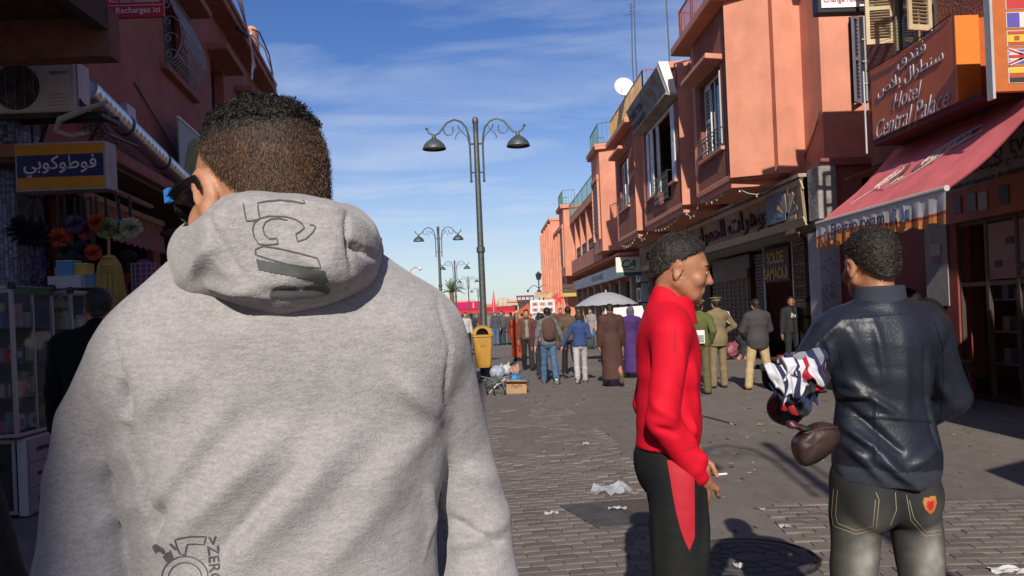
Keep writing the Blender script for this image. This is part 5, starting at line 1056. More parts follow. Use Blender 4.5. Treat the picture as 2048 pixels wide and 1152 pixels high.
# ---------------------------------------------------------------- hanging wares
def at(px, py, Y): return on_y(px, py, Y)
def pompom(name, label, px, py, Y, r, col, m_, n=240, group=None, grp=None):
    c = at(px, py, Y); b = MB(); rn = random.Random(int(px*7+py))
    for i in range(n):
        d = Vector((rn.gauss(0, 1), rn.gauss(0, 1), rn.gauss(0, 1)-.2)).normalized(); q = d.orthogonal().normalized()*.011; s_ = r*rn.uniform(.75, 1.05)
        cv = d.cross(q)*.03*rn.uniform(-1, 1)
        b.add([c+d*s_*.15-q*.5, c+d*s_*.15+q*.5, c+d*s_*.65+q+cv, c+d*s_*.65-q+cv, c+d*s_+q*.5+cv*2.6, c+d*s_-q*.5+cv*2.6], [(0, 1, 2, 3), (3, 2, 4, 5)])
    t = thing(name, label, 'duster', tuple(c), group=grp); b.build('tassels', m_, t); return t, c
cols = dict(o=(.50, .085, .02), p=(.36, .06, .09), v=(.12, .09, .20), g=(.06, .06, .075), c=(.38, .40, .26), l=(.24, .30, .13), w=(.44, .42, .32), k=(.012, .012, .014), r=(.40, .02, .02), d=(.04, .035, .07))
mm = {k: mat('tassel_'+k*2, v, .8, nz=.3, nscale=20) for k, v in cols.items()}
G1 = 'tasselled dusters hanging in front of the left shop'
def strings(t, c, top, n=3, w_=.06, hook=None):
    b = MB()
    for i in range(n): b.tube([c+Vector((w_*(i-(n-1)/2), 0, .02)), c+Vector((w_*.5*(i-(n-1)/2), 0, (top-c.z)*.5)), Vector((c.x+w_*.12*(i-1), c.y, top))], .010, 4)
    b.build('cord', CABLE, t)
LBL = [(118, 475, .085, 'o', 'bright orange tasselled duster next to the black fringed bag'), (152, 448, .085, 'v', 'violet-grey tasselled duster above the orange one'), (172, 460, .085, 'p', 'pink-red tasselled duster in the middle of the bunch'), (194, 445, .080, 'o', 'orange tasselled duster touching the yellow-green one at the top'),
       (132, 500, .090, 'g', 'grey-blue tasselled duster below the bright orange one'), (165, 500, .08, 'd', 'dark indigo tasselled duster under the pink one'), (187, 505, .07, 'o', 'small orange tasselled duster hanging lowest, above the broom'), (214, 455, .10, 'l', 'yellow-green tasselled duster hanging over the straw broom'), (240, 458, .10, 'c', 'pale green tasselled duster between two lighter ones'), (262, 455, .095, 'w', 'cream tasselled duster before the scalloped blind')]
for i, (px, py, r, k, lab) in enumerate(LBL):
    t, c = pompom('feather_duster', lab, px, py, 7.62+.05*(i % 3), r*1.12, k, mm[k], grp=G1); strings(t, c, at(px, 392, 7.6).z, 2, .03)
for i, (px, py, lab) in enumerate(((48, 462, 'black fringed bag hanging against the orange wall, beside the mosaic pier'), (78, 468, 'black fringed bag hanging between the other black bag and the dusters'))):
    t, c = pompom('black_bag', lab, px, py, 7.6, .15, 'k', mm['k'], 200); t['category'] = 'bag'; strings(t, c, at(px, 395, 7.6).z, 3, .07)
# whisk broom
br = thing('straw_broom', 'straw hand broom hanging below the green duster', 'broom', tuple(at(220, 560, 7.6))); c0 = at(218, 512, 7.6); ST = mat('straw', (.42, .27, .07), .8, nz=.3, nscale=30, stretch=(6, 6, 1)); b = MB()
for i in range(130):
    u = random.uniform(-1, 1); v = random.uniform(-1, 1)*.6; x0 = .05*u; p = [c0+Vector((x0, v*.03, -.0)), c0+Vector((x0*2.1, v*.05, -.09)), c0+Vector((x0*2.5+random.uniform(-.004, .004), v*.05, -.25)), c0+Vector((x0*3.0+random.uniform(-.012, .012), v*.06, -.44-.03*random.random()))]
    b.tube(p, [.006, .007, .005, .003], 3)
b.build('bristles', ST, br, kind='stuff'); MB().lathe([(.001, .0), (.03, -.01), (.055, -.03), (.06, -.04), (.001, -.04)], c0+Vector((0, 0, .02)), 12).build('cap', ST, br, smooth=True); MB().tube([c0+Vector((0, 0, .01)), c0+Vector((.005, 0, .17))], .013, 7).build('handle', mat('handle_wood', (.30, .18, .08), .6), br)
b = MB(); [b.tube([c0+Vector((.115*math.cos(a)*(1+.1*k), .035*math.sin(a), -.10-.03*k)) for a in np.linspace(0, 2*math.pi, 17)], .004, 4, caps=False) for k in range(3)]; b.build('binding', mat('binding_green', (.20, .22, .05), .7), br)
# checked bag, green bundle, clothes behind
cbm = mat('purple_check', (.20, .07, .16), .8, c2=(.10, .03, .08), nscale=40, stretch=(1, 1, 1)); p = at(288, 556, 8.0)
S = SDF((p.x-.18, p.y-.12, p.z-.22), (p.x+.18, p.y+.12, p.z+.22), .012); S.cap((p.x, p.y, p.z-.10), (p.x, p.y, p.z+.10), .10, .09, k=.02, sc_=(1.15, .6, 1))
ck = thing('checked_bag', 'purple and white checked laundry bag hanging beside the straw broom', 'bag', tuple(p)); link('bag_body', to_mesh('bag_body', S.mesh(), cbm, disp=lambda P, n: .012*wave(P, 3, 22)), ck)
b = MB(); CHK = mat('check_white', (.34, .24, .32), .8)
for k in range(7): z = p.z-.16+.05*k; b.tube([(p.x+.118*math.cos(a), p.y+.068*math.sin(a), z) for a in np.linspace(math.pi*1.0, math.pi*2.0, 9)], .004, 4)
for k in range(7): a = math.pi*(1.05+.9*k/6); b.tube([(p.x+.120*math.cos(a), p.y+.070*math.sin(a), p.z-.17), (p.x+.120*math.cos(a), p.y+.070*math.sin(a), p.z+.15)], .004, 4)
b.build('check_lines', CHK, ck)
p = at(332, 555, 8.2); t, c = pompom('leaf_bundle', 'green leafy bundle hanging beyond the checked bag', 332, 555, 8.2, .13, 'l', mat('bundle_green', (.06, .09, .03), .8, nz=.3), 260); t['category'] = 'plant bundle'
G2 = 'dark garments hanging inside the left shop'
for i, (px, py, w_, h_, c_, lab) in enumerate(((85, 540, .16, .5, (.05, .018, .025), 'maroon garment hanging below the black fringed bags'), (128, 545, .12, .3, (.03, .03, .10), 'small blue garment hanging behind the boxes'), (160, 540, .22, .40, (.012, .07, .025), 'dark green garment hanging behind the broom'), (246, 585, .12, .42, (.20, .012, .012), 'red plastic basket hanging behind the broom'), (256, 545, .12, .5, (.015, .012, .02), 'black garment between broom and checked bag'), (345, 500, .2, .5, (.03, .015, .02), 'dark garment deep in the shop near the hood'))):
    p = at(px, py, 8.6+.1*i); S = SDF((p.x-w_, p.y-.1, p.z-h_*.7), (p.x+w_, p.y+.1, p.z+h_*.7), .02); S.cap((p.x, p.y, p.z-h_*.4), (p.x, p.y, p.z+h_*.35), w_*.55, w_*.40, k=.03, sc_=(1, .4, 1)); S.cap((p.x-w_*.5, p.y, p.z+h_*.38), (p.x+w_*.5, p.y, p.z+h_*.38), .04, .04, k=.06)
    t = thing('hanging_garment', lab, 'garment' if 'basket' not in lab else 'basket', tuple(p), group=None if 'basket' in lab else G2); link('cloth', to_mesh('cloth', S.mesh(), mat('garment_%d' % i, c_, .85, nz=.2), disp=lambda P, n: .02*wave(P*np.array((1, 1, .3)), i, 16)), t)
# showcases
AL = mat('showcase_alu', (.42, .42, .46), .35, metal=.6, nz=.1); GRN = mat('header_green', (.02, .12, .06), .5)
def showcase(lab, xr, y0, w_, d_, z0, z1, goods, header=None, nsh=4):
    t = thing('showcase', lab, 'display case', (xr-w_/2, y0+d_/2, z0)); b = MB(); q = .028
    for x in (xr-w_, xr-q):
        for y in (y0, y0+d_-q): b.box(x, x+q, y, y+q, z0, z1)
    for z in (z0, z1-q):
        b.box(xr-w_+q, xr-q, y0, y0+q, z, z+q); b.box(xr-w_+q, xr-q, y0+d_-q, y0+d_, z, z+q)
        b.box(xr-w_, xr-w_+q, y0+q, y0+d_-q, z, z+q); b.box(xr-q, xr, y0+q, y0+d_-q, z, z+q)
    b.box(xr-q*.8, xr-.004, y0+d_*.5-.008, y0+d_*.5+.008, z0+q, z1-q)
    b.build('frame', AL, t)
    for (x, y) in ((xr, y0), (xr-w_, y0), (xr, y0+d_)): MB().lathe([(.001, z1-.03), (.03, z1-.03), (.036, z1+.0), (.026, z1+.025), (.001, z1+.03)], (x-.008 if x == xr else x+.008, y+(.008 if y == y0 else -.008), 0), 12).build('corner_cap', BLACK, t, smooth=True)
    MB().box(xr-w_+q, xr-q, y0+.006, y0+.011, z0+q, z1-q).build('glass', CLEAR, t); MB().box(xr-.012, xr-.007, y0+q, y0+d_-q, z0+q, z1-q).build('glass', CLEAR, t)
    if header: box('header', GRN, t, xr+.001, xr+.006, y0+.03, y0+d_, z1-.07, z1-.008)
    box('back_panel', mat('case_back', (.10, .10, .12), .8), t, xr-w_+.004, xr-q, y0+d_-q-.012, y0+d_-q-.004, z0+q, z1-q); box('base', BLACK, t, xr-w_+.01, xr-.01, y0+.01, y0+d_-.01, z0-.02, z0+.012)
    rn = random.Random(int(xr*-100))
    for k in range(nsh):
        z = z0+.03+(z1-z0-.08)*k/nsh
        if k: box('shelf', mat('shelf_glass', (.20, .26, .26), .2, alpha=.6), t, xr-w_+.03, xr-.03, y0+.03, y0+d_-.05, z-.008, z)
        y = y0+.05
        while y < y0+d_-.12:
            wd = rn.uniform(.05, .12); c_ = goods[rn.randrange(len(goods))]; x = xr-rn.uniform(.08, .14); hh = rn.uniform(.10, .20)
            box('packet', mat('packet_'+c_[0], c_[1], .5, nz=.2, nscale=30), t, x-.03, x, y, y+wd, z+.002, z+hh, bevel=.003)
            if rn.random() < .6: box('packet_print', mat('print_'+goods[(rn.randrange(len(goods)))][0]+'k', goods[rn.randrange(len(goods))][1], .5), t, x+.0005, x+.002, y+wd*.2, y+wd*.8, z+hh*.25, z+hh*.7)
            y += wd+.02
        x = xr-.12
        while x > xr-w_+.1:
            wd = rn.uniform(.06, .12); c_ = goods[rn.randrange(len(goods))]; hh = rn.uniform(.10, .2)
            box('packet', mat('packet_'+c_[0], c_[1], .5, nz=.2, nscale=30), t, x-wd, x, y0+.07, y0+.10, z+.002, z+hh, bevel=.003)
            if rn.random() < .6: box('packet_print', mat('print_'+c_[0], goods[rn.randrange(len(goods))][1], .5), t, x-wd*.8, x-wd*.25, y0+.068, y0+.0695, z+hh*.3, z+hh*.75)
            x -= wd+.02
    return t
GD = [('white', (.40, .40, .44)), ('pink', (.40, .12, .18)), ('cream', (.42, .36, .24)), ('green', (.06, .16, .10)), ('blue', (.08, .14, .30)), ('grey', (.22, .23, .26)), ('red', (.34, .04, .04)), ('white2', (.46, .46, .48))]
CB1 = showcase('glass showcase with green header strip full of white packets', -3.88, 6.62, 1.0, .62, .68, 1.92, GD, header=True)
CB2 = showcase('second glass showcase, with cartons stacked on its top', -3.80, 7.38, .46, .62, .60, 1.90, GD[2:]+GD[:1])
# trunk and drawers under the showcase
tr = thing('equipment_trunk', 'black trunk with silver edging beneath the nearest showcase', 'trunk', (-4.3, 6.8, 0)); x0, x1, y0, y1 = -4.75, -3.96, 6.72, 7.3
box('body', BLACK, tr, x0, x1, y0, y1, .03, .655, bevel=.01); b = MB()
for z in (.03, .62): b.box(x0, x1+.004, y0-.006, y0-.001, z, z+.03)
for x in (x0, x1-.03): b.box(x, x+.03, y0-.009, y0-.006, .03, .65)
b.build('edging', AL, tr)
for x in (-4.3, -4.12): me = MB().lathe([(.001, 0), (.03, 0), (.03, .012), (.015, .03), (.001, .03)], n=12).mesh('knob', AL); me.transform(Matrix.Translation((x, y0-.006, .42)) @ Matrix.Rotation(R(90), 4, 'X')); link('knob', me, tr)
dr = thing('drawer_unit', 'dirty white drawer unit beside the black trunk', 'drawers', (-3.86, 7, 0)); box('carcass', GREYW, dr, -3.94, -3.865, 6.70, 7.5, .02, .66); DWM = mat('drawer_pinkish', (.36, .30, .34), .6, nz=.1, streak=.2)
for k in range(3):
    for q in range(2): d = box('drawer', DWM, dr, -3.862, -3.845, 6.72+.39*q, 7.09+.39*q, .04+.205*k, .235+.205*k, bevel=.004); box('slot', BLACK, d, -3.843, -3.838, 6.82+.39*q, 6.99+.39*q, .13+.205*k, .16+.205*k)
# cartons on the showcase
G3 = 'small cartons stacked on the second showcase'
for i, (px, w_, h_, zz, c_, lab) in enumerate(((140, .30, .11, 0, (.42, .42, .46), 'wide white carton at the bottom of the pile on the showcase'), (138, .15, .14, .115, (.06, .22, .46), 'blue-fronted carton on top of the wide white carton'), (166, .13, .11, .115, (.46, .32, .06), 'yellow-ended carton beside the blue one on the showcase'), (178, .10, .13, 0, (.12, .25, .40), 'narrow light blue carton closest to the straw broom'), (117, .08, .08, .115, (.50, .30, .05), 'small yellow box on the pile beside the green-headed showcase'))):
    p = at(px, 580, 7.6); t = thing('carton', lab, 'carton', (p.x, 7.6, 1.93+zz), group=G3); box('box', mat('carton_%d' % i, c_, .6, nz=.08), t, p.x-w_/2, p.x+w_/2, 7.5+.03*i, 7.7, 1.925+zz, 1.925+zz+h_, bevel=.003); box('lid', WHITE, t, p.x-w_/2-.002, p.x+w_/2+.002, 7.497+.03*i, 7.702, 1.925+zz+h_+.001, 1.93+zz+h_)
# things in/near the second case: straw parasol head and white cap
p = at(120, 610, 7.6); t = thing('paper_parasol', 'little cream cone parasol standing inside the second showcase', 'ornament', tuple(p)); MB().lathe([(.001, .10), (.03, .06), (.10, -.03), (.095, -.035), (.001, .0)], p, 12).build('cone', mat('cone_cream', (.40, .33, .16), .8, nz=.2, nscale=20, stretch=(1, 1, 5)), t); MB().tube([p, p-Vector((0, 0, .35))], .035, 8).build('stem', mat('stem_cream', (.30, .25, .12), .8), t)
# an unseen building added behind the camera on the left, sized to shade the stalls
NB = thing('shade_blocker', 'unseen tall pink building added behind the viewpoint to shade the stalls', 'building', (-5, -8, 0)); box('wall', PINKD, NB, -9, -2.85, -24, .8, 0, 12.0); box('parapet', PEACH, NB, -9.1, -2.78, -24.1, .9, 12.0, 12.2)
for y in (-4, -8, -12, -16): box('window', GLASS, NB, -2.845, -2.83, y, y+1.2, 3.2, 4.8)
# low buildings further down on the left
for i, (pts, z1, lab) in enumerate((([(-5.75, 24.0), (-5.78, 26.9), (-12, 26.9), (-12, 24.0)], 6.3, 'dark pink building glimpsed beside the hooded man’s head'), ([(-6.35, 39), (-6.2, 44.5), (-14, 44.5), (-14, 39)], 5.75, 'low pink building with tiled eave above the grey hood'))):
    t = thing('low_building', lab, 'building', (pts[0][0], pts[0][1], 0)); MB().prism(pts, 0, z1).build('wall', PINKD, t); e = .4; MB().prism([(x+(e if x > -11 else 0), y-e*.5 if y < (pts[0][1]+1) else y) for x, y in pts], z1, z1+.22).build('eave', mat('eave_brown', (.16, .07, .05), .8), t)
    for k in range(3):
        y = pts[0][1]+1.2+k*(pts[1][1]-pts[0][1]-2)/3; x = pts[0][0]+.09*(y-pts[0][1])/1.0*(.5/.5)*((pts[1][0]-pts[0][0])/(pts[1][1]-pts[0][1]))/.09+.01; box('window', DARK, t, x, x+.05, y, y+1.0, z1-2.6, z1-1.0)
# ================================================================== street lamps
def lamp(X, Y, lab, h=6.0, rz=0, s=1.0, proto=None):
    t = thing('street_lamp', lab, 'street lamp', (X, Y, 0), rz, group='two-armed street lamps down the middle of the street')
    def bld(nm, b, sm=True): return b.build(nm, LAMPM, t, smooth=sm, local=True)
    p = MB(); p.lathe([(.001, 0), (.17, 0), (.17, .06), (.13, .12), (.13, .5), (.10, .6), (.075, .9), (.070, 2.9), (.095, 2.92), (.095, 3.02), (.068, 3.05), (.058, h-.35), (.058, h-.1), (.070, h-.08), (.070, h), (.045, h+.05), (.001, h+.06)], n=14); bld('pole', p)
    for s_ in (-1, 1):
        a = MB(); q = lambda x, z: (s_*(.12+(x-.12)*.80 if x > .12 else x), 0, h+z*.88)
        a.tube([q(.15, -1.55), q(.15, -1.0), q(.15, -.75), q(.16, -.45), q(.24, -.18), q(.38, -.04), q(.56, .02), q(.76, -.05), q(.90, -.20), q(1.02, -.33), q(1.15, -.36), q(1.28, -.30), q(1.34, -.20)], .022, 8)
        a.lathe([(.001, -.03), (.028, -.02), (.035, 0), (.028, .02), (.001, .03)], q(1.34, -.19), 8); a.lathe([(.001, -.035), (.028, -.02), (.035, 0), (.028, .02), (.001, .03)], q(.15, -1.57), 8)
        a.tube([q(.14, -1.35), q(0, -1.35)], .016, 6); a.tube([q(.14, -.62), q(0, -.62)], .02, 6)
        am = bld('arm', a)
        c = MB(); c.tube([q(.88, -.18), q(.86, -.30), q(.78, -.37), q(.66, -.36), q(.60, -.26), q(.62, -.16)], .016, 6); c.tube([q(.17, -.60), q(.22, -.42), q(.34, -.32), q(.44, -.22), q(.46, -.12)], .011, 5); c.tube([q(.42, -.30), q(.50, -.36), q(.56, -.46), q(.52, -.50)], .010, 5); c.tube([q(.30, -.10), q(.33, -.22), q(.42, -.27)], .010, 5); c.build('scroll', LAMPM, am, smooth=True, local=True)
        l = MB(); l.lathe([(.03, -.30), (.045, -.34), (.045, -.38), (.085, -.41), (.16, -.46), (.225, -.53), (.26, -.60), (.268, -.635), (.25, -.635), (.23, -.59), (.14, -.51), (.001, -.50)], q(1.15, 0), 24); sh = bld('shade', l); 
        g_ = MB(); g_.lathe([(.001, -.61), (.14, -.61), (.19, -.59), (.19, -.57), (.001, -.57)], q(1.15, 0), 16); g_.build('lens', mat('lamp_lens', (.20, .22, .20), .3), sh, smooth=True, local=True)
    return t
def lampx(px, Y): return (px-980)/1600*Y
for (px, Y, h, lab) in ((967, 18.0, 5.9, 'tall grey two-armed street lamp carrying the yellow bin'), (883.5, 38.5, 5.78, 'second street lamp, its foot hidden by the hooded man’s shoulder'), (913.5, 62, 5.72, 'third street lamp, rising beside the palm crown'), (939, 88, 5.72, 'fourth street lamp, just beside the tall pole'), (958, 120, 5.5, 'smallest street lamp, mostly behind the tall pole')):
    lamp(lampx(px, Y), Y, lab, h)
lb = lamp(1.66, -1.45, 'street lamp behind the viewpoint whose shadow crosses the street', 5.9); 
# ---------------------------------------------------------------- litter bin on the lamp post
YB = mat('bin_yellow', (.50, .27, .045), .45, nz=.12, nscale=6, streak=.3)
bn = thing('litter_bin', 'mustard-yellow plastic litter bin with hooded lid on the near lamp post', 'litter bin', (-.12, 17.6, .3))
c = gnd(963, 765); cx, cy = (963-980)/1600*17.5, 17.5
def rr(w_, d_, z, r=.06, n=4):
    o = []
    for (sx, sy, a0) in ((1, 1, 0), (-1, 1, 90), (-1, -1, 180), (1, -1, 270)):
        for k in range(n+1): a = R(a0+90*k/n); o.append((cx+sx*(w_/2-r)+r*math.cos(a), cy+sy*(d_/2-r)+r*math.sin(a), z))
    return o
def loftz(rings, caps=True):
    m = MB(); n = len(rings[0]); m.add([p for r_ in rings for p in r_], [(i*n+k, i*n+(k+1) % n, (i+1)*n+(k+1) % n, (i+1)*n+k) for i in range(len(rings)-1) for k in range(n)]+([tuple(range(n))[::-1], tuple(range((len(rings)-1)*n, len(rings)*n))] if caps else [])); return m
loftz([rr(.30, .26, .36), rr(.34, .29, .42), rr(.44, .36, 1.02)]).build('bucket', YB, bn, smooth=True); loftz([rr(.48, .40, 1.03), rr(.48, .40, 1.07), rr(.45, .37, 1.075)]).build('rim', YB, bn, smooth=True)
m = MB(); n = 14                                                 # hooded lid with an oval mouth
for y0, y1, ri in ((cy-.19, cy-.165, .135), (cy+.165, cy+.19, 0)):
    A = [(cx+.225*math.cos(math.pi*k/n), y0, 1.075+.20*math.sin(math.pi*k/n)) for k in range(n+1)]; B = [(cx+ri*math.cos(math.pi*k/n), y0, 1.085+ri*math.sin(math.pi*k/n)) for k in range(n+1)]
    A2 = [(a[0], y1, a[2]) for a in A]; B2 = [(a[0], y1, a[2]) for a in B]; N_ = n+1; m.add(A+B+A2+B2, [(k, k+1, N_+k+1, N_+k) for k in range(n)]+[(2*N_+k, 3*N_+k, 3*N_+k+1, 2*N_+k+1) for k in range(n)]+[(N_+k, N_+k+1, 3*N_+k+1, 3*N_+k) for k in range(n)])
A = [(cx+.228*math.cos(math.pi*k/n), cy-.20, 1.076+.205*math.sin(math.pi*k/n)) for k in range(n+1)]; m.add(A+[(a[0], cy+.2, a[2]) for a in A]+[(cx+(a[0]-cx)*.94, cy-.20, 1.076+(a[2]-1.076)*.94) for a in A]+[(cx+(a[0]-cx)*.94, cy+.2, 1.076+(a[2]-1.076)*.94) for a in A], [(k, k+1, n+2+k, n+1+k) for k in range(n)]+[(2*(n+1)+k, 3*(n+1)+k, 3*(n+1)+k+1, 2*(n+1)+k+1) for k in range(n)]+[(k, 2*(n+1)+k, 2*(n+1)+k+1, k+1) for k in range(n)])
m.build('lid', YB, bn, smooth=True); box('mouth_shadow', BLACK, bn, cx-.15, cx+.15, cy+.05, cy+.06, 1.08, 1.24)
text('NE SOIT\nPIZZORNO\nN 1', frame((cx, cy-.172, .83), (1, 0, 0), (0, .12, 1)), mat('bin_print', (.05, .03, .02), .6), bn, width=.13, extrude=.001, offset=.01)
MB().box(cx-.02, cx+.02, cy+.18, 17.98, .9, .95).box(cx-.02, cx+.02, cy+.17, 17.98, .5, .55).build('bracket', IRON, bn)
# ---------------------------------------------------------------- rubbish heap: cardboard box, bags, crate, folded pushchair
CBD = mat('cardboard', (.38, .23, .12), .85, nz=.1, nscale=8)
p = gnd(1034, 786); cb = thing('cardboard_box', 'small cardboard box with pen writing at the front of the rubbish', 'cardboard box', tuple(p)); Mx = Matrix.Translation(p) @ Matrix.Rotation(R(-4), 4, 'Z'); b = MB(Mx); b.box(-.19, .19, -.13, .13, 0, .215); b.build('box', CBD, cb, bevel=.004); b = MB(Mx); b.sheet((-.19, -.13, .217), (.19, -.13, .217), (.2, -.23, .235), (-.2, -.23, .25), .004); b.sheet((-.19, .13, .217), (.19, .13, .217), (.2, .24, .22), (-.2, .2, .25), .004); b.build('flap', CBD, cb)
text('fragile', Mx @ frame((0, -.133, .14), (1, 0, 0), (0, 0, 1)), mat('pen_ink', (.10, .05, .03), .7), cb, width=.2, extrude=.001, shear=.3)
def bag(px, py, Y, r, c_, lab, name='plastic_bag', cat='bag', sz=(1, 1, .8), sd=1, rough=.5):
    q = on_y(px, py, Y); z = max(q.z, r*sz[2]*.8); S = SDF((q.x-r*1.6, Y-r*1.6, z-r*1.5), (q.x+r*1.6, Y+r*1.6, z+r*1.6), r*.09); S.ell((q.x, Y, z), (r*sz[0], r*sz[1], r*sz[2]), k=.02); S.cap((q.x+r*.3, Y, z+r*.5), (q.x+r*.5, Y, z+r*1.1), r*.2, r*.1, k=r*.3)
    o = link(name, to_mesh(name, S.mesh(), mat('bag_%d' % int(px*10+py), c_, rough, nz=.3, nscale=14), disp=lambda P, n: r*.16*wave(P, sd, 3.0/r)+r*.05*wave(P, sd+5, 9/r))); return tag(o, lab, cat)
bag(996, 745, 17.0, .17, (.30, .34, .42), 'pale blue plastic bag on the rubbish heap'); bag(1012, 740, 17.1, .15, (.48, .46, .45), 'crumpled white plastic bag on top of the rubbish heap', sd=2); bag(1030, 741, 17.0, .12, (.40, .20, .14), 'brown and white food bag on the rubbish heap', sd=3)
bag(1028, 756, 16.9, .14, (.02, .22, .46), 'bright blue plastic bag behind the cardboard box', sd=4, sz=(1.1, 1, .5)); bag(1016, 768, 16.6, .14, (.03, .04, .06), 'dark cloth bundle beside the cardboard box', sd=5, sz=(1.5, 1, .5)); bag(1044, 763, 16.8, .10, (.05, .08, .14), 'navy rag hanging over the cardboard box', sd=6, sz=(1.5, 1, .5)); bag(985, 775, 16.2, .17, (.06, .065, .05), 'dark green rubbish sack beside the folded trolley', sd=7)
pc = thing('folded_trolley', 'folded grey shopping trolley lying against the rubbish', 'trolley', tuple(gnd(990, 788))); q = gnd(990, 790); b = MB()
b.tube([q+Vector((-.25, .1, .35)), q+Vector((-.05, 0, .30)), q+Vector((.12, -.05, .12)), q+Vector((.2, -.05, .02))], .014, 6); b.tube([q+Vector((-.2, .2, .1)), q+Vector((0, .1, .28)), q+Vector((.25, .1, .33)), q+Vector((.33, .1, .22))], .014, 6); b.tube([q+Vector((-.1, -.1, .05)), q+Vector((.05, -.08, .20)), q+Vector((.16, -.1, .24)), q+Vector((.19, -.1, .1))], .012, 6); b.build('frame', ALU, pc, smooth=True)
for dx, dy in ((-.02, -.1), (.18, -.05), (-.15, .12)): me = MB().lathe([(.001, -.015), (.07, -.015), (.075, 0), (.07, .015), (.001, .015)], n=16).mesh('wheel', BLACK); me.transform(Matrix.Translation(q+Vector((dx, dy, .075))) @ Matrix.Rotation(R(80), 4, 'Y')); link('wheel', me, pc)
for i, (px, py, a) in enumerate(((1000, 768, .5), (1003, 764, .7))): q = on_y(px, py, 16.7); t = thing('wood_offcut', ('lower', 'upper')[i]+' of two pale wooden battens on the rubbish', 'batten', tuple(q)); me = MB().box(-.11, .11, -.02, .02, -.02, .02).mesh('batten', mat('pale_timber', (.42, .33, .22), .8)); me.transform(Matrix.Translation(q) @ Euler((0, -a, .3)).to_matrix().to_4x4()); link('batten', me, t)
# ---------------------------------------------------------------- plate, manhole, litter
STL = mat('steel_plate', (.080, .074, .070), .7, metal=.1, nz=.3, nscale=8, bump=.004, bscale=30)
c4 = [gnd(1120, 1017), gnd(1200, 1062), gnd(1345, 1050), gnd(1300, 1003)]; pl = thing('drain_plate', 'loose grey cover plate lying over the drain by the plastic film', 'drain cover', tuple(c4[0])); b = MB(); b.sheet(*[v+Vector((0, 0, .012)) for v in c4], -.018) if False else b.prism([(v.x, v.y) for v in c4], .008, .026); b.build('plate', STL, pl, bevel=.004)
b = MB(); u_ = (c4[3]-c4[0]); v_ = (c4[1]-c4[0])
for k in range(12): s_ = .55+.035*k; b.tube([c4[0]+u_*s_+v_*.08+Vector((0, 0, .028)), c4[0]+u_*s_+v_*.55+Vector((0, 0, .028))], .006, 4)
b.build('grating_bar', mat('rusty_bar', (.13, .09, .07), .8), pl)
mh = gnd(1500, 1118); t = thing('manhole_cover', 'round iron manhole cover in the shadow between the two men', 'manhole cover', tuple(mh)); MB().lathe([(.001, .004), (.36, .004), (.36, .012), (.33, .014), (.001, .014)], (mh.x, mh.y, 0), 36).build('disc', STL, t); b = MB()
for r_ in (.10, .2, .29): b.tube([(mh.x+r_*math.cos(a), mh.y+r_*math.sin(a), .015) for a in np.linspace(0, 2*math.pi, 33)], .006, 4, caps=False)
for k in range(12): a = k*math.pi/6; b.tube([(mh.x+.12*math.cos(a), mh.y+.12*math.sin(a), .015), (mh.x+.31*math.cos(a), mh.y+.31*math.sin(a), .015)], .006, 4)
b.build('ribs', mat('rib_iron', (.085, .078, .072), .8), t); MB().tube([(mh.x+.385*math.cos(a), mh.y+.385*math.sin(a), .006) for a in np.linspace(0, 2*math.pi, 41)], .012, 5, caps=False).build('ring', IRON, t)
def scrap(px, py, w_, d_, c_, lab, sd, name='paper_scrap', cat='litter', amp=.02, alpha=1, rough=.6, z=.004):
    q = gnd(px, py); n = 9; rn = np.random.default_rng(sd); b = MB(); vs = []
    for i in range(n):
        for j in range(n): u, v = i/(n-1)-.5, j/(n-1)-.5; h_ = abs(noise.noise(Vector((u*3.1+sd, v*3.1, sd*.7))))*amp*2+z; vs.append(q+Vector((.75*w_*u*(1+.25*noise.noise(Vector((v*4, sd, 0)))), d_*v*(1+.3*noise.noise(Vector((u*4, 0, sd)))), h_)))
    b.add(vs, [(i*n+j, (i+1)*n+j, (i+1)*n+j+1, i*n+j+1) for i in range(n-1) for j in range(n-1)]); o = b.build(name, mat('scrap_%d' % sd, tuple(v*(.75 if alpha == 1 else 1) for v in c_), rough, alpha=alpha, spec=.8 if alpha < 1 else .4), smooth=alpha < 1); return tag(o, lab, cat)
scrap(1225, 986, .42, .30, (.75, .78, .82), 'crumpled clear plastic film lying above the drain plate', 1, 'plastic_film', amp=.06, alpha=.42, rough=.12); scrap(1103, 1029, .14, .05, (.50, .47, .44), 'thin white paper strip near the drain plate', 2); scrap(1172, 889, .08, .08, (.55, .53, .5), 'white scrap on the asphalt midway down the street', 3)
scrap(1235, 1026, .18, .05, (.42, .44, .48), 'pale scrap lying on the drain plate', 4, z=.03); scrap(1478, 1141, .07, .05, (.62, .64, .66), 'white scrap on the manhole cover', 5, z=.02); scrap(2030, 1146, .35, .10, (.70, .70, .70), 'white paper sheet lying on the brick pavers', 6); scrap(1525, 1021, .05, .03, (.45, .42, .32), 'yellowish scrap on the asphalt between the two men', 7)
scrap(1466, 850, .10, .05, (.36, .2, .12), 'orange-brown scrap beside the thin dark stick', 8); scrap(1521, 851, .08, .06, (.40, .26, .16), 'tan scrap on the asphalt before the armful of shirts', 9); scrap(1570, 1056, .10, .04, (.45, .43, .40), 'small pale scrap before the man in leather', 10)
random.seed(11); b = MB()
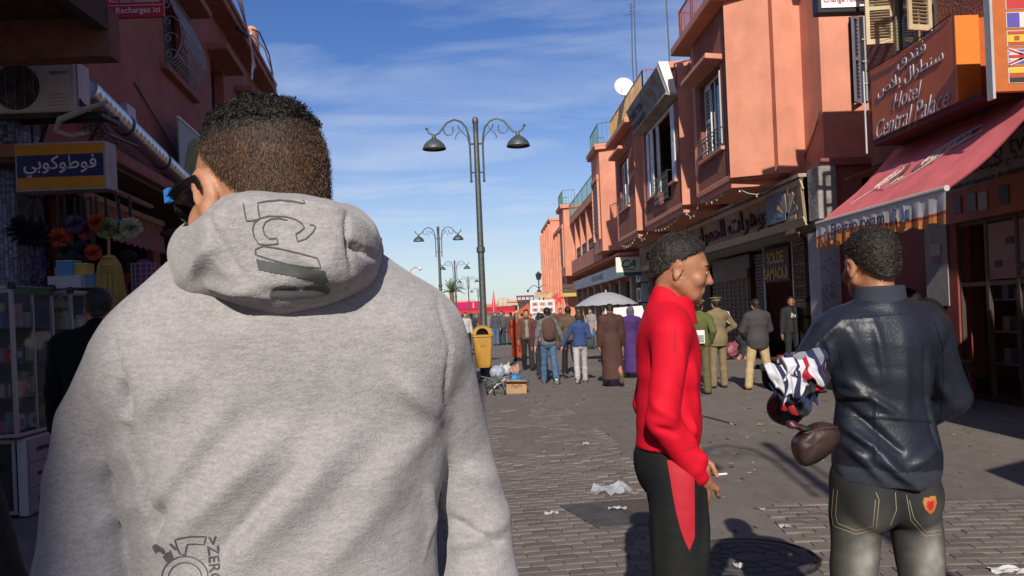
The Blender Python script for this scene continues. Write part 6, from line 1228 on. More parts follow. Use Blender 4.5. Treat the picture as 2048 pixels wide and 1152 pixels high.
for i in range(700):
    x = random.uniform(-1.5, 6.2); y = random.uniform(4.4, 16); s_ = random.uniform(.006, .022)*(1+.03*y); a = random.random()*3; d_ = Vector((math.cos(a), math.sin(a), 0))*s_; e_ = Vector((-d_.y, d_.x, 0))*random.uniform(.3, .9); c_ = Vector((x, y, .0045)); b.cur = random.choice((0, 0, 1, 2)); b.add([c_-d_-e_, c_+d_-e_, c_+d_+e_+Vector((0, 0, .006)), c_-d_+e_], [(0, 1, 2, 3)])
b = b.build('ground_litter', [mat('crumb_pale', (.34, .31, .28), .8), mat('crumb_brown', (.22, .14, .08), .8), mat('crumb_dark', (.04, .035, .03), .8)]); b['kind'] = 'stuff'
wr = thing('wire_on_ground', 'thin dark stick lying on the street past the red jacket', 'stick', tuple(gnd(1440, 842))); MB().tube([gnd(1405, 833)+Vector((0, 0, .01)), gnd(1472, 851)+Vector((0, 0, .012))], .007, 5).build('stick', CABLE, wr)
# ---------------------------------------------------------------- parasol and white cover
ub = thing('market_parasol', 'large grey fabric parasol over a stall before the bank', 'parasol', (3.5, 24, 0)); YU = 22.5; c = on_y(1212, 592, YU); r_ = 65/1600*YU; seg = 16; b = MB(); top = Vector((c.x, YU, c.z+.02)); ap = on_y(1212, 584, YU).z; rim = on_y(1212, 611, YU).z; vs = [(c.x, YU, ap)]
for j in range(1, 5):
    for k in range(seg*2): a = math.pi*k/seg; f = (1, .965)[k % 2]; u = j/4; vs.append((c.x+r_*u*f*math.cos(a), YU+r_*u*f*math.sin(a), ap+(rim-ap)*(u**1.7)+(.02 if k % 2 else 0)*u))
n = seg*2; b.add(vs, [(0, 1+k, 1+(k+1) % n) for k in range(n)]+[(1+(j-1)*n+k, 1+j*n+k, 1+j*n+(k+1) % n, 1+(j-1)*n+(k+1) % n) for j in range(1, 4) for k in range(n)]); b.build('canopy', mat('parasol_grey', (.34, .34, .37), .8, nz=.08), ub); MB().tube([(c.x, YU, 0), (c.x, YU, ap+.06)], .022, 8).build('pole', GREYW, ub)
b = MB()
for k in range(seg): a = 2*math.pi*k/seg; b.tube([(c.x, YU, ap-.03), (c.x+r_*.97*math.cos(a), YU+r_*.97*math.sin(a), rim+.0)], .008, 4)
b.build('rib', IRON, ub)
wcv = thing('white_stall_cover', 'bright white cloth cover of a cart under the grey parasol', 'stall cover', (3.6, 21, 0)); a_ = on_y(1208, 650, 20.5); c_ = on_y(1290, 612, 20.5); b = MB(); b.sheet((a_.x, 20.3, a_.z), (c_.x, 20.3, a_.z), (c_.x, 20.9, c_.z), (a_.x+.1, 20.9, c_.z-.04), .02); b.build('cloth', WHITE, wcv); box('cart', mat('cart_brown', (.12, .08, .06), .7), wcv, a_.x, c_.x, 20.35, 21.2, .3, .9); [MB().tube([(x, y, 0), (x, y, a_.z)], .02, 6).build('post', GREYW, wcv) for x in (a_.x+.05, c_.x-.05) for y in (20.4, 21.1)]
# ================================================================== the square in the distance
def far_box(name, lab, cat, px0, px1, py0, py1, Y, d_, m_, grounded=True, parts=None, kind=None):
    a_ = on_y(px0, py1, Y); c_ = on_y(px1, py0, Y); t = thing(name, lab, cat, (a_.x, Y, 0)); box('body', m_, t, a_.x, c_.x, Y, Y+d_, 0 if grounded else a_.z, c_.z); return t, a_, c_
BG = mat('beige_far', (.46, .38, .28), .9, nz=.1, nscale=.2)
for i, (px0, px1, py0, Y, lab) in enumerate(((893, 948, 604, 200, 'low beige building on the skyline behind the magenta awning'), (970, 1016, 609, 230, 'long low beige building on the skyline behind the red flag'), (1016, 1060, 603, 210, 'beige rooftop cafe building beyond the pink tents'), (700, 893, 618, 240, 'low pink building on the square behind the street camera'))):
    t, a_, c_ = far_box('skyline_building', lab, 'building', px0, px1, py0, 640, Y, 20, BG if i < 3 else PINK)
    for k in range(int((c_.x-a_.x)/4)): box('window', DARK, t, a_.x+1+k*4, a_.x+2.6+k*4, Y-.1, Y-.01, c_.z-2.2, c_.z-.8)
    box('parapet', PEACH, t, a_.x-.2, c_.x+.2, Y-.3, Y+1, c_.z, c_.z+.5)
t = thing('roof_terrace', 'terracotta-framed roof terrace above the far beige cafe', 'terrace', (0, 205, 0)); a_, c_ = on_y(1034, 604, 205), on_y(1068, 590, 205); box('roof', mat('terrace_red', (.20, .05, .05), .8), t, a_.x, c_.x, 205, 209, c_.z-.4, c_.z); [box('post', mat('terrace_red', (.2, .05, .05), .8), t, x, x+.3, 205, 205.3, a_.z, c_.z-.4) for x in np.linspace(a_.x, c_.x-.3, 5)]
MAG = mat('magenta_awning', (.55, .012, .09), .7, nz=.08, nscale=1); REDB = mat('red_banner', (.48, .02, .03), .7); GRC = mat('green_tarp', (.03, .14, .07), .7, nz=.2, nscale=1); ORC = mat('orange_tarp', (.62, .17, .04), .7, nz=.08); 
st_ = [(902, 945, 604, 618, 150, MAG, 'magenta awning of a far food stall by the palm'), (905, 966, 616, 624, 140, REDB, 'long red banner over the far stalls by the grey sleeve'), (966, 1030, 612, 624, 142, REDB, 'red stall canopy beneath the pointed red flag'), (948, 972, 602, 615, 152, MAG, 'magenta awning partly behind the near lamp post')]
for i, (a, b2, c2, d2, Y, m_, lab) in enumerate(st_):
    t = thing('stall_canopy', lab, 'stall', (0, Y, 0), group=None); p0, p1 = on_y(a, d2, Y), on_y(b2, c2, Y); b = MB(); b.sheet((p0.x, Y, p0.z), (p1.x, Y, p0.z), (p1.x, Y+3, p1.z), (p0.x, Y+3, p1.z), .1); b.build('canopy', m_, t); box('valance', m_, t, p0.x, p1.x, Y-.08, Y-.02, p0.z-.5, p0.z+.02)
    for x in (p0.x+.1, (p0.x+p1.x)/2, p1.x-.1): MB().tube([(x, Y+.2, 0), (x, Y+.2, p0.z)], .07, 6).build('post', GREYW, t)
    box('counter', mat('far_counter', (.25, .25, .25), .8, nz=.4, nscale=1), t, p0.x+.2, p1.x-.2, Y+.6, Y+1.6, 0, 1.1)
t = thing('green_market_roof', 'long dark green tarpaulin roof over distant stalls', 'stall', (-6, 128, 0)); p0, p1 = on_y(896, 640, 126), on_y(1010, 626, 126); b = MB(); b.sheet((p0.x, 126, p0.z), (p1.x, 126, p0.z), (p1.x, 131, p1.z), (p0.x, 131, p1.z), .1); b.build('roof', GRC, t); [MB().tube([(x, 126.2, 0), (x, 126.2, p0.z)], .08, 6).build('post', GREYW, t) for x in np.linspace(p0.x+.3, p1.x-.3, 8)]; box('stall_goods', mat('stall_goods', (.30, .28, .25), .8, c2=(.06, .05, .05), nscale=1.2), t, p0.x, p1.x, 128, 130, 0, 1.3)
# pink and orange tents
def tent(lab, px0, px1, pyt, pym, pyb, Y, m1, m2, ridge=.5):
    t = thing('market_tent', lab, 'tent', (0, Y, 0)); p0, p1 = on_y(px0, pyb, Y), on_y(px1, pym, Y); zt = on_y(px0, pyt, Y).z; w_ = p1.x-p0.x; z0 = max(.3, p0.z); zm = p1.z; x_ = p0.x+w_*ridge
    b = MB(); n = 12; vs = []
    for i in range(n+1):
        u = i/n; vs += [(p0.x+w_*u, Y, z0), (p0.x+w_*u, Y+.06*math.sin(i*2.2), zm-.12*math.sin(math.pi*u)), (p0.x+w_*u, Y+3, zm), (p0.x+w_*u, Y+3, z0)]
    b.add(vs, [(4*i, 4*i+4, 4*i+5, 4*i+1) for i in range(n)]+[(4*i+3, 4*i+2, 4*i+6, 4*i+7) for i in range(n)]+[(0, 1, 2, 3), (4*n, 4*n+3, 4*n+2, 4*n+1)]); b.build('wall', m1, t)
    b = MB(); e = .15; b.add([(p0.x-e, Y-e, zm-.05), (p1.x+e, Y-e, zm-.05), (p1.x+e, Y+3, zm), (p0.x-e, Y+3, zm), (x_, Y+1.5, zt)], [(0, 1, 4), (1, 2, 4), (2, 3, 4), (3, 0, 4)]); b.build('roof', m2, t); return t
tent('hot-pink market tent with a pale orange top', 1004, 1050, 624, 636, 668, 62, mat('hot_pink_cloth', (.62, .012, .12), .7, nz=.1, nscale=2), mat('peach_cloth', (.66, .28, .12), .7)); tent('dark orange sloping tent behind the pink one', 1034, 1062, 606, 628, 650, 75, ORC, mat('burnt_orange', (.45, .09, .03), .7), .9)
tent('blue and white tent below the food-photo board', 1058, 1090, 630, 640, 652, 70, mat('sky_cloth', (.16, .36, .50), .7), WHITE)
# food board with six photos
fb_ = thing('food_board', 'white board with six food photographs above the tents', 'sign', (5, 66, 2)); a_, c_ = on_y(1061, 627, 66), on_y(1109, 599, 66); box('board', WHITE, fb_, a_.x, c_.x, 66, 66.1, a_.z, c_.z); w_, h_ = c_.x-a_.x, c_.z-a_.z
for i in range(3):
    for j in range(2): x = a_.x+w_*(.06+.31*i); z = a_.z+h_*(.10+.44*j); ph = box('food_photo', mat('photo_ground', (.45, .40, .38), .6), fb_, x, x+w_*.27, 65.97, 65.995, z, z+h_*.34); q = MB().lathe([(.001, 0), (.09*w_, 0), (.001, .01)], n=10).mesh('dish', mat('dish_%d' % (i % 3), ((.32, .06, .06), (.38, .16, .06), (.22, .07, .08))[i], .6)); q.transform(Matrix.Translation((x+w_*.135, 65.96, z+h_*.16)) @ Matrix.Rotation(R(90), 4, 'X') @ Matrix.Diagonal((1, .55, 1, 1))); link('dish', q, ph)
MB().tube([(a_.x+.2, 66.05, 0), (a_.x+.2, 66.05, a_.z)], .06, 6).build('post', GREYW, fb_); MB().tube([(c_.x-.2, 66.05, 0), (c_.x-.2, 66.05, a_.z)], .06, 6).build('post', GREYW, fb_)
fb2 = thing('menu_board', 'cream menu strip board above the six food photographs', 'sign', (5, 68, 4)); a_, c_ = on_y(1070, 596, 68), on_y(1107, 583, 68); box('board', mat('menu_cream', (.55, .48, .25), .7, c2=(.40, .12, .08), nscale=3), fb2, a_.x, c_.x, 68, 68.1, a_.z, c_.z); [MB().tube([(x, 68.05, 0), (x, 68.05, a_.z)], .05, 6).build('post', GREYW, fb2) for x in (a_.x+.2, c_.x-.2)]
b = thing('red_flag', 'tall pointed red flag beside the near lamp post', 'flag', (.3, 70, 0)); p0, p1 = on_y(983, 618, 70), on_y(992, 618, 70); zt = on_y(987, 582, 70).z; m = MB(); m.sheet((p0.x, 70, p0.z), (p1.x, 70, p0.z-.1), (p0.x+.28, 70.05, zt), (p0.x+.2, 70, zt-.05), .02); m.build('cloth', mat('flag_cloth_red', (.55, .01, .04), .7), b); MB().tube([(p0.x+.2, 70, 0), (p0.x+.2, 70, zt)], .03, 6).build('pole', GREYW, b)
b = thing('red_pennants', 'bunch of red star-shaped pennants hanging by the far house front', 'pennant', (5.6, 60, 0)); m = MB(); c = on_y(1115, 596, 58)
for k in range(7): a = k*.9; q = c+Vector((.25*math.cos(a), .1*math.sin(k), .25*math.sin(a))); m.add([c, q+Vector((.1, 0, .12)), q+Vector((.25*math.cos(a), 0, .25*math.sin(a)-.1)), q+Vector((-.1, 0, -.1))], [(0, 1, 2, 3)])
m.build('cloth', mat('pennant_red', (.55, .03, .03), .7), b); MB().tube([c+Vector((0, 0, .2)), c+Vector((.6, 0, .9))], .012, 4).build('cord', CABLE, b)
# old lantern bracket at the corner of the far houses
ln = thing('old_lantern', 'ornate dark lantern on a scrolled post by the far house fronts', 'lantern', (4.7, 78, 0)); c = on_y(1077, 553, 78); b = MB(); b.tube([(c.x, 78, 0), (c.x, 78, c.z-.3)], .06, 8); b.build('post', IRON, ln); MB().lathe([(.001, .55), (.06, .45), (.28, .25), (.30, .2), (.2, -.3), (.001, -.35)], c, 8).build('lantern', IRON, ln); b = MB(); z = c.z-1.2
for s_ in (-1, 1): b.tube([(c.x+s_*u, 78, z+.35*math.sin(u*3.2)) for u in np.linspace(0, 1.1, 9)], .035, 5); b.lathe([(.001, .2), (.15, 0), (.001, -.1)], (c.x+s_*1.1, 78, z-.2), 8)
b.lathe([(.001, -.9), (.3, -.7), (.22, -.2), (.001, 0)], (c.x, 78, z), 10); b.build('arms', IRON, ln)
# palm
pm = thing('palm_tree', 'small palm crown rising over the hooded man’s shoulder', 'palm', ((905-980)/1600*70, 70, 0)); px_ = (905-980)/1600*70; cz = on_y(905, 585, 70).z; b = MB(); b.tube([(px_, 70, 0), (px_+.1, 70, cz*.5), (px_, 70, cz)], [.22, .17, .2], 8); b.build('trunk', mat('palm_trunk', (.14, .10, .06), .9, nz=.3), pm); random.seed(5); m = MB()
for k in range(30):
    a = random.uniform(0, 6.28); el = random.uniform(.35, 1.45); L = random.uniform(1.2, 1.7); d = Vector((math.cos(a)*math.cos(el), math.sin(a)*math.cos(el), math.sin(el))); sd = Vector((-math.sin(a), math.cos(a), 0)); P_ = [Vector((px_, 70, cz))+d*L*u-Vector((0, 0, .75*u*u*(1.2-el*.6))) for u in np.linspace(0, 1, 7)]
    for i in range(6):
        for s_ in (-1, 1):
            for q in (.0, .5): p = P_[i].lerp(P_[i+1], q); e_ = p+sd*s_*.32*(1.1-i/7)+d*.25-Vector((0, 0, .08)); m.add([p, p+d*.05, e_], [(0, 1, 2)])
    m.tube(P_, .02, 3)
m.build('crown', mat('palm_leaf', (.09, .12, .035), .8, nz=.3, nscale=2), pm)
# far trees and roof clutter on the skyline
rn = random.Random(4)
for i, px in enumerate((1002, 1012)):
    t = thing('skyline_dome', ('smaller', 'second')[i]+' pale dome above the far stalls', 'dome', (0, 215, 0)); c = on_y(px, 604, 215); MB().lathe([(1.0, -1), (1.0, 0), (.8, .7), (.3, 1.1), (.001, 1.2)], c, 12).build('dome', BG, t, smooth=True)
cl = thing('crane_camera', 'white street camera on a red arm behind the grey shoulder', 'camera', (-3, 50, 0)); c = on_y(840, 537, 50); MB().tube([(c.x-.6, 50, 0), (c.x-.6, 50, c.z-.1), (c.x-.3, 50, c.z+.1), (c.x, 50, c.z)], .035, 6).build('arm', mat('arm_red_white', (.5, .2, .18), .6), cl); MB().lathe([(.001, .12), (.12, .05), (.12, -.05), (.001, -.14)], c, 10).build('dome', WHITE, cl)
# ================================================================== the three men close by
def strands(name, me, prob, n, length, width, mats, parent, comb=(0, 0, -1), a=.5, b_=.6, c=.5, curl=0.0, seed=1, lift=.0):
    P, Nn = mesh_np(me); r = np.random.default_rng(seed); w_ = prob(P, Nn); w_ = w_/w_.sum(); idx = r.choice(len(P), n, p=w_)
    p = P[idx]+r.normal(size=(n, 3))*.0022; nn = Nn[idx]; p = p-nn*.001+nn*lift
    cb2 = comb(P[idx], nn) if callable(comb) else np.tile(np.array(comb, float), (n, 1))
    d = nn*a+cb2*b_+r.normal(size=(n, 3))*c; d /= np.linalg.norm(d, axis=1)[:, None]
    s_ = np.cross(d, r.normal(size=(n, 3))); s_ /= np.linalg.norm(s_, axis=1)[:, None]; s_ *= width*r.uniform(.6, 1.2, (n, 1)); L = length(P[idx])*r.uniform(.6, 1.2, n) if callable(length) else length*r.uniform(.6, 1.2, n); L = L[:, None]
    k = np.cross(d, s_/width)*curl*L
    V = np.stack([p-s_, p+s_, p+d*L*.5+k*.6-s_*.8, p+d*L*.5+k*.6+s_*.8, p+d*L*(1-abs(curl)*.4)-k*.5-s_*.3-nn*curl*L*.3, p+d*L*(1-abs(curl)*.4)-k*.5+s_*.3-nn*curl*L*.3], 1).reshape(-1, 3)
    o = np.arange(n)[:, None]*6; Q = np.concatenate([o+np.array([0, 1, 3, 2]), o+np.array([2, 3, 5, 4])], 1).reshape(-1, 4)
    m = to_mesh(name, (V.astype('f'), Q), mats)
    if isinstance(mats, (list, tuple)): m.polygons.foreach_set('material_index', np.repeat(r.integers(0, len(mats), n), 2).astype('i'))
    m.polygons.foreach_set('use_smooth', np.zeros(len(m.polygons), bool)); return link(name, m, parent, local=True, kind='stuff')
def hdloc(J): return lambda P: (P-J['head']) @ J['Rh']           # -> head space: x right, y face, z up
class Decal:
    """flat print laid on a garment: outlines given where the photo shows them, cast onto the cloth"""
    def __init__(s, o, root, lift=.0012):
        s.lift = lift
        s.W = W[root.name]; s.root = root; bm = bmesh.new(); bm.from_mesh(o.data); bm.transform(s.W); s.bvh = BVHTree.FromBMesh(bm); bm.free(); s.inv = s.W.inverted()
    def hit(s, px, py, lift=None):
        lift = lift or s.lift
        d = ray(px, py); h_, n_, i_, t_ = s.bvh.ray_cast(Vector((0, 0, CAMZ)), d)
        return None if h_ is None else s.inv @ (h_+(n_ if n_.dot(d) < 0 else -n_)*lift)
    def strip(s, pts, w_, mb):
        P_ = []
        for (a, b) in zip(pts[:-1], pts[1:]):
            n = max(1, int(math.dist(a, b)/5))
            for i in range(n): P_.append((a[0]+(b[0]-a[0])*i/n, a[1]+(b[1]-a[1])*i/n))
        P_.append(pts[-1]); L, R_ = [], []
        for i, p in enumerate(P_):
            q0, q1 = P_[max(0, i-1)], P_[min(len(P_)-1, i+1)]; dx, dy = q1[0]-q0[0], q1[1]-q0[1]; l = math.hypot(dx, dy) or 1; nx, ny = -dy/l*w_/2, dx/l*w_/2
            L.append(s.hit(p[0]+nx, p[1]+ny)); R_.append(s.hit(p[0]-nx, p[1]-ny))
        for i in range(len(P_)-1):
            q = (L[i], L[i+1], R_[i+1], R_[i])
            if all(v is not None for v in q) and max((q[0]-q[1]).length, (q[2]-q[3]).length) < .05: mb.quad(*q)
    def fill(s, poly, mb, st=2):
        xs = [p[0] for p in poly]; ys = [p[1] for p in poly]
        def ins(x, y):
            c = False; j = len(poly)-1
            for i in range(len(poly)):
                if (poly[i][1] > y) != (poly[j][1] > y) and x < (poly[j][0]-poly[i][0])*(y-poly[i][1])/(poly[j][1]-poly[i][1])+poly[i][0]: c = not c
                j = i
            return c
        y = min(ys)
        while y < max(ys):                                      # scan lines, clipped exactly left and right
            ym = y+st/2; X = []; j = len(poly)-1
            for i in range(len(poly)):
                if (poly[i][1] > ym) != (poly[j][1] > ym): X.append((poly[j][0]-poly[i][0])*(ym-poly[i][1])/(poly[j][1]-poly[i][1])+poly[i][0])
                j = i
            X.sort()
            for a, b in zip(X[::2], X[1::2]):
                n = max(1, int((b-a)/8)); up = [s.hit(a+(b-a)*i/n, y) for i in range(n+1)]; dn = [s.hit(a+(b-a)*i/n, y+st) for i in range(n+1)]
                for i in range(n):
                    q = (up[i], up[i+1], dn[i+1], dn[i])
                    if all(v is not None for v in q): mb.quad(*q)
            y += st
def px_folds(P, Nn, L, WM, back=True):
    """folds placed on the side seen from the street behind: list of (x1, y1, x2, y2, width px, height m, depth)"""
    if L is None: return 0
    o = np.zeros(len(P)); inv = WM.inverted()
    for (x1, y1, x2, y2, w_, h_, Y) in L:
        a = np.array(inv @ on_y(x1, y1, Y)); b = np.array(inv @ on_y(x2, y2, Y)); wm = w_/1600*Y; A = a.copy(); B = b.copy(); Q = P.copy(); A[1] = B[1] = 0; Q[:, 1] = 0
        o += ridges(Q, [(A, B, wm, h_)])
    m = np.clip(-Nn[:, 1]*1.6, 0, 1) if back else 1
    return o*m

# ------------------------------------------------------------------ 1: the man in the grey hoodie
def heather(name, c, dark=.84, stretch=(1, 1, 2.2)):
    m = bpy.data.materials.new(name); m.use_nodes = True; t = m.node_tree; b = t.nodes['Principled BSDF']; b.inputs['Roughness'].default_value = .92; b.inputs['Sheen Weight'].default_value = .25; b.inputs['Specular IOR Level'].default_value = .2
    tc = t.nodes.new('ShaderNodeTexCoord'); last = None
    for sc1, st, lo in ((60, (1, 1, 3.6), dark), (230, (1, 1, 1.6), .82), (14, (1, 1, 1.5), .96)):
        mp = t.nodes.new('ShaderNodeMapping'); mp.inputs['Scale'].default_value = st; mp.inputs['Rotation'].default_value = (0, R(8), 0); t.links.new(tc.outputs['Object'], mp.inputs[0]); n = t.nodes.new('ShaderNodeTexNoise'); n.inputs['Scale'].default_value = sc1; n.inputs['Detail'].default_value = 4; t.links.new(mp.outputs[0], n.inputs['Vector'])
        r = t.nodes.new('ShaderNodeValToRGB'); r.color_ramp.elements[0].position = .36; r.color_ramp.elements[1].position = .62; r.color_ramp.elements[0].color = (lo, lo, lo, 1); t.links.new(n.outputs['Fac'], r.inputs[0])
        if last is None: mm2 = t.nodes.new('ShaderNodeMixRGB'); mm2.blend_type = 'MULTIPLY'; mm2.inputs[0].default_value = 1; mm2.inputs[1].default_value = (*c, 1); t.links.new(r.outputs[0], mm2.inputs[2])
        else: mm2 = t.nodes.new('ShaderNodeMixRGB'); mm2.blend_type = 'MULTIPLY'; mm2.inputs[0].default_value = 1; t.links.new(last, mm2.inputs[1]); t.links.new(r.outputs[0], mm2.inputs[2])
        last = mm2.outputs[0]
    t.links.new(last, b.inputs['Base Color'])
    n = t.nodes.new('ShaderNodeTexNoise'); n.inputs['Scale'].default_value = 420; n.inputs['Detail'].default_value = 3; t.links.new(tc.outputs['Object'], n.inputs['Vector']); n2 = t.nodes.new('ShaderNodeTexNoise'); n2.inputs['Scale'].default_value = 22; n2.inputs['Detail'].default_value = 5; t.links.new(tc.outputs['Object'], n2.inputs['Vector'])
    bu = t.nodes.new('ShaderNodeBump'); bu.inputs['Distance'].default_value = .0012; t.links.new(n.outputs['Fac'], bu.inputs['Height']); bu2 = t.nodes.new('ShaderNodeBump'); bu2.inputs['Distance'].default_value = .003; t.links.new(n2.outputs['Fac'], bu2.inputs['Height']); t.links.new(bu.outputs[0], bu2.inputs['Normal']); t.links.new(bu2.outputs[0], b.inputs['Normal']); return m
HG = heather('heather_grey_fleece', (.39, .37, .375))
PRINT = mat('grey_print_ink', (.085, .088, .09), .8, nz=.12, nscale=60)
X0 = on_y(560, 900, 1.12).x
hoodie_root, HJ = person('tall man in heather grey hoodie and black sunglasses seen from behind', X0, 1.12, 0, H=1.83, h=.006, tone=0, hair='none', top=(None, None), bottom=('trousers', mat('navy_jeans', (.03, .04, .07), .8, nz=.2)), shoes=BLACK, g=1.08,
    pose=dict(head=(.80, .10), sw=.19, arms={'L': ((-.30, .10, .90), (-.5, -1, 0)), 'R': ((.29, .16, .92), (.5, -1, 0))}))
WM = W[hoodie_root.name]; iv = WM.inverted(); V_ = lambda px, py, Y: np.array(iv @ on_y(px, py, Y))
# move the head where the photo has it
def place_head(root, J, px, py, Y):
    new = V_(px, py, Y); return new
b0 = [c for c in hoodie_root.children if c.name.startswith('body')][0]
HC = V_(518, 392, 1.085); Rh = HJ['Rh'] @ rotx(0); HSC = .97
# rebuild the body with a finer head at that place
def near_body(root, J, hc, Rh_, hs, tone, hres=.0035, old=None):
    S = SDF(hc-.17*hs, hc+.17*hs, hres); 
    class SS:                                                    # scaled head prims
        pass
    S2 = SDF(np.array((-.14, -.15, -.17)), np.array((.14, .17, .16)), hres/hs); head_prims(S2, (0, 0, 0), np.eye(3)); S2.cap((0, -.028, -.045), (0, -.035, -.16), .056, .060, k=.03)
    P, Q = S2.mesh(); P = (P*hs) @ Rh_.T+hc
    return P.astype('f'), Q
HJ['shL'], HJ['elbL'], HJ['wriL'] = V_(285, 750, 1.11), V_(186, 960, 1.11), V_(235, 1400, 1.12); HJ['shR'], HJ['elbR'], HJ['wriR'] = V_(840, 735, 1.12), V_(935, 980, 1.185), V_(925, 1390, 1.23)
S = SDF(*[np.array(v) for v in bounds(HJ, ['neck', 'shL', 'shR', 'elbL', 'elbR', 'wriL', 'wriR', 'kneeL', 'kneeR', 'ankL', 'ankR'], .17)], .010); torso(S, HJ, -.012, 1.0)
for n_ in 'LR': arm(S, HJ, n_, -.012, .85); leg(S, HJ, n_, -.004, 1.05); hand_prims(S, HJ['wri'+n_], HJ['wri'+n_]-HJ['elb'+n_], (-.95 if n_ == 'R' else .95, .1, 0), 1 if n_ == 'R' else -1, .6, fat=1.15)
S.cap(HJ['neck']-np.array((0, 0, .04)), HC-np.array((0, .02, .10)), .062, .058, k=.03)
b0.data = to_mesh('body', [S.mesh(), near_body(None, HJ, HC, Rh, HSC, 0)], skin(0))
HJ['head'] = HC; tohead = lambda P: ((P-HC) @ Rh)/HSC
T = lambda p: HC+Rh @ (np.array(p)*HSC)
# scalp: short faded sides, curls on top
def scalp(th, fn, name, m, disp=None, hres=.004):
    S2 = SDF((-.11, -.14, -.13), (.11, .13, .15), hres); S2.ell((0, -.014, .034), (.0745+th, .0975+th, .086+th), k=.01); S2.cap((0, -.045, -.02), (0, -.052, -.085), .061+th, .050+th, k=.02); S2.cut(fn)
    P, Q = S2.mesh(); P = (P*HSC) @ Rh.T+HC; return to_mesh(name, (P.astype('f'), Q), m, disp=disp)
FADE = mat('faded_short_hair', (.115, .055, .025), .62, c2=(.045, .021, .011), nscale=160, stretch=(1, 1, .35), bump=.0022, bscale=260)
hlf = lambda X, Y, Z: np.maximum(Y*.75-(Z-.045)*.8, -(Z+.012+np.clip((-.002-Y)*2.6, 0, .085)))
FADE2 = mat('faded_hair_dark', (.035, .017, .010), .62, nz=.4, nscale=160, bump=.0022, bscale=260)
def hz_mix(C): z = tohead(C)[:, 2]+.012*wave(C, 77, 90); return (z > .035).astype(int)+(z > .066).astype(int)
hm_ = scalp(.0035, hlf, 'hair', [FADE, FADE2, HAIR])
_p = np.array([p.center[:] for p in hm_.polygons]); hm_.polygons.foreach_set('material_index', hz_mix(_p).astype('i')); ho = link('hair', hm_, hoodie_root, local=True)
tm_ = scalp(.0055, lambda X, Y, Z: np.maximum(hlf(X, Y, Z), .088-Z+Y*.12), 'curls', HAIR, disp=lambda P, n: .0035*wave(P, 5, 150)+.003*wave(P, 6, 320)); link('curly_top', tm_, ho, local=True)
hmats = [mat('strand_brown', (.125, .064, .03), .6), mat('strand_dark', (.03, .016, .010), .5), mat('strand_mid', (.085, .042, .02), .5)]
def pr(P, n): q = tohead(P); return np.where(q[:, 2] < .075, 1.0, .15)*np.clip((n @ np.array((0, -1., 0)))+.55, .02, 1)
fs1 = strands('fade_strands', hm_, lambda P, n: pr(P, n)*np.clip((.075-tohead(P)[:, 2])/.05, .02, 1), 42000, .0028, .00026, hmats, ho, comb=(0, -.15, -1), a=.16, b_=.9, c=.20, seed=4)
def dens(P, n): return .05+np.clip((tohead(P)[:, 2]-.05)/.04, 0, 1)
strands('upper_strands', hm_, dens, 9000, .005, .0005, HAIR, ho, comb=(0, -.1, -.6), a=.3, b_=.6, c=.5, curl=.5, seed=14)
strands('curl_strands', tm_, lambda P, n: np.ones(len(P)), 9000, .008, .0007, HAIR, ho, comb=(0, 0, 0), a=.6, b_=0, c=.9, curl=.9, seed=5)
# sunglasses
sg = thing('sunglasses', 'black sunglasses with a blue hinge worn by the man in the grey hoodie', 'sunglasses', tuple(WM @ Vector(T((0, .1, 0)))))
Gm = WM @ Matrix([[*(Rh[i]*HSC), HC[i]] for i in range(3)]+[[0, 0, 0, 1]])
b = MB(Gm)
for s_ in (-1, 1): b = MB(Gm); b.tube([(s_*.088, -.012, .000), (s_*.086, .0, .016), (s_*.082, .05, .018), (s_*.077, .088, .014)], [.003, .0045, .006, .007], 6); b.build('temple', mat('glasses_black', (.008, .008, .009), .25), sg, smooth=True)
b = MB(Gm)
for s_ in (-1, 1):
    ring = [(s_*(.040+.034*math.cos(a)), .104-.012*abs(math.cos(a)) if s_*math.cos(a)*s_ > 0 else .106, .004+.026*math.sin(a)) for a in np.linspace(0, 2*math.pi, 17)[:-1]]; b.add(ring+[(x, y-.004, z) for x, y, z in ring], [tuple(range(16)), tuple(range(16, 32))[::-1]]+[(k, (k+1) % 16, 16+(k+1) % 16, 16+k) for k in range(16)])
b.build('lens', mat('lens_black', (.006, .006, .008), .08), sg); MB(Gm).box(-.0835, -.0765, .082, .096, .006, .024).box(.0765, .0835, .082, .096, .006, .024).build('blue_hinge', mat('hinge_blue', (.01, .16, .50), .3), sg)
# hoodie body
lo = V_(1060, 1500, 1.1); S = SDF((-.42, -.24, .80), (.42, .24, 1.62), .0058)
A = lambda px, py, Y, r, *a, **k: None
def C_(p, q, Y1, Y2, r1, r2, k=.03, sc_=(1, 1, 1)): S.cap(V_(*p, Y1), V_(*q, Y2), r1, r2, k=k, sc_=sc_)
# torso: stacked elliptical sections (centre px, half width m, half depth m)
for (p, q, r1, r2, dy) in (((575, 1150), (568, 1000), .188, .188, .62), ((568, 1000), (570, 880), .188, .204, .60), ((570, 880), (560, 760), .207, .206, .56), ((560, 760), (560, 690), .205, .165, .56), ((579, 1500), (575, 1150), .205, .188, .66)): C_(p, q, 1.12, 1.12, r1, r2, k=.04, sc_=(1, dy, 1))
# shoulders and yoke
C_((318, 745), (560, 678), 1.10, 1.08, .080, .090, k=.05); C_((560, 678), (800, 705), 1.08, 1.10, .090, .078, k=.05)
C_((330, 715), (500, 625), 1.10, 1.09, .066, .060, k=.06); C_((810, 680), (640, 600), 1.10, 1.09, .064, .060, k=.06)
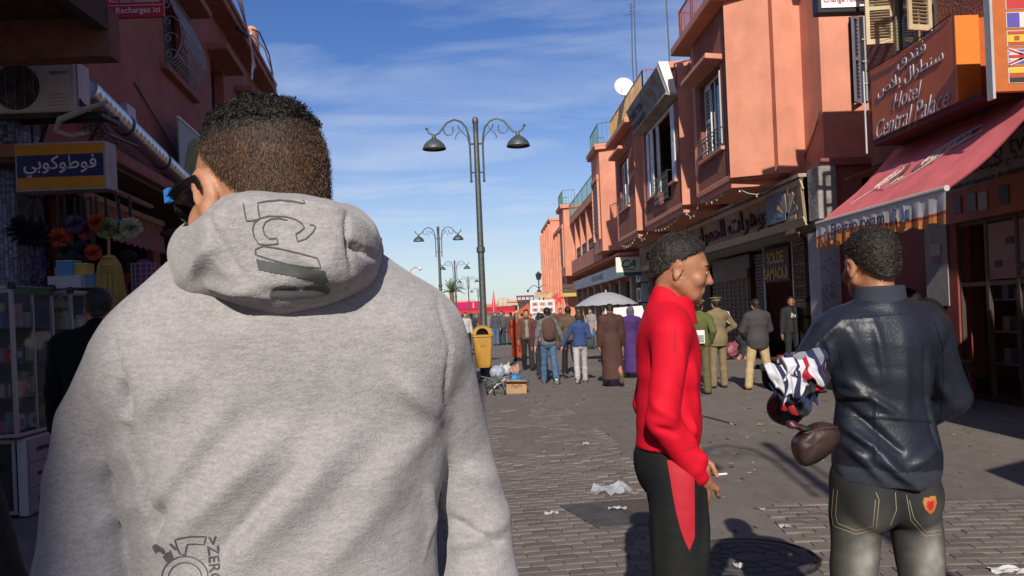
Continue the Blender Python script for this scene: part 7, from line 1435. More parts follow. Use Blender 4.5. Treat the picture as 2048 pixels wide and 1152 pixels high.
# sleeves
C_((280, 742), (204, 850), 1.10, 1.11, .070, .057, k=.008); C_((204, 850), (180, 960), 1.11, 1.11, .056, .054, k=.006); C_((180, 960), (178, 1180), 1.11, 1.07, .055, .062, k=.006); C_((178, 1180), (235, 1420), 1.07, 1.12, .058, .044)
C_((846, 722), (915, 900), 1.12, 1.18, .066, .048, k=.008); C_((915, 900), (958, 1040), 1.18, 1.18, .046, .044, k=.004); C_((958, 1040), (966, 1200), 1.18, 1.15, .045, .047, k=.004); C_((962, 1200), (925, 1400), 1.14, 1.22, .05, .04)
# hem rib
zh = S.lo[2]+.05
hem_z = .86
S.cut(lambda X, Y, Z: hem_z-Z)
fl = [(345, 1085, 560, 870, 34, .016, 1.0), (300, 1020, 470, 800, 26, .009, 1.0), (470, 1120, 690, 880, 42, .013, 1.0), (420, 1130, 600, 930, 16, -.010, 1.0), (640, 1130, 800, 960, 34, .008, 1.0), (240, 770, 250, 830, 11, -.012, 1.0), (244, 860, 305, 1075, 7, -.012, 1.0), (290, 820, 400, 730, 26, .007, 1.0), (300, 1060, 330, 1010, 14, -.010, 1.0),
      (800, 760, 870, 840, 24, .008, 1.0), (700, 1000, 860, 860, 30, .007, 1.0), (850, 1000, 862, 1140, 9, .008, 1.0), (905, 1130, 1005, 1085, 16, .010, 1.05), (900, 1080, 1000, 1120, 9, -.010, 1.05), (920, 960, 990, 1000, 20, .006, 1.05), (120, 960, 250, 900, 30, .006, 1.0), (140, 1080, 260, 1010, 26, .007, 1.0), (430, 690, 540, 650, 30, .004, 1.0), (760, 640, 850, 660, 26, .005, 1.0),
      (205, 660, 246, 760, 3.0, -.0035, 1.0), (246, 760, 262, 900, 3.0, -.0035, 1.0), (262, 900, 300, 1060, 3.0, -.0035, 1.0), (870, 590, 900, 690, 3, -.0035, 1.02), (900, 690, 884, 820, 3, -.0035, 1.02), (838, 1152, 862, 1040, 3, .003, 1.0)]
hd_ = to_mesh('hoodie', S.mesh(), HG, disp=lambda P, n: 1.5*px_folds(P, n, fl, WM)+.0022*wave(P*np.array((1, 1, .7)), 21, 11)+.0008*wave(P, 22, 34))
hoodie = link('hoodie', hd_, hoodie_root, local=True)
# the bunched hood
S = SDF(V_(310, 640, 1.0)-.06, V_(810, 340, 1.2)+.08, .0042)
hk = .03
def H_(p, q, Y1, Y2, r1, r2, k=.03, sc_=(1, 1, 1)): S.cap(V_(*p, Y1), V_(*q, Y2), r1, r2, k=k, sc_=sc_)
H_((440, 512), (520, 492), 1.03, .985, .039, .053, .05); H_((520, 492), (640, 500), .985, .99, .054, .052, .05); H_((640, 500), (695, 492), .99, 1.06, .050, .040, .04)
H_((414, 533), (560, 545), 1.03, .99, .033, .034, .04); H_((560, 548), (690, 530), .99, 1.03, .033, .032, .035); H_((408, 528), (415, 505), 1.06, 1.16, .034, .040, .04)
H_((485, 446), (600, 455), 1.03, 1.02, .034, .031, .03); H_((600, 455), (690, 462), 1.02, 1.06, .028, .028, .03); H_((680, 462), (700, 482), 1.06, 1.09, .028, .028, .02); H_((712, 518), (742, 530), 1.05, 1.07, .022, .012, .015); H_((696, 482), (685, 505), 1.09, 1.15, .030, .042, .03); H_((410, 510), (560, 565), 1.18, 1.22, .045, .05, .04); H_((560, 565), (690, 510), 1.22, 1.17, .05, .045, .04)
hf = [(430, 415, 520, 560, 4, -.004, 1.0), (705, 425, 715, 545, 3, -.004, 1.0), (395, 545, 470, 500, 14, .005, 1.0), (470, 590, 700, 580, 6, -.0015, 1.0), (560, 415, 700, 430, 8, .004, 1.0), (725, 500, 760, 520, 7, -.010, 1.03), (440, 575, 560, 590, 10, .006, 1.0), (600, 500, 690, 560, 18, .004, 1.0), (380, 480, 430, 440, 18, .005, 1.0)]
hood = link('hood', to_mesh('hood', S.mesh(), HG, disp=lambda P, n: 1.8*px_folds(P, n, hf, WM)+.0035*wave(P, 31, 26)+.0012*wave(P, 32, 70)), hoodie_root, local=True)
# prints
D = Decal(hood, hoodie_root); z4 = lambda L: [(330+x/2.451, 150+y/2.451) for x, y in L]; b = MB()
for L in ([(385, 630), (392, 680), (400, 716), (430, 714), (465, 705), (458, 665), (455, 630), (500, 620), (560, 615), (620, 619), (685, 630), (678, 614)],
          [(555, 828), (500, 832), (460, 828), (438, 795), (430, 755), (440, 722), (468, 702), (510, 692), (590, 694), (640, 708), (672, 728), (684, 748), (662, 768), (642, 778), (650, 818), (690, 804), (725, 772), (740, 745), (728, 736), (710, 735)],
          [(555, 828), (548, 800), (512, 802), (488, 782), (480, 750), (492, 722), (520, 706), (560, 703), (600, 712)],
          [(445, 882), (444, 855), (480, 838), (560, 850), (650, 872), (747, 900), (763, 945), (680, 938), (600, 925), (520, 905), (450, 882)]): D.strip(z4(L), 2.6, b)
D.fill(z4([(447, 903), (783, 958), (800, 1018), (460, 955)]), b); D.fill(z4([(510, 1085), (520, 1052), (548, 1033), (590, 1027), (635, 1035), (667, 1060), (695, 1030), (740, 1019), (785, 1027), (812, 1055), (790, 1078), (700, 1090), (640, 1093), (570, 1092)]), b)
b.build('hood_print', PRINT, hood, local=True)
D = Decal(hoodie, hoodie_root); z3 = lambda L: [(x/2.548, 700+y/2.548) for x, y in L]; b = MB()
D.strip(z3([(893, 966), (925, 955), (975, 947), (1050, 948), (1040, 990), (998, 986), (955, 987), (948, 1015), (945, 1042), (917, 1036), (903, 1002), (893, 966)]), 2.4, b)
for r_, a0, a1 in ((118, 2.6, 6.9), (84, 2.7, 6.7)): D.strip(z3([(945+r_*math.cos(a), 1160+r_*math.sin(a)*.95) for a in np.linspace(a0+.35, a1-.35, 16)]), 2.4, b)
for q in ([(778, 996), (800, 990), (838, 1012), (846, 1040), (822, 1030), (812, 1022), (798, 1034), (786, 1020)], [(846, 1034), (872, 1018), (886, 1060), (868, 1066), (862, 1088), (850, 1076), (830, 1050), (838, 1044)], [(866, 988), (876, 984), (900, 1010), (892, 1016)]): D.fill(z3(q), b, 3)
me = text_mesh('>ZERO', size=1, width=1, extrude=0, offset=.012); bm = bmesh.new(); bm.from_mesh(me)
sc_l = 250; ang = R(85)
ok_ = {}
for v in bm.verts:
    x, y = v.co.x*sc_l, -v.co.y*sc_l; X_, Y_ = 1092+x*math.cos(ang)-y*math.sin(ang), 1072+x*math.sin(ang)+y*math.cos(ang); p_ = z3([(X_, Y_)])[0]; h_ = D.hit(*p_)
    v.co = h_ if h_ is not None else Vector((0, 0, 1))
bm.to_mesh(me); bm.free(); me.materials.append(PRINT); link('hem_lettering', me, hoodie, local=True); b.build('hem_print', PRINT, hoodie, local=True)

# ------------------------------------------------------------------ 2: the man in red
RED = mat('red_tracksuit', (.62, .004, .022), .75, nz=.05, nscale=30, bump=.0012, bscale=300, spec=.25); TRK = mat('black_tracksuit', (.008, .009, .010), .75, nz=.2, nscale=12, spec=.3); TRR = mat('red_side_panel', (.42, .008, .022), .75)
Yr = 2.85; Xr = on_y(1336, 760, Yr).x
rm, RJ = person('man in bright red zip jacket standing in profile, smoking', Xr, Yr, R(-97), H=1.76, h=.0065, tone=1, hair='none', top=(None, None), bottom=(None, None), shoes=BLACK, sole=WHITE, g=.78,
    pose=dict(legs=((.05, .02), (-.03, .03)), head=(-.10, .14), lean=.055, sw=.17, arms={'R': ((.138, .088, .935), (.45, -1, .1)), 'L': ((-.13, .100, .965), (-.4, -1, 0))}), hands={'L': dict(curl=.85, fd=(.05, .12, -1), pn=(.9, -.1, .1)), 'R': dict(curl=.2, fd=(-.40, -.1, -1))})
WM = W[rm.name]; iv = WM.inverted()
S = SDF(*[np.array(v) for v in bounds(RJ, ['neck', 'shL', 'shR', 'elbL', 'elbR', 'wriL', 'wriR', 'pel'], .16)], .0062)
torso(S, RJ, .017, .93, k=.05)
S.cap(RJ['neck']-np.array((0, 0, .02)), RJ['neck']+np.array((0, .005, .05)), .068, .062, k=.02); S.cap(RJ['pel']+np.array((0, .012, .18)), RJ['pel']+np.array((0, .015, .13)), .142, .146, k=.03, sc_=(1, .84, 1))
S.cap(RJ['pel']+np.array((0, .005, .10)), RJ['pel']+np.array((0, .005, .06)), .138, .136, k=.010, sc_=(1, .80, 1)); hz_ = RJ['pel'][2]+.045
S.cut(lambda X, Y, Z: hz_-Z)
for n_ in 'LR':
    a, c, d = RJ['sh'+n_], RJ['elb'+n_], RJ['wri'+n_]; S.cap(a, c, 0.070, .056, k=.012); S.cap(c, c+(d-c)*.80, 0.056, .048, k=.02); S.cap(c+(d-c)*.86, c+(d-c)*.98, .042, .040, k=.012)
e, wv_, sh_ = RJ['elbR'], RJ['wriR'], RJ['shR']
rf = [(e+np.array((.05, .05, .0)), e+np.array((.05, -.05, .06)), .018, .008), (e+np.array((.05, .06, -.05)), e+np.array((.06, -.04, -.02)), .014, -.007), (wv_+np.array((.03, .04, .05)), wv_+np.array((.04, -.05, .09)), .016, .009), (wv_+np.array((.03, .0, .02)), wv_+np.array((.03, -.06, .06)), .008, -.008), (wv_+np.array((.04, .03, .10)), wv_+np.array((.05, -.05, .15)), .018, .007),
      (sh_+np.array((-.02, .08, -.10)), RJ['waist']+np.array((.10, .11, .06)), .02, .009), (sh_+np.array((0, .09, -.16)), RJ['waist']+np.array((.10, .12, -.02)), .012, -.009), (sh_+np.array((.0, -.08, -.08)), e+np.array((-.02, -.05, .04)), .012, -.014), (RJ['waist']+np.array((.12, .06, .02)), RJ['pel']+np.array((.13, .10, .08)), .016, .010), (RJ['waist']+np.array((.12, -.08, .0)), RJ['pel']+np.array((.13, -.02, .06)), .018, .010), (sh_+np.array((.06, .02, -.02)), sh_+np.array((.06, .04, -.16)), .02, .006)]
jk = link('jacket', to_mesh('jacket', S.mesh(), RED, disp=lambda P, n: 1.9*ridges(P, rf)+.0045*wave(P*np.array((1, 1, .7)), 41, 15)+.0022*wave(P, 42, 38)), rm, local=True); jk.data.transform(Matrix.Translation((0, -.002, 0)) @ Matrix.Diagonal((1, .93, 1, 1)))
b = MB(); cn = RJ['neck']
def ringp(c, rx, ry, z, tilt=.0, n=28): return [(c[0]+rx*math.cos(t), c[1]+ry*math.sin(t), c[2]+z+tilt*math.sin(t)) for t in np.linspace(0, 2*math.pi, n+1)[:-1]]
def collar(mb, c, specs):
    rs = [ringp(c, *s_) for s_ in specs]; n = len(rs[0]); mb.add([p for r_ in rs for p in r_], [(i*n+k, i*n+(k+1) % n, (i+1)*n+(k+1) % n, (i+1)*n+k) for i in range(len(rs)-1) for k in range(n)])
collar(b, cn+np.array((0, .02, 0)), [(.080, .088, -.02, -.03), (.076, .080, .035, -.012), (.074, .078, .052, -.005), (.068, .072, .050, -.005), (.066, .072, 0, -.02)]); b.build('collar', RED, jk, smooth=True, local=True)
D = Decal(jk, rm, .002); b = MB()
for L in ([(1347, 757), (1357, 768), (1364, 782), (1368, 797)], [(1276, 871), (1290, 878)], [(1362, 903), (1392, 893)], [(1290, 618), (1300, 650), (1296, 700), (1290, 760)], [(1345, 620), (1352, 665), (1350, 700)]): D.strip(L, 1.5, b)
b.build('jacket_seams', mat('seam_red', (.22, .004, .01), .8), jk, local=True)
S = SDF(*[np.array(v) for v in bounds(RJ, ['pel', 'hipL', 'hipR', 'kneeL', 'kneeR', 'ankL', 'ankR'], .15)], .0065); S.ell(RJ['pel']+np.array((0, -.004, -.01)), (.150, .118, .15), k=.04)
for n_ in 'LR': a, c, d = RJ['hip'+n_], RJ['knee'+n_], RJ['ank'+n_]; S.cap(a+np.array((0, .008, 0)), c+np.array((0, .015, 0)), .100, .094, k=.03); S.cap(c+np.array((0, .015, 0)), d, .092, .084, k=.03)
S.cut(lambda X, Y, Z: Z-RJ['pel'][2]-.10)
hz0 = RJ['pel'][2]
tf = [(RJ['kneeR']+np.array((.05, .07, .02)), RJ['kneeR']+np.array((.06, -.06, .08)), .02, .010), (RJ['kneeR']+np.array((.05, .07, -.08)), RJ['kneeR']+np.array((.06, -.06, .0)), .02, .010), (RJ['hipR']+np.array((.05, .10, -.05)), RJ['kneeR']+np.array((.05, .09, .1)), .02, .010), (RJ['hipR']+np.array((.07, -.10, -.08)), RJ['kneeR']+np.array((.05, -.08, .1)), .02, .010)]
trs = link('trousers', to_mesh('trousers', S.mesh(), [TRK], disp=lambda P, n: 1.6*ridges(P, tf)+.006*wave(P*np.array((1, 1, 1.2)), 51, 15)+.002*wave(P, 52, 40)), rm, local=True)
bm = bmesh.new(); bm.from_mesh(trs.data); bv = BVHTree.FromBMesh(bm); bm.free(); b = MB(); rows = []
for i in range(46):                                              # red side stripe, laid on the near leg
    u = i/45; z = hz0+.02-.30*u; lo_ = -.030+.030*u+.030*u**4; hi_ = .058-.012*u-.02*max(0, u-.85)/.15; row = []
    for j in range(9):
        y = lo_+(hi_-lo_)*j/8; h_ = bv.ray_cast(Vector((.6, y, z)), Vector((-1, 0, 0)))[0]; row.append(Vector((.1, y, z)) if h_ is None else h_+Vector((.0035, 0, 0)))
    rows.append(row)
for i in range(45):
    for j in range(8): b.quad(rows[i][j], rows[i][j+1], rows[i+1][j+1], rows[i+1][j])
b.build('side_panel', TRR, trs, smooth=True, local=True)
def near_hair(root, J, mats, n=14000, ln=.010, seed=1, th=.006, m0=HAIR, low=.080, thtop=.012, curl=.5, comb=(0, -.3, -.6)):
    hc, Rh_ = J['head'], J['Rh']; th_ = lambda P: (P-hc) @ Rh_
    S2 = SDF((-.12, -.14, -.13), (.12, .13, .16), .0045); S2.ell((0, -.014, .036), (.076+th, .098+th, .086+th), k=.01); S2.cap((0, -.045, -.02), (0, -.052, -.075), .061+th, .048+th, k=.02); S2.ell((0, -.005, .062), (.070+thtop, .090+thtop, .066+thtop), k=.02)
    S2.cut(lambda X, Y, Z: np.maximum(Y*.75-(Z-.028)*.95, -(Z+.012+.005*np.sin(110*X)*np.sin(95*Z+60*X)+np.clip((-.002-Y)*2.6, 0, low)))); P, Q = S2.mesh(); me = to_mesh('hair', ((P @ Rh_.T+hc).astype('f'), Q), m0, disp=lambda P, n: .0022*wave(P, 5, 150)+.0018*wave(P, 6, 330)); o = link('hair', me, root, local=True)
    strands('hair_strands', me, lambda P, n: np.ones(len(P)), n, ln, .0007, mats, o, comb=comb, a=.55, b_=.5, c=.55, curl=curl, seed=seed); return o
near_hair(rm, RJ, [mat('strand_black', (.010, .008, .007), .5), mat('strand_dark', (.018, .010, .007), .5), mat('strand_grey', (.10, .085, .07), .5)], ln=.006, seed=8, low=.05, th=-.001, thtop=.001, comb=(0, .6, .1))
# cigarette
hp_ = WM @ Vector(RJ['wriL']+np.array((.0, .062, -.085))); cg = thing('cigarette', 'lit cigarette held between the fingers of the man in red', 'cigarette', tuple(hp_)); b = MB(); b.tube([hp_, hp_+Vector((.05, -.01, .004))], .004, 8); b.build('paper', WHITE, cg); MB().tube([hp_+Vector((-.022, .004, -.002)), hp_+Vector((-.001, 0, 0))], .0042, 8).build('filter', mat('cork_filter', (.50, .26, .06), .7), cg)

# ------------------------------------------------------------------ 3: the man in the navy leather jacket
LEA = mat('navy_leather', (.019, .023, .037), .43, nz=.25, nscale=7, bump=.0012, bscale=110, spec=.42, c2=(.012, .015, .025), bdetail=8); LEAR = mat('ribbed_navy_knit', (.026, .030, .048), .85, bump=.002, bscale=200)
JNS = bpy.data.materials.new('faded_black_jeans'); JNS.use_nodes = True; t_ = JNS.node_tree; p_ = t_.nodes['Principled BSDF']; p_.inputs['Roughness'].default_value = .85; tc_ = t_.nodes.new('ShaderNodeTexCoord'); sx = t_.nodes.new('ShaderNodeSeparateXYZ'); t_.links.new(tc_.outputs['Object'], sx.inputs[0])
def mth(op, *a):
    n = t_.nodes.new('ShaderNodeMath'); n.operation = op
    for i, v in enumerate(a):
        if isinstance(v, (int, float)): n.inputs[i].default_value = v
        else: t_.links.new(v, n.inputs[i])
    return n.outputs[0]
ax = mth('ABSOLUTE', sx.outputs[0]); g1 = mth('DIVIDE', mth('SUBTRACT', ax, .105), .055); g2 = mth('DIVIDE', mth('SUBTRACT', sx.outputs[2], .66), .14); rr2 = mth('ADD', mth('MULTIPLY', g1, g1), mth('MULTIPLY', g2, g2)); wear = mth('POWER', 2.718, mth('MULTIPLY', rr2, -1.0))
nn_ = t_.nodes.new('ShaderNodeTexNoise'); nn_.inputs['Scale'].default_value = 14; nn_.inputs['Detail'].default_value = 8; t_.links.new(tc_.outputs['Object'], nn_.inputs['Vector']); fac = mth('MULTIPLY', wear, mth('MULTIPLY_ADD', nn_.outputs['Fac'], 1.6, -.1)); mx2 = t_.nodes.new('ShaderNodeMixRGB'); mx2.inputs[1].default_value = (.012, .013, .013, 1); mx2.inputs[2].default_value = (.30, .29, .26, 1); t_.links.new(fac, mx2.inputs[0]); t_.links.new(mx2.outputs[0], p_.inputs['Base Color'])
n3 = t_.nodes.new('ShaderNodeTexNoise'); n3.inputs['Scale'].default_value = 300; t_.links.new(tc_.outputs['Object'], n3.inputs['Vector']); bu_ = t_.nodes.new('ShaderNodeBump'); bu_.inputs['Distance'].default_value = .001; t_.links.new(n3.outputs['Fac'], bu_.inputs['Height']); t_.links.new(bu_.outputs[0], p_.inputs['Normal'])
Yl = 2.62; Xl = on_y(1765, 900, Yl).x
lm, LJ = person('man in navy leather jacket and faded jeans seen from behind', Xl, Yl, R(4), H=1.735, h=.0065, tone=1, hair='none', top=(None, None), bottom=(None, None), shoes=BLACK, g=1.0,
    pose=dict(legs=((.06, .03), (-.04, .05)), head=(.04, .08), sw=.173, splay=.055, arms={'L': ((-.22, .24, 1.16), (-.7, -.55, -.6)), 'R': ((.20, .24, 1.03), (1, -.7, 0))}), hands={'L': dict(curl=.9, fd=(.2, 1, .1), pn=(.2, 0, -1)), 'R': dict(curl=.8, fd=(-.4, 1, .2), pn=(-.6, 0, -1))})
WM = W[lm.name]; iv = WM.inverted()
S = SDF(*[np.array(v) for v in bounds(LJ, ['neck', 'shL', 'shR', 'elbL', 'elbR', 'wriL', 'wriR', 'pel'], .16)], .006)
torso(S, LJ, .020, .97, k=.05)
S.cap(LJ['waist']+np.array((0, 0, 0)), LJ['pel']+np.array((0, -.01, .05)), .150, .164, k=.04, sc_=(1, .80, 1)); S.cap(LJ['pel']+np.array((0, -.01, .02)), LJ['pel']+np.array((0, -.01, -.035)), .152, .156, k=.012, sc_=(1, .80, 1))
lz = LJ['pel'][2]-.055
S.cut(lambda X, Y, Z: lz+X*-.10-Z+Y*0)
for n_ in 'LR':
    a, c, d = LJ['sh'+n_], LJ['elb'+n_], LJ['wri'+n_]; S.cap(a, c, .067, .058, k=.006); S.cap(c, c+(d-c)*.92, .057, .046, k=.012)
lf = [(1655, 800, 1800, 955, 10, .014, 2.5), (1690, 800, 1790, 900, 8, -.012, 2.5), (1680, 860, 1760, 960, 9, .012, 2.5), (1700, 760, 1790, 830, 9, .009, 2.5), (1640, 880, 1700, 950, 8, .011, 2.5), (1720, 900, 1830, 975, 9, .011, 2.5), (1700, 660, 1745, 760, 12, .006, 2.5), (1745, 640, 1765, 760, 9, .005, 2.5), (1800, 680, 1810, 840, 14, .005, 2.5), (1690, 640, 1640, 700, 6, .005, 2.5), (1850, 700, 1870, 800, 7, -.010, 2.5), (1868, 800, 1885, 900, 6, -.010, 2.5),
      (1655, 690, 1690, 800, 5, -.014, 2.5), (1700, 830, 1880, 840, 3, .002, 2.5), (1690, 790, 1735, 792, 7, .012, 2.5), (1810, 930, 1870, 900, 10, .008, 2.5), (1600, 780, 1660, 800, 7, .008, 2.45), (1600, 820, 1665, 840, 7, .009, 2.45), (1610, 750, 1660, 760, 7, .007, 2.45), (1745, 925, 1755, 800, 3, .003, 2.5), (1690, 640, 1840, 630, 2.5, .002, 2.5), (1885, 760, 1915, 800, 7, .006, 2.6)]
BAND = lambda C: (C[:, 2] < LJ['pel'][2]+.005+C[:, 0]*-.08).astype(int)*(np.abs(C[:, 0]) < .2)
lj = link('jacket', to_mesh('jacket', S.mesh(), [LEA, LEAR], disp=lambda P, n: 1.7*px_folds(P, n, lf, WM)+.0045*wave(P*np.array((1, 1, .8)), 61, 14)+.0022*wave(P, 62, 40), matfn=BAND), lm, local=True)
b = MB(); collar(b, LJ['neck']+np.array((0, .005, .0)), [(.092, .086, -.03, .02), (.085, .080, .03, .01), (.080, .076, .075, .0), (.074, .071, .076, .0), (.072, .070, .03, 0)]); b.build('collar', LEAR, lj, smooth=True, local=True)
b = MB()
for z0 in (0.0,): b.tube([V3 for V3 in [LJ['neck']+np.array((.094*math.cos(a), .005+.088*math.sin(a), -.035+.02*math.sin(a))) for a in np.linspace(math.pi*.95, math.pi*2.05, 15)]], .003, 5)
D = Decal(lj, lm, .002)
for L in ([(1660, 660), (1678, 700), (1690, 760), (1688, 830)], [(1868, 640), (1885, 690), (1888, 760), (1880, 850)], [(1690, 832), (1780, 838), (1878, 845)], [(1682, 662), (1710, 640), (1740, 622)]): D.strip(L, 1.6, b)
b.build('seam', mat('seam_dark', (.008, .009, .014), .6), lj, local=True)
S = SDF(*[np.array(v) for v in bounds(LJ, ['pel', 'hipL', 'hipR', 'kneeL', 'kneeR', 'ankL', 'ankR'], .15)], .0065)
for s_ in (-1, 1): S.ell(LJ['pel']+np.array((s_*.068, -.035, -.10)), (.098, .098, .11), k=.03)
S.ell(LJ['pel']+np.array((0, .005, -.03)), (.156, .112, .12), k=.03)
for n_ in 'LR': a, c, d = LJ['hip'+n_], LJ['knee'+n_], LJ['ank'+n_]; S.cap(a, c, .092, .070, k=.018); S.cap(c, d, .068, .060, k=.02)
S.cut(lambda X, Y, Z: Z-LJ['pel'][2]-.06)
tr_ = link('jeans', to_mesh('jeans', S.mesh(), JNS, disp=lambda P, n: .004*wave(P*np.array((1, 1, 1.6)), 71, 20)+.002*wave(P, 72, 50)), lm, local=True)
D = Decal(tr_, lm, .002); b = MB(); STI = mat('stitch_tan', (.30, .25, .16), .7)
for L in ([(1668, 978), (1664, 1030), (1668, 1052), (1712, 1068), (1752, 1058), (1758, 1000), (1752, 985)], [(1676, 980), (1672, 1030), (1676, 1046), (1712, 1061), (1746, 1052), (1751, 1000)], [(1812, 990), (1822, 1040), (1850, 1072), (1882, 1068)], [(1818, 1000), (1828, 1036), (1852, 1064), (1880, 1060)], [(1790, 985), (1792, 1020), (1780, 1050)], [(1652, 1000), (1650, 1080), (1656, 1150)]): D.strip(L, 1.3, b)
b.build('stitching', STI, tr_, local=True); b = MB(); D.fill([(1848, 995), (1870, 992), (1873, 1005), (1868, 1022), (1860, 1028), (1850, 1018), (1845, 1004)], b, 3); b.build('pocket_badge', mat('badge_orange', (.42, .14, .03), .6), tr_, local=True); b = MB(); D2 = D.hit; 
for q in ([(1854, 1003), (1858, 1001), (1860, 1004), (1863, 1000), (1867, 1003), (1866, 1015), (1860, 1021), (1854, 1014)],):
    vs = [D.hit(x, y, .003) for x, y in q]; 
    if all(v is not None for v in vs): b.add(vs, [tuple(range(len(vs)))])
b.build('badge_emblem', mat('badge_red', (.45, .01, .01), .6), tr_, local=True)
near_hair(lm, LJ, [mat('strand_black', (.010, .008, .007), .5), mat('strand_dark', (.018, .010, .007), .5), mat('strand_mid2', (.06, .045, .032), .5)], n=20000, ln=.0055, seed=9, low=.078, th=.001, thtop=.003, curl=.8, comb=(0, 0, -.2))
# his stock of caps and shirts over the left arm, and a dark bag below
def cloth_pile(name, lab, cat, c, blobs, mats, matfn, amp, sd, h=.006):
    c = np.array(c); R0 = np.array([max(abs(b_[0][i])+max(b_[1])*1.2 for b_ in blobs) for i in range(3)])+.03; S = SDF(c-R0, c+R0, h)
    for (o, r, kk) in blobs: S.ell(c+np.array(o), r, k=kk)
    o = link(name, to_mesh(name, S.mesh(), mats, disp=lambda P, n: amp*wave(P, sd, 22)+amp*.45*wave(P, sd+1, 55), matfn=matfn)); return tag(o, lab, cat)
KW, KN, KR, KB = mat('cap_white', (.62, .62, .68), .8, nz=.04), mat('cap_navy', (.018, .022, .07), .8), mat('cap_red', (.40, .008, .02), .7), mat('cap_black', (.012, .012, .015), .7)
def drape(lab, p0, p1, drop, Y, m_, sd, w_=.10, sl=0.0, amp=.0065):
    """a limp shirt hung over the forearm from p0 to p1 (photo px), falling `drop` metres, striped along its length"""
    A, B = on_y(*p0, Y), on_y(*p1, Y+.05); n, k = 26, 16; rn = random.Random(sd); ph = [rn.uniform(0, 6) for _ in range(4)]; vs = []
    for i in range(n+1):
        u = i/n; e_ = A.lerp(B, u)
        for j in range(k+1):
            v = j/k; th = -1.2+v*2.9 if v < .5 else .25; r_ = .026+.003*math.sin(u*9+ph[0])
            x = 0; z = r_*math.cos(min(th, 1.45)) if v < .5 else r_*.12-(v-.5)*2*drop*(1+.25*math.sin(u*5+ph[1])+.1*math.sin(u*13+ph[2])); y = -r_*math.sin(min(th, 1.45)) if v < .5 else -r_-.004
            f_ = amp*(.35+1.1*v); vs.append(e_+Vector((sl*max(0, v-.4)+f_*math.sin(v*7+ph[3]+u*4), y-f_*math.sin(u*21+ph[2]+1.5*math.sin(v*4))-f_*.25*math.sin(u*39+v*5), z+f_*.6*math.sin(u*17+ph[1]))))
    b = MB(); b.add(vs+[v+Vector((0, .004, -.003)) for v in vs], []); o_ = (n+1)*(k+1)
    for i in range(n):
        b.cur = m_[1][int(i*len(m_[1])/n)]
        for j in range(k): q = i*(k+1)+j; b.add([], []); b.f.append((q, q+k+1, q+k+2, q+1)); b.mi.append(b.cur); b.f.append((o_+q+1, o_+q+k+2, o_+q+k+1, o_+q)); b.mi.append(b.cur)
    o = b.build('sports_shirt', m_[0], smooth=True); return tag(o, lab, 'shirt', 'sports clothes carried by the man in the leather jacket')
MS = [KW, KN, KR, KB, mat('cap_grey', (.22, .23, .28), .8)]
drape('grey and navy shirt at the very top of the armful', (1572, 726), (1648, 712), .05, 2.48, (MS, [1, 4, 4, 1, 4, 1]), 4)
drape('black and red shirt hanging at the outer end of the armful', (1514, 742), (1562, 752), .085, 2.47, (MS, [3, 3, 2, 3, 2, 3, 3]), 5, sl=.05)
drape('red and black shirt corner hanging lowest under the armful', (1548, 768), (1612, 766), .080, 2.46, (MS, [2, 3, 2, 3, 3, 1, 1, 1]), 8, sl=.03)
drape('black shirt with a red patch beside the leather sleeve', (1575, 758), (1650, 752), .055, 2.44, (MS, [3, 1, 3, 3, 2, 2, 3]), 7)
drape('navy shirt with a white stripe under the striped ones', (1536, 762), (1600, 764), .055, 2.42, (MS, [1, 1, 0, 1, 3, 1]), 6)
drape('white sports shirt with navy stripes, bunched at the front of the armful', (1532, 746), (1604, 742), .060, 2.40, (MS, [0, 0, 1, 0, 0, 1, 0, 0]), 1, sl=.02)
drape('white shirt with red trim on top of the armful by the sleeve', (1562, 732), (1640, 734), .042, 2.41, (MS, [0, 0, 1, 0, 2, 0, 0, 1]), 3)
c = on_y(1632, 885, 2.50); BAGM = mat('brown_leatherette', (.045, .024, .022), .5, nz=.25, nscale=9, bump=.002, bscale=50, spec=.4)
PX = [(1586, 884), (1590, 905), (1600, 937), (1622, 934), (1652, 918), (1688, 886), (1680, 850), (1650, 842), (1626, 850), (1602, 868)]; bg_ = MB(); rs_ = []; m_ = np.mean(PX, 0)
for f_, y_ in ((1, 2.50), (.97, 2.475), (.86, 2.452), (.6, 2.44), (.3, 2.436)): rs_.append([Vector(on_y(*(m_+(np.array(p)-m_)*f_), y_+.006*math.sin(i*2.4+f_*5))) for i, p in enumerate(PX)])
rs_ = [[v+Vector((0, .07, 0)) for v in rs_[0]]]+rs_; bg_.add([v for r_ in rs_ for v in r_], [(i*10+k, i*10+(k+1) % 10, (i+1)*10+(k+1) % 10, (i+1)*10+k) for i in range(5) for k in range(10)]+[tuple(range(10))[::-1], tuple(range(50, 60))])
bg_.tube([on_y(1602, 868, 2.45), on_y(1640, 858, 2.44), on_y(1682, 853, 2.45)], .004, 5)
o = bg_.build('brown_bag', BAGM, smooth=False); sm_ = o.modifiers.new('sub', 'SUBSURF'); sm_.levels = sm_.render_levels = 1; tag(o, 'dark brown soft bag hanging below his left forearm', 'bag')
c = on_y(1590, 852, 2.47); cloth_pile('glove', 'small dark red and black glove poking out above the brown bag', 'glove', c, [((0, 0, 0), (.030, .02, .011), .01), ((.032, 0, -.010), (.026, .02, .010), .01), ((-.012, 0, .014), (.018, .015, .008), .01)], [mat('maroon_glove', (.055, .012, .022), .45), KB], lambda C: (wave(C, 97, 40) > .2).astype(int), .005, 97)
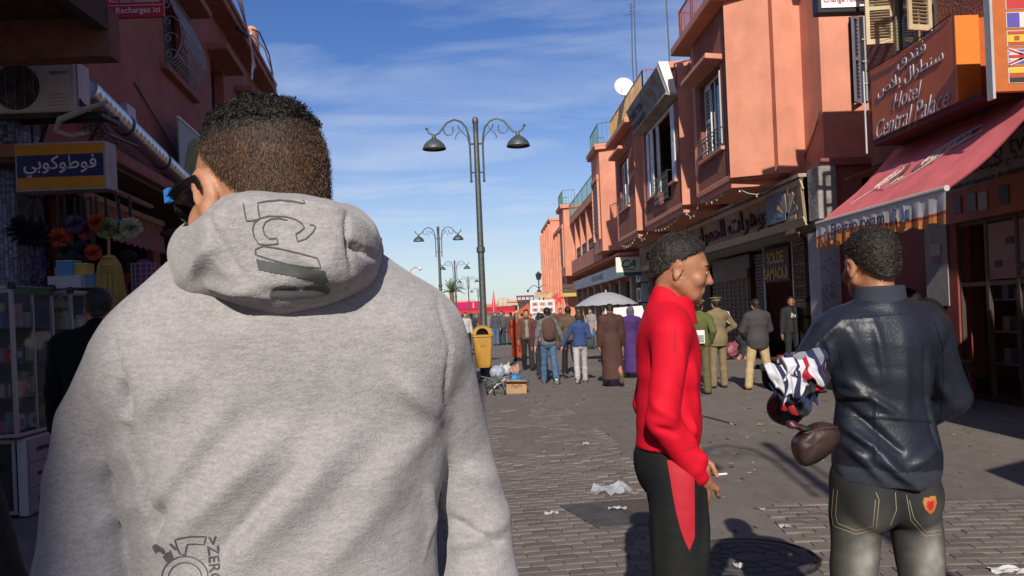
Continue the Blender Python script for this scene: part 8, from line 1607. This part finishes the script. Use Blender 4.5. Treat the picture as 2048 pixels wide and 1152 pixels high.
# ================================================================== people further off
def cm(name, c, **k): return mat('cloth_'+name, c, .85, nz=.12, nscale=9, **k)
BLUEJ = mat('blue_jeans', (.055, .115, .21), .85, nz=.35, nscale=9); BLK = cm('black', (.014, .014, .016)); TAN = mat('khaki_trousers', (.42, .31, .16), .85, nz=.1); WSOLE = WHITE
def crowd(label, px, py, rz, H=1.70, h=.0125, group='people walking up and down the street', **k):
    q = gnd(px, py); k.setdefault('shoes', BLACK); return person(label, q.x, q.y, R(rz), H=H*.925, h=h, group=group, **k)
def bagthing(name, lab, cat, root, ctr, size, m, rz=0, straps=None, flat=1):
    """a worn bag: own thing at its place on the body (ctr, size in the wearer's frame)"""
    WMm = W[root.name]; t = thing(name, lab, cat, tuple(WMm @ Vector(ctr))); c = np.array(ctr); S = SDF(c-np.array(size)*1.4-.03, c+np.array(size)*1.4+.03, .011); S.ell(c, size, k=.03); S.cap(c-np.array((0, 0, size[2]*.6)), c+np.array((0, 0, size[2]*.5)), size[0]*.95, size[0]*.85, k=.04, sc_=(1, size[1]/size[0]*.95, 1)); me = to_mesh('bag_body', S.mesh(), m, disp=lambda P, n: .006*wave(P, 7, 26)); me.transform(WMm); link('bag_body', me, t)
    for s_ in (straps or []): b = MB(WMm); b.tube([Vector(p) for p in s_], .011, 5); b.build('strap', m, t)
    return t
WK = lambda a, b_, c, d: dict(legs=((a, b_), (c, d)))
r1, J1 = crowd('man in grey jumper and blue jeans with brown backpack, holding hands', 1100, 768, 4, H=1.74, top=('shirt', cm('grey', (.12, .125, .13))), bottom=('trousers', BLUEJ), shoes=cm('brownshoe', (.06, .03, .02)), sole=WSOLE, tone=2, pose=dict(legs=((.24, .04), (-.20, .45)), arms={'R': ((.40, .05, .84), (.3, -1, 0)), 'L': ((-.30, .02, .85), (-.3, -1, 0))}))
bagthing('backpack', 'brown backpack on the back of the man in jeans', 'backpack', r1, (0, -.20, 1.27), (.155, .085, .22), cm('brownpack', (.085, .04, .03)), straps=[[(-.12, -.14, 1.42), (-.13, -.03, 1.50), (-.13, .08, 1.40), (-.13, .05, 1.2)], [(.12, -.14, 1.42), (.13, -.03, 1.50), (.13, .08, 1.40), (.13, .05, 1.2)]])
r2, J2 = crowd('woman in dark blue jumper and pale grey trousers, holding the backpacker’s hand', 1163, 766, -2, H=1.60, top=('shirt', cm('bluejumper', (.025, .05, .16))), bottom=('trousers', cm('palegrey', (.40, .37, .38))), hair='long', hairmat=mat('brown_hair', (.05, .028, .015), .6, nz=.4, bump=.006, bscale=90), tone=2, sole=WSOLE, g=.96, pose=dict(legs=((-.22, .50), (.20, .03)), arms={'L': ((-.44, .02, .90), (-.3, -1, 0)), 'R': ((.22, .1, .95), (.3, -1, 0))}))
bagthing('shoulder_bag', 'dark grey shoulder bag carried by the woman in blue', 'bag', r2, (.26, -.02, 1.02), (.10, .07, .15), cm('darkbag', (.05, .055, .05)), straps=[[(.22, -.03, 1.15), (.17, -.06, 1.48), (.20, .04, 1.46), (.26, .04, 1.12)]])
crowd('man in long brown hooded djellaba walking away beside the parasol', 1226, 772, 2, H=1.74, top=('robe', cm('brownwool', (.060, .024, .018))), bottom=('', None), shoes=cm('sandalsole', (.16, .11, .07)), hood=True, hair='short', g=1.08, og=.03, hem=.17, pose=dict(legs=((.16, .1), (-.22, .75)), head=(0, .3)))
crowd('person in violet robe mostly hidden behind the red jacket', 1266, 755, 0, H=1.66, top=('robe', cm('violet', (.05, .015, .11))), bottom=('', None), shoes=cm('sandal', (.25, .10, .06)), hair='scarf', hairmat=cm('scarfb', (.10, .08, .13)), pose=WK(.1, .1, -.2, .5))
crowd('man in olive brown jumper and black trousers striding ahead of the couple', 1141, 750, 3, H=1.76, top=('jacket', cm('olivebrown', (.10, .065, .035))), bottom=('trousers', BLK), shoes=BLACK, sole=WSOLE, pose=dict(legs=((.26, .02), (-.22, .85)), arms={'L': ((-.28, .02, .90), (-.3, -1, 0))}))
crowd('man in open brown jacket over grey shirt walking towards the viewer', 1057, 741, 178, H=1.72, top=('jacket', cm('brownjacket', (.11, .045, .025))), bottom=('trousers', BLK), shoes=BLACK, pose=WK(.18, .05, -.16, .35), hair='short'); 
ro_ = [o for o in bpy.data.objects if o.get('label', '').startswith('man in open brown')][0]; b = MB(); S = SDF((-.09, .05, .92), (.09, .20, 1.46), .012); S.cap((0, .07, 1.0), (0, .07, 1.40), .085, .07, k=.03, sc_=(1, .75, 1)); link('shirt_front', to_mesh('shirt_front', S.mesh(), cm('greygreen', (.20, .21, .19))), ro_, local=True)
r3, J3 = crowd('woman with long black hair and pink bag beside the backpacker', 1085, 756, 6, H=1.60, top=('shirt', cm('darkred', (.10, .02, .03))), bottom=('trousers', BLK), shoes=cm('pinkshoe', (.45, .10, .12)), hair='long', pose=WK(-.1, .3, .14, .04), g=.94)
bagthing('pink_bag', 'pink patterned bag on the back of the dark-haired woman', 'bag', r3, (-.06, -.17, 1.22), (.12, .07, .20), mat('pink_pattern', (.50, .06, .14), .8, c2=(.40, .22, .28), nscale=22))
crowd('woman in orange-red dress beside the man in open brown jacket', 1036, 722, 170, H=1.62, h=.014, top=('robe', cm('orangered', (.38, .05, .02))), bottom=('', None), hair='scarf', hairmat=cm('scarfo', (.30, .16, .10)), pose=WK(.1, 0, -.1, .1)); 
crowd('person in long dark grey robe walking near the pink tent', 1024, 690, 8, H=1.68, h=.015, top=('robe', cm('charcoal', (.055, .05, .055))), bottom=('', None), hair='short', pose=WK(.1, 0, -.1, .1))
crowd('man in dark jacket and blue jeans standing beyond the bin', 993, 691, 175, H=1.72, h=.016, top=('jacket', cm('slate', (.05, .055, .07))), bottom=('trousers', BLUEJ), pose=WK(.04, 0, -.04, .02))
crowd('man in grey jacket and dark trousers beside the far jeans wearer', 1006, 690, 160, H=1.75, h=.016, top=('jacket', cm('slate2', (.07, .07, .075))), bottom=('trousers', cm('navytrs', (.02, .03, .06))), pose=WK(.04, 0, -.04, .02))
crowd('man in white shirt and dark waistcoat near the grey shoulder', 934, 712, 185, H=1.74, h=.014, top=('shirt', cm('whiteshirt', (.42, .40, .40))), bottom=('trousers', BLK), pose=WK(.04, 0, -.04, .02))
crowd('person in dark coat standing by the grey sleeve, in front of the stalls', 945, 702, 10, H=1.70, h=.015, top=('coat', cm('darkcoat', (.035, .03, .035))), bottom=('trousers', BLK), pose=WK(.04, 0, -.04, .02))
crowd('woman in beige coat under the grey parasol', 1214, 728, 170, H=1.62, h=.014, top=('coat', cm('beigecoat', (.26, .18, .13))), bottom=('trousers', BLK), hair='scarf', hairmat=cm('creamscarf', (.42, .36, .30)))
# far crowd, one by one
rn = random.Random(12); CC = [(.05, .05, .06), (.12, .03, .03), (.03, .05, .12), (.20, .17, .14), (.02, .02, .02), (.10, .07, .04), (.24, .22, .22), (.06, .08, .05)]
spots = [(955, 668), (963, 673), (972, 666), (978, 671), (990, 668), (1000, 664), (1010, 662), (1016, 667), (1030, 664), (1040, 670), (1070, 690), (1046, 684), (1062, 676), (1078, 672), (1092, 676), (1104, 684), (1116, 680), (1124, 700), (1132, 690), (1148, 700), (1160, 692), (1172, 705), (1184, 698), (926, 676), (936, 670)]
words = ['charcoal', 'dark red', 'navy', 'fawn', 'black', 'brown', 'pale grey', 'moss green']
where = ['between bin and lamp post', 'close beside the lamp post', 'right behind the lamp post', 'just past the lamp post', 'in front of the magenta stall', 'before the red canopy', 'beside the pink tent', 'close by the pink tent', 'before the pink tent', 'right of the pink tent', 'behind the brown-jacketed walker', 'beside the brown-jacketed walker', 'under the orange tent', 'below the food board', 'right of the food board', 'behind the backpacker', 'beside the far turret', 'ahead of the olive jumper', 'by the tan pillars', 'above the clasped hands', 'by the second tan pillar', 'beyond the woman in blue', 'beside the parasol', 'next to the grey shoulder', 'near the palm trunk']
for i, (px, py) in enumerate(spots):
    if i in (2, 5, 7, 8, 9, 10, 12, 14, 16, 18, 19, 21, 24): continue
    k = i % 8; q = gnd(px, py); person('small far figure in %s clothes %s' % (words[k], where[i]), q.x, q.y, rn.choice((0, 3.1, .4, 2.6)), H=rn.uniform(1.48, 1.63), h=.024, group='far-off people in the square', top=(rn.choice(('jacket', 'shirt', 'coat')), cm('far%d' % k, CC[k])), bottom=('trousers', (BLK, BLUEJ, cm('fartrs', (.06, .055, .05)))[i % 3]), shoes=BLACK, hair='short' if i % 4 else 'scarf', hairmat=HAIR if i % 4 else cm('farscarf%d' % k, CC[(k+3) % 8]), pose=WK(rn.uniform(0, .2), .05, rn.uniform(-.2, 0), .2))
# the officers
GU = cm('olive_uniform', (.085, .10, .025)); KU = cm('khaki_uniform', (.19, .14, .075))
r4, J4 = crowd('officer in olive green uniform and beret, back turned, holding papers', 1404, 789, -20, H=1.72, h=.011, group='uniformed officers outside the shop', top=('jacket', GU), bottom=('trousers', cm('olive_trousers', (.11, .09, .04))), shoes=BLACK, boot=.16, hair='beret', hairmat=cm('olive_beret', (.14, .13, .035)), og=.03, pose=dict(legs=((.02, 0), (.0, .02)), arms={'L': ((-.20, .18, 1.02), (-1, -.8, 0)), 'R': ((.20, -.02, .98), (.6, -1, 0))}))
r5, J5 = crowd('officer in pressed khaki uniform and peaked cap with white lanyard', 1439, 776, 12, H=1.76, h=.011, group='uniformed officers outside the shop', top=('coat', KU), bottom=('trousers', KU), shoes=BLACK, hair='cap', hairmat=cm('khaki_cap', (.15, .11, .06)), og=.028, pose=dict(legs=((.02, 0), (.0, .02)), arms={'L': ((-.16, .20, 1.12), (-1, -.5, -.2)), 'R': ((.24, .15, 1.05), (1, -.6, 0))}), hem=.82)
WMm = W[r5.name]; b = MB(WMm); s5 = J5['shR']; b.tube([s5+np.array((-.03, -.02, .085)), s5+np.array((.05, -.05, .05)), s5+np.array((.085, -.04, -.06)), s5+np.array((.06, -.03, -.17)), s5+np.array((.01, -.03, -.12))], .011, 6); b.build('lanyard', WHITE, r5); b = MB(WMm); [b.box(s5[0]*.62*s_-.05, s5[0]*.62*s_+.05, -.05, .03, s5[2]+.085, s5[2]+.098) for s_ in (-1, 1)]; b.build('epaulette', cm('epaulette', (.10, .03, .02)), r5); b = MB(WMm); b.tube([(.165*math.cos(a), -.01+.125*math.sin(a), 1.08) for a in np.linspace(0, 6.283, 21)], .012, 5, caps=False); b.build('belt_seam', KU, r5)
q = W[r4.name] @ Vector((-.02, -.20, 1.13)); pn = thing('newspaper_bundle', 'white-edged bundle of papers behind the olive officer', 'papers', tuple(q)); a_ = on_y(1376, 688, q.y-.02); c_ = on_y(1408, 660, q.y-.02); box('bundle', WHITE, pn, a_.x, c_.x, q.y-.06, q.y-.02, a_.z, c_.z, bevel=.004); box('print', mat('paper_print', (.08, .08, .09), .7, c2=(.40, .40, .40), nscale=60), pn, a_.x+.02, c_.x-.02, q.y-.066, q.y-.0605, a_.z+.02, c_.z-.08)
crowd('person with grey hair glimpsed behind the olive officer', 1376, 762, 60, H=1.66, h=.013, top=('shirt', cm('darkviolet', (.05, .04, .08))), bottom=('trousers', BLK), hair='helmet', hairmat=cm('greycap', (.22, .20, .20)))
crowd('heavy man in dark grey jacket and khaki trousers facing the shop', 1519, 779, 2, H=1.70, h=.011, top=('jacket', cm('greyjacket', (.045, .042, .045))), bottom=('trousers', TAN), shoes=cm('brownshoe2', (.05, .025, .015)), g=1.14, og=.035, hem=.80, pose=dict(legs=((.03, 0), (-.03, 0)), splay=.17, arms={'L': ((-.16, .22, 1.0), (-1, -.6, 0)), 'R': ((.16, .22, 1.0), (1, -.6, 0))}))
r6, J6 = crowd('man in black sweatshirt with three white stripes logo, inside the dark doorway', 1588, 742, 172, H=1.74, h=.012, group=None, top=('jacket', BLK), bottom=('trousers', BLK), tone=1)
b = MB(W[r6.name]); 
for k in range(3): b.sheet((-.055+.035*k, .150, 1.30), (-.030+.035*k, .150, 1.30), (-.040+.035*k, .146, 1.335+.02*k), (-.062+.035*k, .146, 1.325+.02*k), .004)
b.box(-.06, .06, .148, .154, 1.272, 1.285); b.build('chest_logo', WHITE, r6)
# somebody seated low by the rolling gate
S_ = gnd(1462, 718); r7, J7 = person('woman in dark clothes seated on the ground by the rolling gate', S_.x+.4, S_.y, R(150), H=1.60, h=.013, z=-.42, top=('robe', cm('seated_dark', (.02, .018, .022))), bottom=('', None), hair='scarf', hairmat=cm('pinkscarf', (.20, .06, .08)), shoes=None, pose=dict(legs=((1.4, 1.6), (1.4, 1.6))), hem=.44)
t = bag(1463, 700, S_.y-.3, .22, (.24, .06, .09), 'pink cloth bundle on the ground beside the seated woman', 'cloth_bundle', 'bundle', sz=(.8, .8, .9), sd=9)
# display by the shop: grey umbrella, small goods box
um = thing('grey_umbrella', 'dark grey open umbrella resting behind the stock of shirts', 'umbrella', (4.4, 12.6, .8)); c = on_y(1625, 712, 12.5); b = MB(); n = 8; ring = [c+Vector((.42*math.cos(2*math.pi*k/n), .40*math.sin(2*math.pi*k/n), -.22)) for k in range(n)]; mid = [c+Vector((.26*math.cos(2*math.pi*k/n), .24*math.sin(2*math.pi*k/n), -.06)) for k in range(n)]; tp_ = c+Vector((0, 0, .03)); b.add([tp_]+mid+ring, [(0, 1+k, 1+(k+1) % n) for k in range(n)]+[(1+k, 9+k, 9+(k+1) % n, 1+(k+1) % n) for k in range(n)]); b.build('canopy', mat('umbrella_grey', (.09, .09, .10), .7), um); MB().tube([c+Vector((0, 0, .08)), Vector((c.x, c.y, 0))], .012, 6).build('shaft', IRON, um)
tb = thing('goods_table', 'low table of red and pale packets outside the shop', 'table', (4.2, 13.5, 0)); a_ = on_y(1550, 708, 13.6); c_ = on_y(1640, 708, 13.6); box('table_top', WOOD, tb, a_.x, c_.x, 13.4, 14.0, a_.z-.12, a_.z-.08); [MB().tube([(x, y, 0), (x, y, a_.z-.12)], .018, 6).build('leg', IRON, tb) for x in (a_.x+.05, c_.x-.05) for y in (13.45, 13.95)]
for i in range(6): x = a_.x+.03+.12*i; w2 = .09; t = thing('packet', ('red', 'white', 'tan', 'dark red', 'pale grey', 'brown')[i]+' packet on the goods table outside the shop', 'packet', (x, 13.5, a_.z), group='packets on the goods table'); box('carton', mat('tablepack_%d' % i, ((.35, .02, .03), (.5, .5, .5), (.35, .22, .14), (.30, .03, .03), (.40, .36, .34), (.16, .08, .05))[i], .6), t, x, x+w2, 13.45, 13.6, a_.z-.079, a_.z-.02+.02*(i % 3), bevel=.003); box('band', mat('packband', (.3, .28, .26), .6), t, x-.001, x+w2+.001, 13.447, 13.449, a_.z-.055, a_.z-.04)
# the dark figures in the left foreground
r8, J8 = person('man in black shirt with short black hair facing the showcases', on_y(200, 700, 5.0).x, 5.0, R(12), H=1.765, h=.008, tone=1, top=('jacket', mat('plain_black_cotton', (.006, .006, .007), .9, spec=.2)), bottom=('trousers', BLK), shoes=BLACK, g=1.2, og=.03, pose=dict(head=(.1, .08), sw=.19, arms={'L': ((-.30, .16, .92), (-1, -.8, 0))}))
r9, J9 = person('person in dark green-black coat close beside the hooded man, cut off', -1.06, 1.32, R(3), H=1.60, h=.008, top=('coat', mat('dark_green_coat', (.012, .016, .013), .9, nz=.2)), bottom=('trousers', BLK), shoes=BLACK, g=1.1, og=.035, pose=dict(arms={'R': ((.34, .0, .80), (.5, -1, 0))}))
